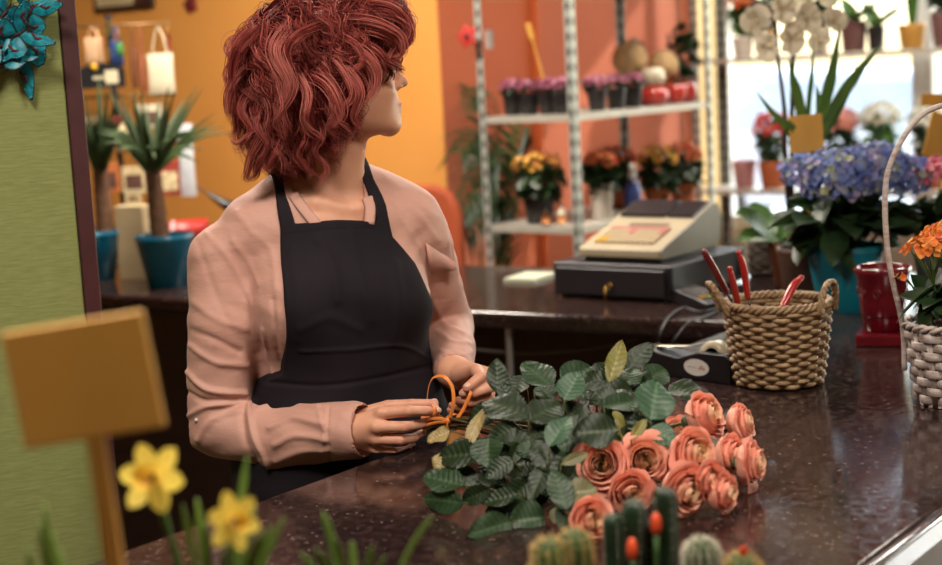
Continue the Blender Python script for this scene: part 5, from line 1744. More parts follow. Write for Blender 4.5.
# pink flowers beyond the hoop basket
p = at(944, 228, 3.62)
pf = thing('pink_kalanchoe', 'pink flowering plant at the right edge beyond the hoop basket', 'potted plant', (p[0], p[1], TOPZ))
pot(pf, 0.055, 0.072, 0.12, mat('grey_plastic_pot', '4a4648', 0.5))
rn = np.random.RandomState(19)
obj('foliage', foliage((0, 0, 0.19), (0.10, 0.10, 0.07), 60, 0.08, 0.05, rn, 0.04), M_leafd, pf)
M_pinkp = colmat('pink_petal', [(0.0, 'b8455c'), (0.5, 'd0687a'), (1.0, 'df8f98')], 0.5)
for (dx, dy, dz, r_) in ((-0.03, -0.03, 0.31, 0.05), (0.05, 0.0, 0.32, 0.05), (0.0, 0.05, 0.32, 0.05)):
    g, tn = flower_ball((dx, dy, dz), (r_, r_, r_ * 0.6), 70, 0.010, rn, 5, -0.2)
    obj('flower_head', g, M_pinkp, pf, attr=tn)

# yellow wooden tags
M_tag = mat('yellow_painted_wood', 'd9a149', 0.5, var=0.10, vscale=9, stretch=(1, 1, 0.25))
def plant_tag(base, top_c, w, h, th, label, tilt=0.0, rz=0.0, stake_w=0.012, group=None):
    "board h x w on a stake stuck in the soil at base; the board's middle at top_c"
    T = thing('plant_tag', label, 'plant tag', tuple(base), rz, group)
    L = np.asarray(top_c) - np.asarray(base); c, s = math.cos(-rz), math.sin(-rz)
    L = np.array([c * L[0] - s * L[1], s * L[0] + c * L[1], L[2]])
    Mb = tr(*L) @ roty(tilt)
    g = G().box((0, 0, 0), (w, th, h), M=Mb)
    obj('board', g, M_tag, T, smooth=False, bevel=min(0.002, th * 0.3))
    foot = np.array([0, 0, 0.0]); up = (Mb @ np.array([0, 0, -h / 2 + 0.004, 1]))[:3]
    d = unit(up - foot); x = unit(np.cross([0, 1, 0], d)); y = np.cross(d, x)
    Ms_ = np.eye(4); Ms_[:3, 0] = x; Ms_[:3, 1] = y; Ms_[:3, 2] = d; Ms_[:3, 3] = (foot + up) / 2
    obj('stake', G().box((0, 0, 0), (stake_w, th, np.linalg.norm(up - foot)), M=Ms_), M_tag, T, smooth=False, bevel=min(0.002, th * 0.3))
    return T

# strap-leaved plant and its tag behind the hydrangea
def behind(px, Y): return at(px, 200, Y)[0]
Yq = 3.80
p = np.array([behind(806, Yq), Yq, TOPZ])
sp_ = thing('strap_leaf_plant', 'plant with long upright strap leaves behind the blue hydrangea', 'potted plant', tuple(p))
pot(sp_, 0.06, 0.078, 0.13, M_leafd if False else mat('brown_plastic_pot', '4c3326', 0.5))
g = G()
for pts, w in (
    (((806, 160, 3.78), (822, 110, 3.76), (833, 66, 3.76), (840, 25, 3.78)), 0.030),
    (((812, 160, 3.77), (834, 108, 3.74), (858, 72, 3.72), (884, 42, 3.72)), 0.030),
    (((800, 160, 3.80), (786, 128, 3.78), (770, 110, 3.78), (756, 91, 3.78)), 0.018),
    (((804, 160, 3.80), (800, 110, 3.80), (793, 80, 3.80), (789, 58, 3.80)), 0.028),
    (((806, 160, 3.82), (808, 110, 3.84), (812, 70, 3.84), (813, 40, 3.84)), 0.014),
    (((810, 160, 3.80), (818, 126, 3.80), (818, 96, 3.80), (815, 84, 3.80)), 0.016),
    (((812, 165, 3.78), (838, 112, 3.76), (850, 84, 3.76), (857, 62, 3.76)), 0.016),
    (((800, 165, 3.78), (794, 130, 3.74), (776, 120, 3.72), (770, 128, 3.72)), 0.016),
):
    P = bez([p + np.array([0, 0, 0.10])] + [at(*q) for q in pts], 7)
    n_ = len(P); s = np.linspace(0, 1, n_)
    g.grid(blade(P - p, w * np.minimum(1, np.minimum(0.45 + s * 1.8, (1 - s) * 3.2 + 0.03)), (0.15, -1, 0.1), 0.22))
o = obj('leaves', g, leafmat('strap_leaf_green', '4f7233', '67893f', 0.42), sp_); o.modifiers.new('Solidify', 'SOLIDIFY').thickness = 0.0012
b_ = p + np.array([0.0, -0.05, 0.115]); c_ = at(806.5, 133.5, Yq - 0.06)
plant_tag((b_[0], b_[1], b_[2]), c_, 0.083, 0.092, 0.004, 'yellow wooden plant tag among the strap leaves above the hydrangea', rad(-3))

# white orchid
Yo = 4.02
p = np.array([behind(790, Yo), Yo, TOPZ])
orc = thing('orchid', 'white moth orchid on tall dark stems before the window', 'potted plant', tuple(p))
pot(orc, 0.045, 0.062, 0.12, mat('clay_pot', '8d5238', 0.7))
M_dstem = mat('dark_orchid_stem', '2c1c1a', 0.5, var=0.2)
M_orch = leafmat('cream_orchid_petal', 'cdbfa6', 'd8ccb8', 0.5, 30)
stems = [[(785, 150, Yo), (785, 119, Yo), (783, 96, Yo), (777, 50, Yo), (774, 16, Yo), (762, 2, Yo - .03), (750, 6, Yo - .04)],
         [(792, 150, Yo), (792, 119, Yo), (793, 64, Yo), (796, 22, Yo), (806, 14, Yo - .02), (818, 16, Yo - .03), (824, 26, Yo - .03)]]
for st in stems:
    P = bez([p + np.array([0, 0, 0.09])] + [at(*q) for q in st], 7) - p
    obj('stem', G().tube(P, np.linspace(0.0075, 0.004, len(P)), 7), M_dstem, orc)
rn = np.random.RandomState(2)
for i_, (fx, fy, dY, sz) in enumerate(((756, 20, -.05, .047), (768, 46, -.06, .047), (783, 8, -.06, .047), (791, 38, -.05, .050), (808, 18, -.06, .044), (834, 20, -.05, .040), (820, 40, -.05, .036), (806, -2, -.05, .046), (830, -8, -.05, .042))):
    c = at(fx, fy, Yo + dY) - p
    g = G()
    M0 = orient(c, (rn.normal() * 0.5, -1, 0.1 + rn.normal() * 0.25))
    r0 = rn.rand() * 0.6
    for k_ in range(5):
        big = k_ in (1, 4)
        L_ = sz * (0.95 if big else 0.85); W_ = sz * (1.15 if big else 0.62)
        g.grid(leafgrid(L_, W_, 0.08, 0.12, 0, 9, 6, peak=0.55, wave=0.05, tip=0.6, seed=i_ * 7 + k_), M=M0 @ rotz(r0 + k_ * 2 * PI / 5) @ rotx(rad(12)))
    fl_ = obj('flower', g, M_orch, orc)
    obj('lip', G().ell((0, -0.006, 0.004), (0.005, 0.008, 0.005), 6, 8, M=M0), mat('orchid_lip', 'cdb98c', 0.5), fl_)
g = G()
for a_ in (0.3, 1.6, 2.9, 4.2, 5.3):
    P = leafgrid(0.17, 0.06, 0.25, 0.35, 0, 10, 4)
    g.grid(P, M=tr(0, 0, 0.10) @ rotz(a_) @ rotx(rad(28)))
obj('leaves', g, M_leafd, orc)

# broad-leaved plant in the grey woven trough
p = onz(786, 276, TOPZ)
tg = thing('woven_planter', 'grey woven planter box left of the turquoise pot', 'planter', (p[0], p[1] + 0.05, TOPZ), rad(-15))
M_gw = wicker_mat('grey_weave', '4a413d', '6a5f58', '857a72')
g = G()
hw_, hd_ = 0.085, 0.06
for k_ in range(8):
    z = 0.006 + 0.0125 * (k_ + 0.5)
    pts = []
    per = []
    for (x0, y0, x1, y1) in ((-hw_, -hd_, hw_, -hd_), (hw_, -hd_, hw_, hd_), (hw_, hd_, -hw_, hd_), (-hw_, hd_, -hw_, -hd_)):
        for t in np.linspace(0, 1, 16, endpoint=False): per.append((x0 + (x1 - x0) * t, y0 + (y1 - y0) * t))
    for i_, (x, y) in enumerate(per):
        q = 1 + 0.03 * math.cos(i_ * PI / 2 + k_ * PI); pts.append((x * q, y * q, z))
    pts.append(pts[0]); g.tube(pts, 0.0068, 6, caps=False)
obj('weave', g, M_gw, tg)
obj('liner', G().box((0, 0, 0.05), (hw_ * 1.9, hd_ * 1.9, 0.09)), M_soil, tg, smooth=False)
bl_ = thing('broad_leaf_plant', 'young plant with broad drooping green leaves in the grey woven planter', 'plant', (p[0] - 0.02, p[1] + 0.05, TOPZ + 0.096))
for pts, w in ((((775, 240, 4.05), (760, 226, 4.0), (744, 214, 3.98), (735, 213, 3.98)), 0.062), (((778, 240, 4.05), (762, 236, 3.98), (746, 236, 3.95), (738, 242, 3.95)), 0.050), (((780, 240, 4.08), (786, 224, 4.1), (792, 214, 4.1), (797, 212, 4.1)), 0.045), (((776, 240, 4.1), (768, 222, 4.15), (756, 208, 4.18), (748, 206, 4.18)), 0.055), (((785, 240, 4.02), (794, 232, 3.98), (804, 234, 3.96), (808, 240, 3.96)), 0.045)):
    P = bez([np.array([p[0] - 0.02, p[1] + 0.05, TOPZ + 0.098])] + [at(*q) for q in pts], 6) - np.array([p[0] - 0.02, p[1] + 0.05, TOPZ + 0.096])
    s = np.linspace(0, 1, len(P))
    obj('leaf', G().grid(blade(P, w * np.clip(np.sin(PI * s ** 1.3), 0.06, 1), (0.1, -0.7, 0.7), 0.2)), M_leafm, bl_)
# ------------------------------------------------------------------ foreground: tag, daffodils, cacti (all stand on the counter's near end)
M_terra = mat('terracotta', 'a4552f', 0.8, var=0.12, bump=0.15, bscale=120)
M_bplas = mat('black_nursery_pot', '1f1a1d', 0.45, var=0.1)
M_daff = colmat('daffodil_yellow', [(0.0, 'ecd05a'), (0.6, 'f0d860'), (1.0, 'e6bb45')], 0.5, 0.3)
M_bladeg = leafmat('daffodil_leaf', '5a7a30', '7d9a42', 0.45)

def daff_flower(c, n, s, T):
    M0 = orient(c, n)
    g = G(); tn = []
    for k in range(6):
        P = leafgrid(s, s * 0.62, 0.12, 0.05, 0, 9, 4, peak=0.5, tip=0.8)
        g.grid(P, M=M0 @ rotz(k * PI / 3 + 0.2) @ tr(0, s * 0.12, 0) @ rotx(rad(8 if k % 2 else 16))); tn.append(np.full(P.shape[0] * P.shape[1], 0.3))
    fl = obj('flower', g, M_daff, T, attr=np.concatenate(tn))
    th = np.linspace(0, 2 * PI, 25)
    P = np.array([[(r * math.cos(q), r * math.sin(q), z + 0.002 * math.sin(9 * q) * (r > s * 0.36)) for q in th] for r, z in ((s * 0.18, 0), (s * 0.24, s * 0.2), (s * 0.28, s * 0.5), (s * 0.38, s * 0.68))])
    g = G().grid(P, M=M0)
    obj('trumpet', g, M_daff, fl, attr=np.full(P.shape[0] * P.shape[1], 0.95))['label'] = 'deeper yellow trumpet'

def daffodils(loc, label, flowers, leaves, r=0.05, h=0.10):
    T = thing('daffodils', label, 'potted plant', tuple(loc), 0, 'pots of dwarf daffodils at the near end of the counter')
    pot(T, r * 0.8, r, h, M_bplas)
    L = np.array(loc)
    for (px, py, Y, s, n) in flowers:
        c = at(px, py, Y) - L
        daff_flower(c, n, s, T)
        b = np.array([0.01 * math.cos(px), 0.01 * math.sin(px), h - 0.02])
        P = bez([b, b * 0.4 + c * 0.6 + np.array([0, 0.006, -0.01]), c - unit(n) * 0.004], 8)
        obj('stem', G().tube(P, 0.0028, 7), M_stemg, T)
    g = G()
    for (px, py, Y, w) in leaves:
        tip = at(px, py, Y) - L
        b = np.array([tip[0] * 0.22, tip[1] * 0.22, h - 0.02])
        P = bez([b, b * 0.5 + tip * 0.5 + np.array([0, 0, 0.02]), tip], 9); s = np.linspace(0, 1, len(P))
        g.grid(blade(P, w * 0.62 * np.minimum(1, (1 - s) * 7 + 0.12), (0.1, -1, 0.1), 0.25))
    o = obj('leaves', g, M_bladeg, T); o.modifiers.new('Solidify', 'SOLIDIFY').thickness = 0.0012
    return T
d1 = at(205, 500, 1.30); d2 = at(350, 500, 1.36); d0 = at(52, 500, 1.22)
daffodils((d1[0], d1[1], TOPZ), 'dwarf daffodils in bloom, two yellow flowers open in front of her sleeve', [(154, 478, 1.30, 0.030, (-0.25, -1, 0.35)), (232, 521, 1.28, 0.025, (0.7, -0.9, 0.2))],
          [(247, 455, 1.33, .011), (197, 498, 1.32, .012), (182, 504, 1.30, .010), (205, 520, 1.27, .010), (272, 524, 1.30, .011), (284, 516, 1.31, .009), (262, 530, 1.27, .014), (158, 505, 1.31, .010), (225, 545, 1.25, .012), (255, 508, 1.3, .010)])
daffodils((d2[0], d2[1], TOPZ), 'daffodil pot with leaf tips only, before the hands', [], [(323, 511, 1.36, .013), (334, 535, 1.34, .010), (372, 546, 1.35, .010), (352, 540, 1.37, .011), (432, 515, 1.36, .008), (316, 548, 1.33, .012), (300, 552, 1.35, .010), (385, 556, 1.33, .010)])
daffodils((d0[0], d0[1], TOPZ), 'daffodil pot at the far left with a green bud against the green partition', [], [(44, 502, 1.22, .010), (40, 520, 1.20, .012), (52, 530, 1.23, .010), (26, 545, 1.2, .010), (60, 548, 1.25, .010)])
fg_base = np.array([at(140, 700, 1.14)[0], 1.14, TOPZ + 0.0])
tp = thing('tag_pot', 'small dark pot holding the big yellow wooden tag', 'pot', (fg_base[0] + 0.0, 1.14, TOPZ))
pot(tp, 0.035, 0.045, 0.08, M_bplas)
pt_ = plant_tag((fg_base[0], 1.14, TOPZ + 0.068), at(84, 380, 1.12), 0.109, 0.091, 0.006, 'large blank yellow wooden tag at the left, before the green partition', rad(-6.5), 0, 0.0145)

M_cact = leafmat('cactus_green', '34512c', '486a38', 0.5, 40)
M_cactd = leafmat('dark_cactus_green', '182c1c', '223a24', 0.4, 40)
M_spine = mat('golden_spines', 'c9a668', 0.6, var=0.15)
M_wspine = mat('white_wool', 'cfc8b4', 0.9, var=0.1)
M_graft = mat('coral_red_cactus_flower', 'e2542f', 0.45, var=0.12)
def cactus(g, gs, c, r, h, ribs, spine, nz=10, dense=1):
    "ribbed body with spines along the ribs; returns nothing"
    q0 = max(0.3, 1 - 1.25 * r / h)
    prf = lambda q: 1.0 if q < q0 else math.sqrt(max(0.0, 1 - ((q - q0) / (1 - q0)) ** 2)) * 0.985 + 0.015
    ph = np.concatenate([np.linspace(0, q0, 6), q0 + (1 - q0) * np.sin(np.linspace(0.15, 1, 10) * PI / 2)]); th = np.linspace(0, 2 * PI, ribs * 6, endpoint=False)
    P = []
    for q in ph:
        rr = r * prf(q) * (0.88 + 0.12 * min(1, q * 3))
        P.append([(c[0] + rr * (1 + 0.13 * math.cos(ribs * t)) * math.cos(t), c[1] + rr * (1 + 0.13 * math.cos(ribs * t)) * math.sin(t), c[2] + h * q) for t in th])
    P = np.array(P); o = g.n
    g.grid(P, cv=True)
    g.f.append(tuple(g.n - len(th) + k for k in range(len(th))))
    if gs is not None:
        for k in range(ribs):
            t0 = k * 2 * PI / ribs
            for q in np.linspace(0.15, 0.98, nz):
                rr = r * prf(q) * 1.1
                p = np.array([c[0] + rr * math.cos(t0), c[1] + rr * math.sin(t0), c[2] + h * q])
                for j in range(4 * dense):
                    d = unit(np.array([math.cos(t0), math.sin(t0), 0.25]) + NR.normal(size=3) * 0.7) * spine * (0.6 + 0.8 * NR.rand())
                    gs.tube([p, p + d], [0.0004, 0.00015], 3, caps=False)
def cactus_pot(px, Y, label, r=0.028, h=0.058, m=None):
    x = at(px, 560, Y)[0]
    T = thing('cactus', label, 'cactus', (x, Y, TOPZ), 0, 'small potted cacti in front of the roses')
    pot(T, r * 0.78, r, h, m or M_terra, 0.004)
    return T
def top_at(T, px, py, dY=0.0):
    return at(px, py, T.location[1] + dY) - np.array(T.location)
T = cactus_pot(561, 1.50, 'pair of round golden-spined cacti in one pot before the lowest rose', 0.034)
for (px, py, r_, dY) in ((549, 538, 0.016, 0.0), (573, 529, 0.017, 0.012)):
    t_ = top_at(T, px, py, dY); g, gs = G(), G()
    cactus(g, gs, (t_[0], t_[1], 0.050), r_, t_[2] - 0.050, 11, 0.007, 12, 2)
    b = obj('stem', g, M_cact, T); obj('spines', gs, M_spine, b)
T = cactus_pot(645, 1.52, 'dark green column cacti with a coral bud in front of the roses', 0.044)
for i_, (px, py, r_, dY, rb) in enumerate(((664, 486, 0.0118, -0.012, 5), (633, 499, 0.0125, 0.006, 5), (612, 513, 0.0105, -0.008, 5), (650, 520, 0.009, 0.016, 5))):
    t_ = top_at(T, px, py, dY); g = G(); gs = G()
    cactus(g, gs, (t_[0], t_[1], 0.050), r_, t_[2] - 0.050, rb, 0.002, 12, 1)
    b = obj('stem', g, M_cactd, T); obj('spines', gs, M_wspine, b)
for (px, py) in ((632, 549), (656, 524)):
    t_ = top_at(T, px, py, -0.024)
    obj('bud', G().ell(t_, (0.0058, 0.0058, 0.0125), 10, 14), M_graft, T)['label'] = 'coral flower bud'
    obj('bud_stalk', G().tube(bez([(t_[0] * 0.8, t_[1] * 0.8, 0.05), t_ - np.array([0, 0, 0.012])], 5), 0.003, 6), M_cact, T)
T = cactus_pot(703, 1.56, 'low woolly white cactus right of the dark columns', 0.027)
t_ = top_at(T, 701, 538); g, gs = G(), G()
cactus(g, gs, (t_[0], t_[1], 0.048), 0.0175, t_[2] - 0.048, 14, 0.005, 14, 3)
b = obj('stem', g, M_cact, T); obj('wool', gs, M_wspine, b)
T = cactus_pot(742, 1.54, 'small spiny cactus with a red flower on top, rightmost of the cacti', 0.027)
t_ = top_at(T, 742, 553); g, gs = G(), G()
cactus(g, gs, (t_[0], t_[1], 0.048), 0.0175, max(0.02, t_[2] - 0.048), 12, 0.006, 10, 2)
b = obj('stem', g, M_cact, T); obj('spines', gs, M_spine, b)
g = G()
for k in range(6):
    g.grid(leafgrid(0.012, 0.006, 0.2, -0.1, 0, 6, 3), M=tr(t_[0] + 0.001, t_[1] - 0.004, t_[2] - 0.003) @ rotz(k * PI / 3) @ rotx(rad(62)))
obj('flower', g, M_graft, T)

# ------------------------------------------------------------------ butterflies clipped to the green partition
M_bfly = NT('butterfly_wing')
_v = M_bfly.noise(55, 3)
_a = M_bfly.n('ShaderNodeAttribute'); _a.attribute_name = 'tint'
_c = M_bfly.ramp(_v, [(0.35, srgb('0f7f97')), (0.7, srgb('2aa6b4'))])
_c = M_bfly.mix(_a.outputs['Fac'], _c, srgb('10262f'))
M_bfly.l(_c, M_bfly.b.inputs['Base Color']); M_bfly.b.inputs['Roughness'].default_value = 0.4
M_bfly = M_bfly.m
M_bbody = mat('butterfly_body', '3a1c18', 0.6); M_bspot = mat('butterfly_maroon_spot', '5e2320', 0.5); M_bead = mat('pale_turquoise_glitter', '6fc3c9', 0.2, 0.2)
FORE = [(0.0, 0.03), (0.12, 0.30), (0.34, 0.62), (0.66, 0.92), (0.98, 1.08), (1.04, 1.0), (0.95, 0.78), (0.84, 0.52), (0.66, 0.26), (0.40, 0.08), (0.06, 0.0)]
HIND = [(0.04, 0.02), (0.40, 0.06), (0.70, 0.06), (0.84, -0.14), (0.80, -0.40), (0.66, -0.58), (0.64, -0.90), (0.56, -0.96), (0.48, -0.66), (0.28, -0.56), (0.10, -0.34)]
def wing_mesh(outl, s):
    o = np.array(outl); o = np.array([o[0] * (1 - f) + o[-1] * f if False else o[i] * (1 - f) + o[(i + 1) % len(o)] * f for i in range(len(o)) for f in (0, 0.5)])
    c = o.mean(0) * np.array([0.85, 1.0])
    R_ = [0.0, 0.3, 0.55, 0.75, 0.88, 0.95, 1.0]
    P = np.array([[np.append((c + (p - c) * r) * s, s * (0.05 * math.sin(3 * r) * (1 - r) + 0.03 * math.cos(7 * p[0]) * r)) for p in o] for r in R_])
    tn = np.array([[0.95 if r > 0.9 else (0.45 if (k % 4 == 0 and r > 0.3) else 0.0) for k in range(len(o))] for r in R_])
    return P, tn.reshape(-1), c * s
def butterfly(px, py, s, rot, tilt, label, Yf=2.80):
    d_ = ray(px, py); nrm = np.array([math.sin(PA), -math.cos(PA), 0]); o_ = np.array([PX, PY, 0]) + nrm * (0.010 + (2.80 - Yf))
    c = CAM + d_ * (((o_ - CAM) @ nrm) / (d_ @ nrm))
    T = thing('butterfly_ornament', label, 'ornament', tuple(c), 0, 'turquoise butterfly ornaments on the green partition')
    M0 = rotz(PA) @ rotx(rad(90)) @ rotz(rot) @ rotx(tilt)
    for side in (-1, 1):
        for outl in (FORE, HIND):
            P, tn, cc = wing_mesh(outl, s)
            P = P * np.array([side, 1, 1])
            Mw = M0 @ roty(-side * rad(26))
            w_ = obj('wing', G().grid(P, cv=True, M=Mw), M_bfly, T, attr=tn)
            w_.modifiers.new('Solidify', 'SOLIDIFY').thickness = 0.0008
            g = G()
            for k in range(6):
                f = 0.2 + 0.6 * k / 5; q = P[4][int(len(P[4]) * (0.30 + 0.32 * k / 5))]
                g.ell((q[0], q[1], q[2] + 0.0015), s * 0.026, 5, 6, M=Mw)
            obj('beads', g, M_bead, w_)
            g = G()
            for (dx, dy, a_) in ((-0.10, -0.02, 0.6), (0.08, 0.06, -0.2)):
                g.ell((0, 0, 0), (s * 0.05, s * 0.16, 0.0012), 6, 8, M=Mw @ tr(side * (cc[0] + dx * s), cc[1] + dy * s, s * 0.05) @ rotz(-side * (0.7 + a_)))
            obj('spots', g, M_bspot, w_)
    g = G().tube([(0, -s * 0.32, 0.004), (0, 0, 0.006), (0, s * 0.28, 0.004)], [s * 0.03, s * 0.05, s * 0.03], 8, M=M0)
    for side in (-1, 1): g.tube(bez([(0, s * 0.28, 0.005), (side * s * 0.12, s * 0.5, 0.012), (side * s * 0.22, s * 0.75, 0.016)], 5), s * 0.010, 5, M=M0)
    obj('body', g, M_bbody, T)
butterfly(20, 55, 0.058, rad(150), rad(-14), 'lowest turquoise butterfly, wings spread, at the bottom of the cluster')
butterfly(2, 46, 0.062, rad(100), rad(-10), 'turquoise butterfly at the left edge, beside the lowest one', 2.775)
butterfly(18, 34, 0.052, rad(-62), rad(18), 'turquoise butterfly in the middle, pale wing turned to the right', 2.755)
butterfly(4, 14, 0.068, rad(-40), rad(-10), 'turquoise butterfly at the upper left with dark-edged wings', 2.785)
butterfly(30, 12, 0.048, rad(-30), rad(24), 'topmost small turquoise butterfly with thin raised antennae', 2.77)

# ------------------------------------------------------------------ steel shelving unit against the orange wall
SB = np.array([0.372, 5.00]); SD = np.array([0.945, 5.71])
sx = (SD - SB) / np.linalg.norm(SD - SB); sy = np.array([-sx[1], sx[0]]); SLEN = float(np.linalg.norm(SD - SB)); SDEP = 0.40
srz = math.atan2(sx[1], sx[0])
M_post = mat('galvanised_steel_post', 'a3a69f', 0.4, 0.35, var=0.1, vscale=30)
M_slot = mat('dark_slot', '1c1818', 0.8, var=0)
M_board = mat('galvanised_shelf', 'b2ada2', 0.45, 0.25, var=0.08)
def shelf_unit(name, label, loc, rz, length, depth, levels, height, post=0.027):
    T = thing(name, label, 'shelving unit', loc, rz)
    for (x, y) in ((0, 0), (length, 0), (0, depth), (length, depth)):
        ox = 1 if x == 0 else -1; oy = 1 if y == 0 else -1
        g = G(); mi = []
        nz_ = int(height / 0.025); zz = np.linspace(0, height, nz_ + 1)
        fr_ = (0.0, 0.28, 0.72, 1.0)
        prof_ = [(x + ox * post * f, y) for f in reversed(fr_)] + [(x, y + oy * post * f) for f in fr_[1:]]
        P = np.array([[(a_, b_, z) for a_, b_ in prof_] for z in zz])
        g.grid(P)
        p_ = obj('post', g, [M_post, M_slot], T, smooth=False)
        p_.data.polygons.foreach_set('material_index', [1 if (k // 6) % 2 == 0 and k % 6 in (1, 4) else 0 for k in range(len(g.f))])
        p_.modifiers.new('Solidify', 'SOLIDIFY').thickness = 0.002
    for z in levels:
        g = G().box((length / 2, depth / 2, z - 0.004), (length - 0.005, depth - 0.005, 0.006))
        g.box((length / 2, 0.004, z - 0.012), (length - 0.005, 0.004, 0.022)).box((length / 2, depth - 0.004, z - 0.012), (length - 0.005, 0.004, 0.022))
        g.box((0.004, depth / 2, z - 0.012), (0.004, depth - 0.01, 0.022)).box((length - 0.004, depth / 2, z - 0.012), (0.004, depth - 0.01, 0.022))
        obj('shelf', g, M_board, T, smooth=False)
    return T
ZU, ZL = 1.408, 1.03
shelf_unit('shelving_unit', 'slotted steel shelving unit with flowerpots against the orange wall', (SB[0], SB[1], 0), srz, SLEN, SDEP, (0.35, 0.70, ZL, ZU, 1.86), 2.25)
def sh_(x, y, z): q = SB + sx * x + sy * y; return (q[0], q[1], z + 0.0005)
def shx(px, y):
    return float(min(np.linspace(0.02, SLEN - 0.03, 300), key=lambda x: abs(proj(sh_(x, y, 1.45))[0] - px)))

M_cyc = colmat('magenta_blossom', [(0.0, '8a3f5a'), (0.5, 'a55a74'), (1.0, 'bf8090')], 0.55)
def small_pot(T, r, h, m): pot(T, r * 0.78, r, h, m, 0.004, 24)
rn = np.random.RandomState(31)
PINK = [((0.075, 0.31), 'first pot of pink flowers at the shaded left end of the upper shelf'), ((0.07, 0.235), 'second pot of pink flowers from the left end of the upper shelf'), ((0.075, 0.16), 'third pot of pink flowers on the upper shelf, holding the yellow stick'), ((0.06, 0.09), 'fourth pot of pink flowers, just left of the middle steel post'),
        ((shx(597, .08), 0.08), 'pot of pale pink flowers just right of the middle steel post'), ((shx(616, .08), 0.08), 'pot of pink flowers between two others right of the middle post'), ((shx(633, .08), 0.08), 'pot of pink flowers beside the stacked red and cream pots')]
for i_, ((x, y), lab) in enumerate(PINK):
    T = thing('potted_flower', lab, 'potted plant', sh_(x, y, ZU), 0, 'black pots of pink flowers on the upper shelf')
    small_pot(T, 0.036, 0.075, M_bplas)
    obj('foliage', foliage((0, 0, 0.085), (0.045, 0.045, 0.022), 26, 0.045, 0.03, rn, 0, 0.2, -0.2), M_leafd, T)
    g, tn = flower_ball((0, 0, 0.095), (0.042, 0.042, 0.024), 34, 0.0115, rn, 5, -0.1)
    obj('flowers', g, M_cyc, T, attr=tn)
p = np.array(sh_(0.075, 0.16, ZU)) + np.array([0.0, 0.0, 0.068])
e_ = at(530, 31, p[1])
plant_tag(tuple(p), e_, 0.02, 0.055, 0.003, 'thin yellow stick tag leaning in a pink flower pot', rad(-14), 0, 0.007)
M_rgl = mat('bright_red_glaze', 'b8352c', 0.2, var=0.08, coat=0.4)
M_cream = mat('cream_glaze', 'd9cdb4', 0.3, var=0.05, coat=0.2)
def round_pot(x, y, z, r, h, m, label, group=None):
    T = thing('round_pot', label, 'pot', sh_(x, y, z), 0, group)
    pr_ = [(0, 0), (r * 0.6, 0), (r * 0.82, h * 0.12), (r, h * 0.45), (r * 0.95, h * 0.75), (r * 0.72, h * 0.97), (r * 0.66, h), (r * 0.62, h * 0.96), (r * 0.6, h * 0.8), (0, h * 0.75)]
    obj('body', G().lathe(pr_, 28), m, T)
    return T
round_pot(shx(653, .10), 0.10, ZU, 0.060, 0.066, M_rgl, 'wide red glazed round pot under the cream pot', 'red glazed round pots on the upper shelf')
round_pot(shx(653, .10), 0.10, ZU + 0.0665, 0.048, 0.070, M_cream, 'cream glazed pot standing on top of a red one')
round_pot(shx(676, .09), 0.09, ZU, 0.040, 0.070, M_rgl, 'middle red glazed round pot, right of the stacked pair', 'red glazed round pots on the upper shelf')
round_pot(shx(694, .09), 0.09, ZU, 0.042, 0.076, M_rgl, 'right-hand red glazed round pot near the end of the upper shelf', 'red glazed round pots on the upper shelf')
M_ballc = mat('dry_beige_moss', 'cfac7e', 0.9, var=0.2, vscale=60, bump=0.8, bscale=150)
for (x, y, px, py, r_, lab) in ((shx(631, .21), 0.21, 631, 59, 0.066, 'left beige ball topiary behind the pink flowers'), (shx(664, .15), 0.15, 664, 66, 0.060, 'right beige ball topiary behind the red pots')):
    T = thing('ball_topiary', lab, 'ornamental ball', sh_(x, y, ZU), 0, 'beige ball topiaries on the upper shelf')
    small_pot(T, 0.040, 0.08, M_terra)
    c = np.array([0, 0, at(px, py, T.location[1])[2] - T.location[2]])
    obj('stick', G().tube([(0, 0, 0.06), (0, 0, c[2])], 0.005, 8), M_dstem, T)
    bg = G().ell(c, r_, 26, 40)
    V_ = bg.V(); V_ = c + (V_ - c) * (1 + 0.02 * np.sin(V_[:, 0:1] * 300 + 5 * np.sin(V_[:, 2:3] * 210)) * np.sin(V_[:, 1:2] * 260))
    obj('ball', (V_, bg.f), M_ballc, T)
T = thing('bushy_plant', 'small dark green bushy plant behind the cream pot', 'potted plant', sh_(shx(655, .33), 0.33, ZU)); small_pot(T, 0.04, 0.08, M_terra)
obj('foliage', foliage((0, 0, 0.20), (0.055, 0.055, 0.05), 90, 0.035, 0.02, rn, 0, .2, -1), M_leafd, T); obj('stem', G().tube([(0, 0, 0.06), (0, 0, 0.2)], 0.004, 6), M_dstem, T)
T = thing('ivy', 'trailing dark green ivy in a brown pot at the right end of the upper shelf', 'potted plant', sh_(shx(705, .13), 0.13, ZU)); small_pot(T, 0.05, 0.095, mat('brown_glaze', '6b4a35', 0.4))
obj('foliage', foliage((0.035, 0, 0.185), (0.06, 0.06, 0.12), 150, 0.035, 0.028, rn, 0, .2, -1), M_leafd, T); obj('stem', G().tube(bez([(0, 0, 0.07), (-0.01, 0, 0.15), (-0.03, 0, 0.26)], 6), 0.004, 6), M_dstem, T)
q = SB + sx * 0.02 + sy * (SDEP + 0.012)
T = tag(obj('price_card', G().box((0, 0, 0), (0.036, 0.002, 0.062)), mat('white_card', 'd9d9d4', 0.6, var=0.03), smooth=False, loc=tuple(at(645, 30, 5.84)), rz=0.1), 'white card hung on the rear steel post', 'card')
T.location = tuple(np.array([SB + sx * 0.012 + sy * (SDEP - 0.05)][0]).tolist()) + (at(645, 31, 5.2)[2],)
T.rotation_euler = (0, 0, srz)

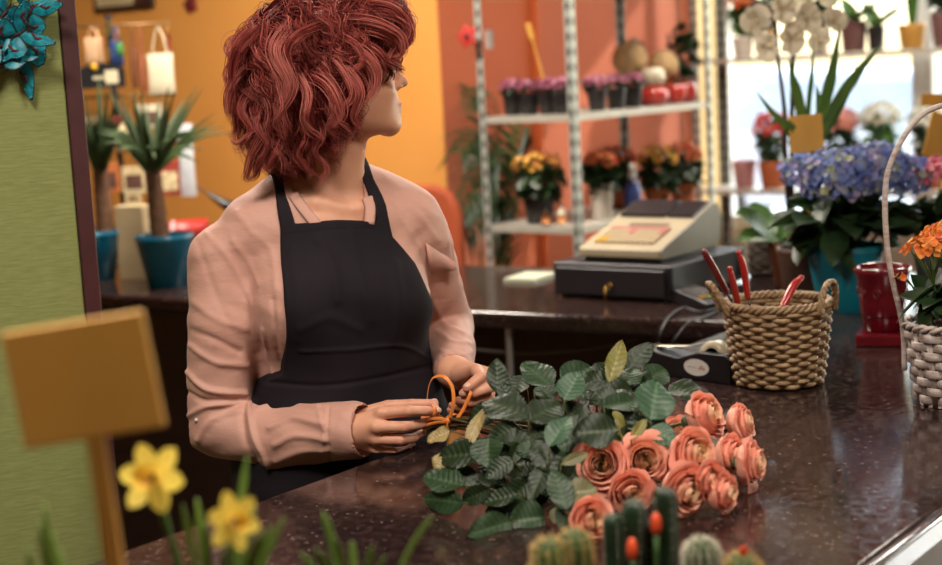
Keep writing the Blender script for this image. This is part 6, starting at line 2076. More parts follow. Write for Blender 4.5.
# lower shelf
M_orfl = colmat('orange_red_blossom', [(0.0, 'cf5530'), (0.5, 'dd6f3c'), (1.0, 'e58f52')], 0.55)
M_yefl = colmat('yellow_orange_blossom', [(0.0, 'd99a35'), (0.5, 'e2b04a'), (1.0, 'd9803a')], 0.55)
M_wpot = mat('white_ceramic', 'cfc6ba', 0.35, var=0.04)
def shelf_plant(x, y, r, h, mpot, fz, fr, flm, label, cnt=46):
    T = thing('potted_flower', label, 'potted plant', sh_(x, y, ZL), 0, 'flowering plants on the lower shelf')
    small_pot(T, r, h, mpot)
    obj('foliage', foliage((0, 0, h + fz * 0.30), (fr * 1.1, fr * 1.1, fz * 0.55), 150, 0.055, 0.035, rn, 0.03, 0.2, -1), M_leafd, T)
    g, tn = flower_ball((0, 0, h + fz * 0.60), (fr * 0.95, fr * 0.95, fz * 0.32), cnt, 0.013, rn, 5, -0.1)
    obj('flowers', g, flm, T, attr=tn)
shelf_plant(0.10, 0.235, 0.058, 0.105, M_bplas, 0.15, 0.085, M_yefl, 'yellow-orange flowering plant in a black pot at the left of the lower shelf')
shelf_plant(shx(598, .07), 0.07, 0.042, 0.125, M_wpot, 0.115, 0.060, M_orfl, 'orange flowering plant in a tall white pot just right of the middle post')
shelf_plant(shx(612, .24), 0.24, 0.055, 0.085, M_terra, 0.16, 0.080, M_orfl, 'orange flowering plant in terracotta behind the spray bottle')
shelf_plant(shx(655, .11), 0.11, 0.050, 0.07, M_terra, 0.17, 0.078, M_yefl, 'yellow-orange flowering plant in terracotta above the cash register')
shelf_plant(shx(690, .12), 0.12, 0.052, 0.07, M_terra, 0.165, 0.080, M_orfl, 'orange-red flowering plant in terracotta at the right end of the lower shelf')
M_blue = mat('blue_bottle_plastic', '2c3f7a', 0.3, var=0.05); M_wplas = mat('white_plastic', 'd6d6d2', 0.35, var=0.03)
T = thing('spray_bottle', 'blue spray bottle with white trigger head on the lower shelf', 'bottle', sh_(shx(629, .06), 0.06, ZL))
obj('bottle', G().lathe([(0, 0), (0.030, 0), (0.032, 0.004), (0.032, 0.075), (0.026, 0.10), (0.012, 0.12), (0.012, 0.13)], 24), M_blue, T)
h_ = obj('trigger_head', G().lathe([(0.014, 0.128), (0.014, 0.15), (0.011, 0.152)], 16).box((0.0, -0.012, 0.165), (0.020, 0.062, 0.026)).box((0.0, -0.046, 0.166), (0.012, 0.012, 0.012)), M_wplas, T, smooth=False)
obj('trigger', G().tube(bez([(0, -0.026, 0.152), (0, -0.034, 0.135), (0, -0.026, 0.118)], 5), 0.004, 6), M_wplas, h_)
for (x, y, r_, hh, m_, lab, cat_) in ((0.05, 0.105, 0.013, 0.07, M_cream, 'small pale bottle left of the middle post on the lower shelf', 'bottle'), (0.035, 0.16, 0.015, 0.055, mat('amber_glass', '5a3018', 0.15), 'small dark bottle before the black pot on the lower shelf', 'bottle')):
    T = thing('small_bottle', lab, cat_, sh_(x, y, ZL))
    obj('bottle', G().lathe([(0, 0), (r_, 0), (r_, hh * 0.65), (r_ * 0.45, hh * 0.8), (r_ * 0.45, hh * 0.9)], 18), m_, T)
    obj('cap', G().lathe([(r_ * 0.5, hh * 0.9), (r_ * 0.5, hh), (0, hh)], 14), M_dkgrey, T)
    obj('label', G().lathe([(r_ + 0.0006, hh * 0.15), (r_ + 0.0006, hh * 0.5)], 18), mat('orange_label', 'd98a4a', 0.5), T)

# red ornaments
def star(loc, s, label, parent_rz, cat='ornament', m=None):
    T = thing('paper_flower', label, cat, loc, parent_rz)
    g = G()
    for k in range(5): g.grid(leafgrid(s, s * 0.7, 0.15, 0.12, 0, 8, 4, peak=0.6), M=rotx(rad(90)) @ rotz(k * 2 * PI / 5 + 0.3))
    o = obj('petals', g, m or mat('dark_red_paper', '7d1f22', 0.6), T); o.modifiers.new('Solidify', 'SOLIDIFY').thickness = 0.001
    obj('centre', G().ell((0, -0.006, 0), s * 0.2, 7, 10), mat('black_bead', '1b1214', 0.4), T)
    return T
wp = lambda px, py: (lambda d: CAM + d * (((K + NB * -0.012) @ NB - CAM[:2] @ NB) / (d[:2] @ NB)))(ray(px, py))
star(tuple(wp(190, 4)), 0.042, 'dark red paper flower fixed to the golden wall', rad(-32))
q = SB + sy * SDEP
star((q[0] - 0.03, q[1] - 0.035, at(474, 36, q[1])[2]), 0.042, 'red paper flower tied to the left steel post', rad(-32), m=mat('bright_red_paper', 'a8261f', 0.6))

# palm in the corner behind the shelving
pc = np.array([0.02, 5.62])
pl = thing('areca_palm', 'tall palm with drooping fronds in the corner behind the shelving', 'potted plant', (pc[0], pc[1], 0))
pot(pl, 0.10, 0.13, 0.26, M_terra, 0.012)
rnp = np.random.RandomState(8)
FR = [((545, 140), (620, 120), 5.55), ((520, 150), (490, 210), 5.45), ((540, 120), (600, 170), 5.5), ((500, 150), (463, 200), 5.5), ((515, 130), (535, 95), 5.6), ((495, 165), (462, 215), 5.42), ((560, 130), (650, 150), 5.6), ((505, 200), (470, 235), 5.48), ((520, 200), (548, 250), 5.5), ((485, 135), (462, 150), 5.6), ((530, 165), (575, 190), 5.5), ((500, 110), (470, 90), 5.65)]
for i_, (m0, e0, Y) in enumerate(FR):
    a_ = np.array([0.02 * math.cos(i_), 0.02 * math.sin(i_), 0.22])
    m_ = at(*m0, Y) - np.array([pc[0], pc[1], 0]); e_ = at(*e0, Y - 0.05) - np.array([pc[0], pc[1], 0])
    for k_ in (m_, e_):                                    # stay on the room side of both walls
        w_ = k_[:2] + pc
        dd = (w_ - K) @ NB
        if dd > -0.05: k_[:2] -= NB * (dd + 0.05)
        w_ = k_[:2] + pc
        dd = (w_ - K) @ (-N2)
        if dd > -0.05: k_[:2] += N2 * (dd + 0.05)
        w_ = k_[:2] + pc - SB
        if w_ @ sx > -0.10 and w_ @ sy < SDEP + 0.07: k_[:2] += sy * (SDEP + 0.07 - w_ @ sy)
    P = bez([a_, a_ * 0.45 + m_ * 0.55 + np.array([0, 0, 0.06]), m_, e_], 9)
    s = np.linspace(0, 1, len(P))
    fr_ = obj('frond', G().tube(P, 0.006 * (1 - 0.8 * s), 6), M_stemg, pl)
    T_ = np.gradient(P, axis=0); g = G()
    for k in range(int(len(P) * 0.42), len(P)):
        t = unit(T_[k])
        for sd in (-1, 1):
            side = unit(np.cross(t, [0, -0.3, 1.0])) * sd
            d = unit(side + t * 0.7 + np.array([0, 0, -0.35]))
            Ll = 0.20 * (1 - 0.5 * abs((s[k] - 0.7) / 0.4))
            b_ = P[k]
            Q_ = bez([b_, b_ + d * Ll * 0.5 + np.array([0, 0, 0.008]), b_ + d * Ll + np.array([0, 0, -0.035])], 4)
            qq = np.linspace(0, 1, len(Q_))
            Q2 = Q_[:, :2] + pc
            ok = (((Q2 - SB) @ sx < -0.02) | ((Q2 - SB) @ sy > SDEP + 0.02)).all() and (((Q2 - K) @ NB) < -0.012).all() and (((Q2 - K) @ (-N2)) < -0.012).all()
            if ok: g.grid(blade(Q_, 0.016 * np.clip(np.sin(PI * np.clip(qq * 0.9 + 0.12, 0, 1)), 0.06, 1), (0, -0.5, 1), 0.25, 3))
    obj('leaflets', g, M_leafd, fr_)

# upholstered stool behind the counter
cc = at(425, 220, 5.32)
M_uph = mat('rust_red_upholstery', '9c4420', 0.8, var=0.08)
cs = thing('bar_stool', 'rust red upholstered stool back behind her left shoulder', 'stool', (cc[0], 5.32, 0), rad(-30))
zt_ = at(440, 184, 5.32)[2]
g = G()
prof = [(-0.14, 0.66), (0.14, 0.66), (0.155, 0.80), (0.15, zt_ - 0.10), (0.11, zt_ - 0.025), (0.05, zt_), (-0.05, zt_), (-0.11, zt_ - 0.025), (-0.15, zt_ - 0.10), (-0.155, 0.80)]
g.add([(x, -0.02, z) for x, z in prof] + [(x, 0.025, z) for x, z in prof], [tuple(range(10)), tuple(reversed(range(10, 20)))] + [(i, 10 + i, 10 + (i + 1) % 10, (i + 1) % 10) for i in range(10)])
obj('backrest', g, M_uph, cs, smooth=True, bevel=0.015)
obj('seat', G().lathe([(0, 0.62), (0.16, 0.62), (0.175, 0.64), (0.175, 0.675), (0.15, 0.69), (0, 0.69)], 28, (0, -0.17, 0)), M_uph, cs)
for (x, y) in ((-0.12, -0.29), (0.12, -0.29), (-0.12, -0.05), (0.12, -0.05)):
    obj('leg', G().tube([(x * 1.35, -0.17 + (y + 0.17) * 1.35, 0.0), (x, y, 0.62)], 0.011, 8), M_steel, cs)

# ------------------------------------------------------------------ left: yuccas, display stand, pictures
def yucca(px, Y, label, tips, trunk, r=0.092, h=0.165):
    x = at(px, 280, Y)[0]
    T = thing('yucca', label, 'potted plant', (x, Y, TOPZ), 0, 'yuccas in glossy blue pots')
    pot(T, r * 0.66, r, h, mat('glossy_blue_glaze', '12607f', 0.18, var=0.06, coat=0.3), 0.008)
    L = np.array([x, Y, TOPZ])
    c0, c1 = at(trunk[0], 232, Y) - L, at(trunk[1], 168, Y) - L
    P = bez([(c0[0], 0, h - 0.03), c0 * 0.5 + c1 * 0.5, c1], 8)
    V_ = G().tube(P, np.linspace(0.030, 0.024, len(P)) * (1 + 0.06 * np.sin(np.arange(len(P)) * 2.6)), 14)
    obj('trunk', V_, mat('yucca_bark', '6a4a35', 0.9, var=0.3, vscale=40, bump=0.8, bscale=60), T)
    g = G(); ry = random.Random(px)
    tips = tips + [(x_ + ry.uniform(-12, 12), y_ + ry.uniform(-10, 14), d_ + ry.uniform(-.08, .08)) for x_, y_, d_ in tips]
    for i_, (tx, ty, dY) in enumerate(tips):
        e = at(tx, ty, Y + dY) - L
        b = c1 + np.array([0, 0, -0.02]) + unit([e[0] - c1[0], e[1] - c1[1], 0.0]) * 0.012
        m_ = b * 0.5 + e * 0.5 + np.array([0, 0, 0.018 if ty < 125 else 0.04])
        P = bez([b, m_, e], 10); s = np.linspace(0, 1, len(P))
        g.grid(blade(P, 0.0185 * np.minimum(1, np.minimum(0.5 + 1.6 * s, (1 - s) * 2.0 + 0.02)), (0.1, -0.8, 0.6), 0.25))
    o = obj('leaves', g, leafmat('yucca_leaf', '2a3a1c', '3f5228', 0.68), T); o.modifiers.new('Solidify', 'SOLIDIFY').thickness = 0.0012
yucca(168, 4.66, 'yucca with strap leaves in the blue pot beside her shoulder', [(198, 84, 0.05), (176, 88, -.05), (216, 112, -.08), (226, 126, -.05), (192, 130, -.14), (204, 150, -.1), (131, 96, -.05), (118, 92, .05), (140, 88, 0), (110, 128, -.1), (122, 150, -.14), (146, 100, .12), (160, 92, .1), (186, 104, .12), (132, 120, .1), (172, 140, -.18), (148, 148, -.2), (104, 142, -.04)], (160, 152))
yucca(97, 4.90, 'yucca in the blue pot next to the partition edge', [(84, 92, 0), (108, 84, -.05), (98, 80, .05), (122, 104, -.08), (128, 130, -.06), (82, 120, -.1), (90, 140, -.14), (116, 142, -.12), (76, 140, 0), (112, 110, .1), (92, 104, -.12)], (106, 100))

M_card = mat('beige_cardboard', 'b9a27f', 0.8, var=0.06)
p = onz(135, 281, TOPZ); 
T = thing('cardboard_box', 'tall beige cardboard box standing between the two yucca pots', 'box', (p[0], p[1] + 0.06, TOPZ), rad(-20))
hb_ = at(135, 207, p[1])[2] - TOPZ
obj('carton', G().box((0, 0, hb_ / 2), (0.105, 0.06, hb_)), M_card, T, smooth=False, bevel=0.002)
obj('flap', G().box((0, 0, hb_ + 0.001), (0.103, 0.058, 0.002)), mat('light_cardboard', 'c9b692', 0.8), T, smooth=False)
o = thing('greeting_card', 'small card with a rainbow picture on top of the cardboard box', 'card', (p[0] + 0.005, p[1] + 0.055, TOPZ + hb_ + 0.0025), rad(-15))
obj('card', G().box((0, 0, 0.026), (0.058, 0.003, 0.052)), mat('cream_card', 'd6c7a2', 0.7), o, smooth=False)
for i_, cc_ in enumerate(('a8483a', 'c9a04a', '3f7d86', '3a4f5e')):
    r1_, r0_ = 0.020 - i_ * 0.0042, 0.0158 - i_ * 0.0042
    th = np.linspace(0, PI, 14)
    P = np.array([[(r_ * math.cos(q), -0.0022, 0.012 + r_ * math.sin(q)) for q in th] for r_ in (r0_, r1_)])
    w_ = obj('rainbow_band', G().grid(P), mat('print_%s' % ('red', 'gold', 'teal', 'slate')[i_], cc_, 0.7), o, smooth=False)

# display stand with hanging gift bags
Ys = 5.25
bx_ = at(128, 250, Ys)[0]
ds = thing('display_stand', 'dark display stand with horizontal wire arms behind the yuccas', 'display stand', (bx_, Ys, TOPZ))
zt0 = at(126, 14, Ys)[2] - TOPZ
obj('base', G().lathe([(0.09, 0), (0.09, 0.008), (0.02, 0.014)], 28), M_black, ds)
obj('post', G().tube([(0, 0, 0.0), (0, 0, zt0)], 0.011, 12), M_black, ds)
for dz_, hh_ in ((0.045, 0.055), (0.13, 0.045)):
    obj('clamp', G().box((0.002, -0.006, zt0 - dz_), (0.023, 0.03, hh_)), M_chrome, ds, smooth=False, bevel=0.004)['label'] = 'shiny metal clamp'
M_wire = mat('dull_brass_wire', '8d6a45', 0.4, 0.5)
def off(px, py, Y=Ys): return at(px, py, Y) - np.array([bx_, Ys, TOPZ])
for y_, xa, xb in ((24, 78, 172), (95, 84, 178), (150, 86, 172)):
    a_, b_ = off(xa, y_ + 3), off(xb, y_ - 1)
    obj('arm', G().tube([a_ + np.array([0, -0.02, 0]), b_ + np.array([0, -0.02, 0])], 0.0045, 8), M_wire, ds)
def hang_bag(px0, py0, px1, py1, hy, col, label, name='gift_bag', handles=True, Y=Ys - 0.035, depth=0.03, cat='bag', m=None, rough=0.6):
    a_ = at(px0, py0, Y); b_ = at(px1, py1, Y); top = at((px0 + px1) / 2, hy, Y)
    w_, h_ = abs(b_[0] - a_[0]), abs(a_[2] - b_[2])
    T = thing(name, label, cat, ((a_[0] + b_[0]) / 2, Y, b_[2]), 0)
    mm = m or mat('cloth_%s' % col, col, rough, var=0.10, bump=0.3, bscale=35)
    t = np.linspace(0, 1, 9)
    P = np.array([[(w_ / 2 * sx_ * (1 - 0.06 * math.sin(PI * q)), sy_ * depth / 2 * (0.35 + 0.65 * math.sin(PI * min(1, (1 - q) * 0.9 + 0.1)) ** 0.5), h_ * q) for sx_, sy_ in ((-1, -0.6), (-0.6, -1), (0.6, -1), (1, -0.6), (1, 0.6), (0.6, 1), (-0.6, 1), (-1, 0.6))] for q in t])
    g = G().grid(P, cv=True); g.f.append(tuple(reversed(range(8))))
    obj('bag_body', g, mm, T, sharp=60)
    hz_ = top[2] - b_[2]
    if handles:
        for sy_ in (-1, 1):
            obj('handle', G().tube(bez([(-w_ * 0.27, sy_ * 0.006, h_ - 0.005), (-w_ * 0.2, sy_ * 0.005, (h_ + hz_) / 2), (0, 0.004 * sy_, hz_), (w_ * 0.2, sy_ * 0.005, (h_ + hz_) / 2), (w_ * 0.27, sy_ * 0.006, h_ - 0.005)], 6), 0.0035, 6, flat=0.5), mm, T)
    else:
        obj('loop', G().tube([(0, 0, h_ - 0.004), (0, 0, hz_)], 0.002, 6), M_wire, T)
hang_bag(147, 54, 176, 93, 27, 'cfc3a8', 'white canvas tote bag hanging on the display stand')
hang_bag(110, 42, 124, 66, 27, '27407a', 'dark blue bag hanging left of the stand post')
hang_bag(116, 43, 124, 56, 27, '3d7a3a', 'small green pouch hanging beside the blue bag', Y=Ys - 0.09, handles=False)
hang_bag(84, 38, 104, 64, 27, 'c9a07d', 'translucent pale bag hanging nearest the partition', rough=0.3)
hang_bag(130, 48, 139, 88, 27, '6b3a24', 'brown bag hanging right of the stand post')
hang_bag(139, 56, 147, 92, 27, '8a4a34', 'reddish brown bag beside the white tote')
hang_bag(167, 36, 174, 86, 26, '7d2018', 'dark red scarf hanging behind the white tote', name='scarf', handles=False, Y=Ys + 0.03, cat='scarf')
# black arched sign with a pale label
a_ = at(102, 77, Ys - 0.08)
T = thing('arched_sign', 'black arched sign with pale label and yellow knob left of the stand post', 'sign', (a_[0], Ys - 0.08, at(102, 88, Ys - 0.08)[2]))
w2 = 0.078
pr_ = [(-w2, 0), (w2, 0), (w2, 0.055)] + [(w2 * math.cos(q), 0.055 + 0.030 * math.sin(q)) for q in np.linspace(0.3, PI - 0.3, 9)] + [(-w2, 0.055)]
g = G().prism(pr_, -0.004, 0.004, M=rotx(rad(90)))
obj('board', g, M_black, T, smooth=False)
obj('paper_label', G().box((0.034, -0.0055, 0.036), (0.044, 0.002, 0.045)), mat('pale_paper', 'c2b598', 0.7), T, smooth=False)
obj('paper_strip', G().box((-0.010, -0.0055, 0.035), (0.040, 0.002, 0.010)), mat('pale_paper', 'c2b598', 0.7), T, smooth=False)
obj('knob', G().ell((-0.022, -0.008, 0.072), (0.012, 0.006, 0.012), 8, 12), M_yel, T)
obj('hanger', G().tube([(0, 0.0, 0.08), (0, 0.004, at(102, 27, Ys)[2] - T.location[2])], 0.002, 6), M_wire, T)
# lower row of pictures and packets on the stand
for (px, py, w_, h_, col, lab) in ((108, 178, 0.085, 0.10, 'b96a3a', 'orange picture card hanging on the lowest wire of the stand'), (134, 180, 0.08, 0.095, 'c9b48a', 'cream picture card hanging behind the cardboard box'), (122, 128, 0.08, 0.085, 'a4483f', 'red packet hanging above the picture cards'), (150, 116, 0.085, 0.08, 'd3c3a8', 'pale packet hanging behind the yucca leaves'), (170, 178, 0.075, 0.12, '9a3b2c', 'red packet hanging right of the yucca trunk'), (94, 130, 0.07, 0.09, 'd0b48c', 'beige packet hanging beside the partition')):
    c = at(px, py, Ys - 0.03)
    T = thing('hanging_packet', lab, 'packet', tuple(c))
    obj('card', G().box((0, 0, 0), (w_, 0.006, h_)), mat('card_' + col, col, 0.6, var=0.25, vscale=45), T, smooth=False, bevel=0.001)
    obj('picture', G().box((0, -0.0036, -h_ * 0.08), (w_ * 0.7, 0.0012, h_ * 0.55)), mat('picture_' + col, 'd8c49a' if col < 'b' else '5a3a30', 0.6, var=0.5, vscale=70), T, smooth=False)
    obj('loop', G().tube([(0, 0, h_ / 2), (0, 0.01, h_ / 2 + 0.05)], 0.0015, 5), M_wire, T)
M_poly = mat('glossy_white_plastic_film', 'cdd0d6', 0.22, var=0.10, bump=0.5, bscale=22)
hang_bag(176, 124, 197, 196, 112, 'white', 'shiny white plastic bag hanging beside her shoulder', name='hanging_bag', Y=Ys - 0.16, m=M_poly, handles=False)
# things lying behind the right yucca
p = onz(196, 262, TOPZ)
T = thing('gift_wrap_roll', 'red gift wrap bundle lying behind the blue pot', 'gift wrap', (p[0], 5.05, TOPZ))
g = G().tube([(-0.12, 0, 0.12), (0.09, 0.0, 0.13)], 0.045, 18)
obj('roll', g, mat('red_wrap_paper', 'a3241f', 0.4, var=0.3, vscale=30), T)
obj('stand', G().box((-0.02, 0, 0.035), (0.16, 0.07, 0.07)), M_darkwood, T, smooth=False)
obj('ribbon_band', G().tube([(-0.03, 0, 0.1243), (-0.015, 0, 0.125)], 0.0458, 18), mat('pale_ribbon', 'd0a0a0', 0.4), T)
a_ = at(218, 200, 4.95)
T = thing('folded_umbrella', 'black folded umbrella leaning against the wrap behind her shoulder', 'umbrella', (a_[0], 4.95, TOPZ), 0)
tp_ = at(204, 191, 4.95) - np.array([a_[0], 4.95, TOPZ]); lw_ = at(244, 216, 4.95) - np.array([a_[0], 4.95, TOPZ])
ax_ = lw_ - tp_; 
foot_ = np.array([lw_[0] + 0.05, 0.0, 0.004])
P = bez([tp_, tp_ * 0.5 + lw_ * 0.5, lw_, foot_], 8); s = np.linspace(0, 1, len(P))
obj('canopy', G().tube(P, 0.004 + 0.042 * np.clip(s * 1.6, 0, 1) * np.clip((1 - s) * 4, 0.1, 1), 12, flat=0.6), M_black, T)
obj('tip', G().tube([tp_ - unit(ax_) * 0.03, tp_ + unit(ax_) * 0.01], 0.003, 8), M_steel, T)
# framed notice on the wall
fw_ = wp(124, 4)
T = thing('framed_notice', 'framed notice with cream paper high on the golden wall', 'picture', (fw_[0], fw_[1], fw_[2]), rad(-32))
sc_ = np.linalg.norm(fw_ - CAM) / FPX
w_ = 71 * sc_ / 0.93
obj('frame', G().box((0, 0, 0.06), (w_, 0.02, 0.17)), mat('black_frame', '2a1f1a', 0.4), T, smooth=False, bevel=0.003)
obj('paper', G().box((-w_ * 0.13, -0.0105, 0.062), (w_ * 0.64, 0.002, 0.135)), mat('cream_paper', 'c2ad84', 0.7, var=0.1), T, smooth=False)
obj('photo', G().box((w_ * 0.33, -0.0105, 0.062), (w_ * 0.24, 0.002, 0.135)), mat('dark_photo', '46281e', 0.5, var=0.4), T, smooth=False)

# ------------------------------------------------------------------ window shelves with plants
wrz = rad(-37)
WS = E - U2 * 0.44 + VW * 0.10
wu = shelf_unit('window_shelving', 'slotted steel shelving with plants standing before the window', (WS[0], WS[1], 0), wrz, 3.0, 0.30, (0.45, 0.945, 1.562), 2.3, 0.04)
def ws(x, y, z): q = WS + VW * x + U2 * y; return (q[0], q[1], z + 0.0005)
def wsx(px, y=0.13):
    "distance along the window shelf of what the photograph shows at column px"
    best = min(np.linspace(0, 3, 601), key=lambda x: abs(proj(ws(x, y, 1.4))[0] - px))
    return float(best)
M_pinkpot = mat('dusty_pink_pot', 'a87474', 0.6); M_mauve = mat('mauve_clay_pot', '6d4a48', 0.7); M_ochre = mat('ochre_pot', 'b8863a', 0.55)
M_redfl = colmat('scarlet_blossom', [(0.0, 'b8231c'), (0.5, 'd0402f'), (1.0, 'd9705a')], 0.5)
ZW1, ZW0 = 1.562, 0.945
def wplant(name, px, z, r, h, mpot, label, leaves=None, fl=None, y=0.13, lm=None):
    T = thing(name, label, 'potted plant', ws(wsx(px, y), y, z), 0, 'plants on the window shelves')
    pot(T, r * 0.75, r, h, mpot, 0.008, 28)
    if leaves == 'bush': obj('foliage', foliage((0, 0, h + 0.09), (r * 1.25, r * 1.25, 0.10), 110, 0.06, 0.04, rn, 0.03, .2, -1), lm or M_leafd, T)
    if leaves == 'broad':
        g = G()
        for k, (a_, el, L_) in enumerate(((2.9, 35, 0.22), (0.3, 40, 0.20), (1.8, 62, 0.16), (4.6, 30, 0.17), (5.6, 50, 0.18))):
            g.grid(leafgrid(L_, 0.075, 0.2, 0.25, 0, 10, 4), M=tr(0, 0, h - 0.01) @ rotz(a_ - PI / 2) @ rotx(rad(el)))
        obj('leaves', g, lm or M_leafm, T)
    if leaves == 'spike':
        g = G()
        for k in range(7):
            a_ = k * 2.4; P = bez([(0, 0, h - 0.02), (0.02 * math.cos(a_), 0.02 * math.sin(a_), h + 0.14), (0.05 * math.cos(a_), 0.05 * math.sin(a_), h + 0.30)], 8); s = np.linspace(0, 1, len(P))
            g.grid(blade(P, 0.03 * np.minimum(1, (1 - s) * 3 + .03), (0.1, -1, 0.1), 0.2))
        obj('leaves', g, lm or M_leafm, T)
    if fl is not None:
        g, tn = flower_ball((0, 0, h + 0.15), (r * 1.2, r * 1.2, 0.075), 80, 0.018, rn, 5, -0.2)
        obj('flowers', g, fl, T, attr=tn)
wplant('window_plant', 744, ZW1, 0.055, 0.10, M_wpot, 'orange-flowered plant at the left end of the upper window shelf', 'bush', M_orfl, lm=M_leafm)
wplant('window_plant', 766, ZW1, 0.055, 0.12, M_ochre, 'ochre pot half hidden by the orchid flowers', 'bush')
wplant('window_plant', 820, ZW1, 0.045, 0.10, M_mauve, 'small dark pot right behind the orchid spray', 'bush')
wplant('window_plant', 854, ZW1, 0.064, 0.14, M_mauve, 'broad-leaved plant in a mauve clay pot on the upper window shelf', 'broad')
wplant('window_plant', 877, ZW1, 0.042, 0.11, M_bplas, 'broad-leaved plant in a narrow dark pot between mauve and ochre pots', 'broad')
wplant('window_plant', 913, ZW1, 0.062, 0.11, M_ochre, 'spiky green plant in an ochre pot on the upper window shelf', 'spike')
wplant('window_plant', 944, ZW1, 0.055, 0.15, M_mauve, 'plant in a mauve pot at the right edge of the upper window shelf', 'bush')
wplant('window_plant', 742, ZW0, 0.060, 0.13, M_pinkpot, 'pink pot with sparse leaves on the lower window shelf', None)
wplant('window_plant', 771, ZW0, 0.072, 0.125, M_terra, 'red geranium in a terracotta pot on the lower window shelf', 'bush', M_redfl)
M_whfl = colmat('white_blossom', [(0.0, 'c9c2a8'), (0.5, 'd8d4c4'), (1.0, 'e0dcd0')], 0.5, 0.4)
wplant('window_plant', 838, ZW0, 0.07, 0.14, M_wpot, 'pink-white flowering plant behind the strap leaves', 'bush', colmat('salmon_blossom', [(0, 'd0705a'), (1, 'e0a090')]))
wplant('window_plant', 880, ZW0, 0.075, 0.16, M_wpot, 'white blossoming plant on the lower window shelf above the hydrangea', 'bush', M_whfl, lm=M_leafm)
wplant('window_plant', 930, ZW0, 0.075, 0.14, M_terra, 'green bushy plant on the lower window shelf by the yellow tags', 'bush', M_whfl)
# yellow tags at the right edge
for (px, py, w_, h_, Y, lab, tl_) in ((934, 100, 0.075, 0.036, 4.35, 'small yellow tag at the top right edge behind the hoop handle', 4), (940, 136, 0.075, 0.125, 4.2, 'yellow wooden tag at the right edge above the pink flowers', 14)):
    c = at(px, py, Y)
    T = thing('tag_pot', 'plain dark pot holding the ' + lab.split(' at ')[0], 'pot', (c[0] + 0.03, Y, TOPZ)); pot(T, 0.04, 0.05, 0.10, M_bplas)
    plant_tag((c[0] + 0.03, Y, TOPZ + 0.085), c, w_, h_, 0.004, lab, rad(tl_), 0, 0.010)

# ------------------------------------------------------------------ street outside
def pav():
    t = NT('pale_paving')
    t.l(t.ramp(t.noise(1.5, 4), [(0.3, srgb('b9b4aa')), (0.7, srgb('c9c4ba'))]), t.b.inputs['Base Color']); t.b.inputs['Roughness'].default_value = 0.9
    return t.m
m_ = (E + F_) / 2 + U2 * 20.2
struct('street', G().box((m_[0], m_[1], -0.08), (40, 60, 0.1), rad(-37)), pav())
# parked white car
cp = at(880, 105, 13.0)
car = thing('car', 'white car parked outside the window', 'car', (cp[0], 13.0, -0.03), rad(-20))
M_car = mat('white_car_paint', 'd8dadb', 0.25, var=0.02, coat=0.5)
body_ = [(-2.1, 0.35), (2.1, 0.35), (2.15, 0.62), (2.0, 0.82), (1.15, 0.95), (0.55, 1.42), (-0.95, 1.48), (-1.6, 1.0), (-2.1, 0.92)]
g = G(); n_ = len(body_)
def ring(y, s, zs): return [(x * s, y, 0.35 + (z - 0.35) * zs) for x, z in body_]
rings = [ring(-0.86, 0.97, 0.93), ring(-0.80, 1, 0.985), ring(-0.4, 1, 1), ring(0.4, 1, 1), ring(0.80, 1, 0.985), ring(0.86, 0.97, 0.93)]
Vv = [v for r_ in rings for v in r_]; fs = []
for i in range(5):
    for j in range(n_): fs.append((i * n_ + j, i * n_ + (j + 1) % n_, (i + 1) * n_ + (j + 1) % n_, (i + 1) * n_ + j))
fs += [tuple(reversed(range(n_))), tuple(5 * n_ + k for k in range(n_))]
obj('body', g.add(Vv, fs), M_car, car, bevel=0.03)
for y_ in (-0.868, 0.868):
    pr_ = [(-1.3, 0.98), (0.85, 0.98), (0.48, 1.33), (-0.85, 1.38)]
    g = G().add([(x, y_ - 0.008, z) for x, z in pr_] + [(x, y_ + 0.008, z) for x, z in pr_], [(0, 1, 2, 3), (7, 6, 5, 4), (0, 4, 5, 1), (1, 5, 6, 2), (2, 6, 7, 3), (3, 7, 4, 0)])
    obj('side_window', g, mat('car_glass_painted_reflection', 'b4c2c8', 0.1, var=0.03), car, smooth=False)  # pale tone stands for reflections on the panes, put into the colour
g = G().add([(1.16, -0.7, 0.965), (1.16, 0.7, 0.965), (0.60, 0.6, 1.40), (0.60, -0.6, 1.40)], [(0, 1, 2, 3)])
o = obj('windscreen', g, mat('car_glass_painted_reflection', 'b4c2c8', 0.1), car, smooth=False); o.modifiers.new('Solidify', 'SOLIDIFY').thickness = 0.02
for x in (-1.35, 1.35):
    for y in (-0.80, 0.80):
        w_ = obj('wheel', G().lathe([(0.18, -0.09), (0.30, -0.09), (0.33, -0.06), (0.33, 0.06), (0.30, 0.09), (0.18, 0.09)], 28, M=tr(x, y, 0.33) @ rotx(rad(90))), M_black, car)
        obj('hubcap', G().lathe([(0.0, 0.05), (0.19, 0.06), (0.19, -0.06), (0.0, -0.05)], 20, M=tr(x, y, 0.33) @ rotx(rad(90))), M_steel, w_)
# ------------------------------------------------------------------ camera, light
cam = bpy.data.cameras.new('camera')
co = bpy.data.objects.new('camera', cam); COL.objects.link(co)
Mx = Matrix(((RT[0], UP[0], -FW[0], 0), (RT[1], UP[1], -FW[1], 0), (RT[2], UP[2], -FW[2], CZ), (0, 0, 0, 1)))
co.matrix_world = Mx
cam.sensor_width = 36; cam.lens = FPX / 942 * 36
cam.dof.use_dof = True; cam.dof.focus_distance = 2.45; cam.dof.aperture_fstop = 2.7; cam.dof.aperture_blades = 8
cam.clip_start = 0.05; cam.clip_end = 200
SC.camera = co

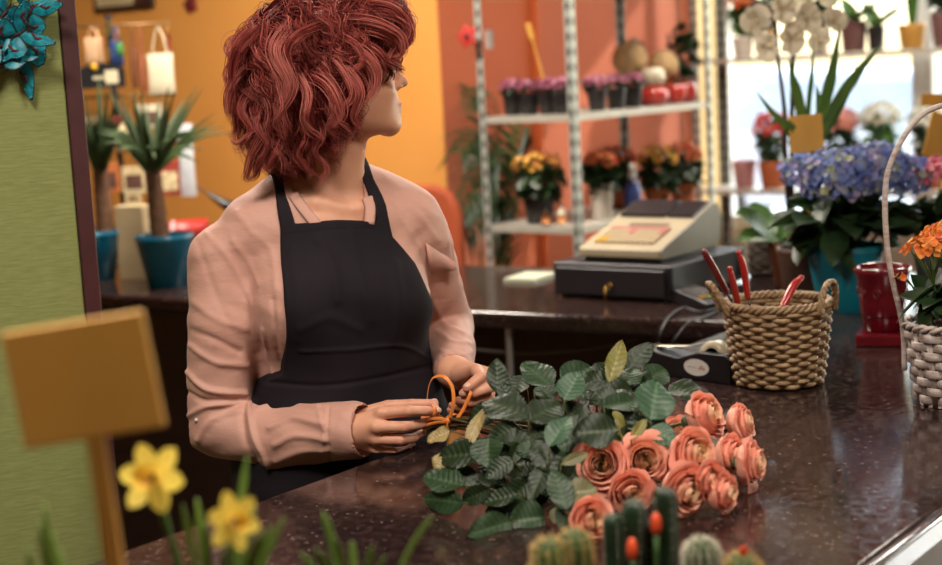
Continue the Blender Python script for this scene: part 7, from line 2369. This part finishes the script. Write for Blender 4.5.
w = bpy.data.worlds.new('sky'); SC.world = w; w.use_nodes = True
nt = w.node_tree
sky = nt.nodes.new('ShaderNodeTexSky'); sky.sky_type = 'NISHITA'
sky.sun_disc = False; sky.sun_elevation = rad(42); sky.sun_rotation = rad(60); sky.air_density = 1.2; sky.dust_density = 2.5
nt.links.new(sky.outputs[0], nt.nodes['Background'].inputs['Color'])
nt.nodes['Background'].inputs['Strength'].default_value = 1.05

sun = bpy.data.lights.new('sun', 'SUN'); sun.energy = 6.0; sun.angle = rad(0.6); sun.color = (1.0, 0.93, 0.82)
so = bpy.data.objects.new('sun', sun); COL.objects.link(so)
sd = unit((-0.80, -0.36, -0.50))
so.rotation_euler = Vector(sd).to_track_quat('-Z', 'Y').to_euler()
so.location = (6, 8, 8)

M_lampwhite = mat('added_lamp_housing_white', 'e6e4de', 0.4, var=0)
def emit_mat():
    t = NT('added_lamp_diffuser')
    t.b.inputs['Emission Color'].default_value = (1.0, 0.91, 0.79, 1); t.b.inputs['Emission Strength'].default_value = 4.0
    t.b.inputs['Base Color'].default_value = (0.8, 0.8, 0.8, 1)
    return t.m
M_diff = emit_mat()
ADDED_LAMPS = [((-0.75, 1.0), 41, 'above the customer end of the counter'), ((0.9, 1.1), 34, 'above the chrome edge of the counter'), ((-0.75, 4.4), 96, 'above the back counter by the blue pots'), ((0.9, 4.75), 24, 'above the far end of the counters'), ((2.0, 5.6), 30, 'above the window shelves')]
for (x, y), e, where in ADDED_LAMPS:  # unseen lamps, added to brighten the sleeves, the walls and the window head
    L = thing('added_ceiling_lamp', 'square white ceiling lamp panel ' + where, 'lamp', (x, y, CEIL - 0.07), 0, 'ceiling lamps')
    obj('housing', G().box((0, 0, 0.045), (0.64, 0.64, 0.05)), M_lampwhite, L, bevel=0.006)
    obj('diffuser', G().box((0, 0, 0.012), (0.58, 0.58, 0.016)), M_diff, L, bevel=0.003)
    a = bpy.data.lights.new('added_lamp_light', 'AREA'); a.shape = 'SQUARE'; a.size = 0.56; a.energy = e; a.color = (1.0, 0.90, 0.77)
    ao = bpy.data.objects.new('added_lamp_light', a); COL.objects.link(ao); ao.parent = L; ao.location = (0, 0, -0.002)

SC.view_settings.view_transform = 'Standard'
SC.view_settings.look = 'None'
SC.view_settings.exposure = 0.2
SC.view_settings.gamma = 1.0
SC.view_settings.use_curve_mapping = False
SC.cycles.use_denoising = True
SC.cycles.max_bounces = 8
SC.cycles.sample_clamp_indirect = 6.0
SC.cycles.caustics_reflective = False
SC.cycles.caustics_refractive = False
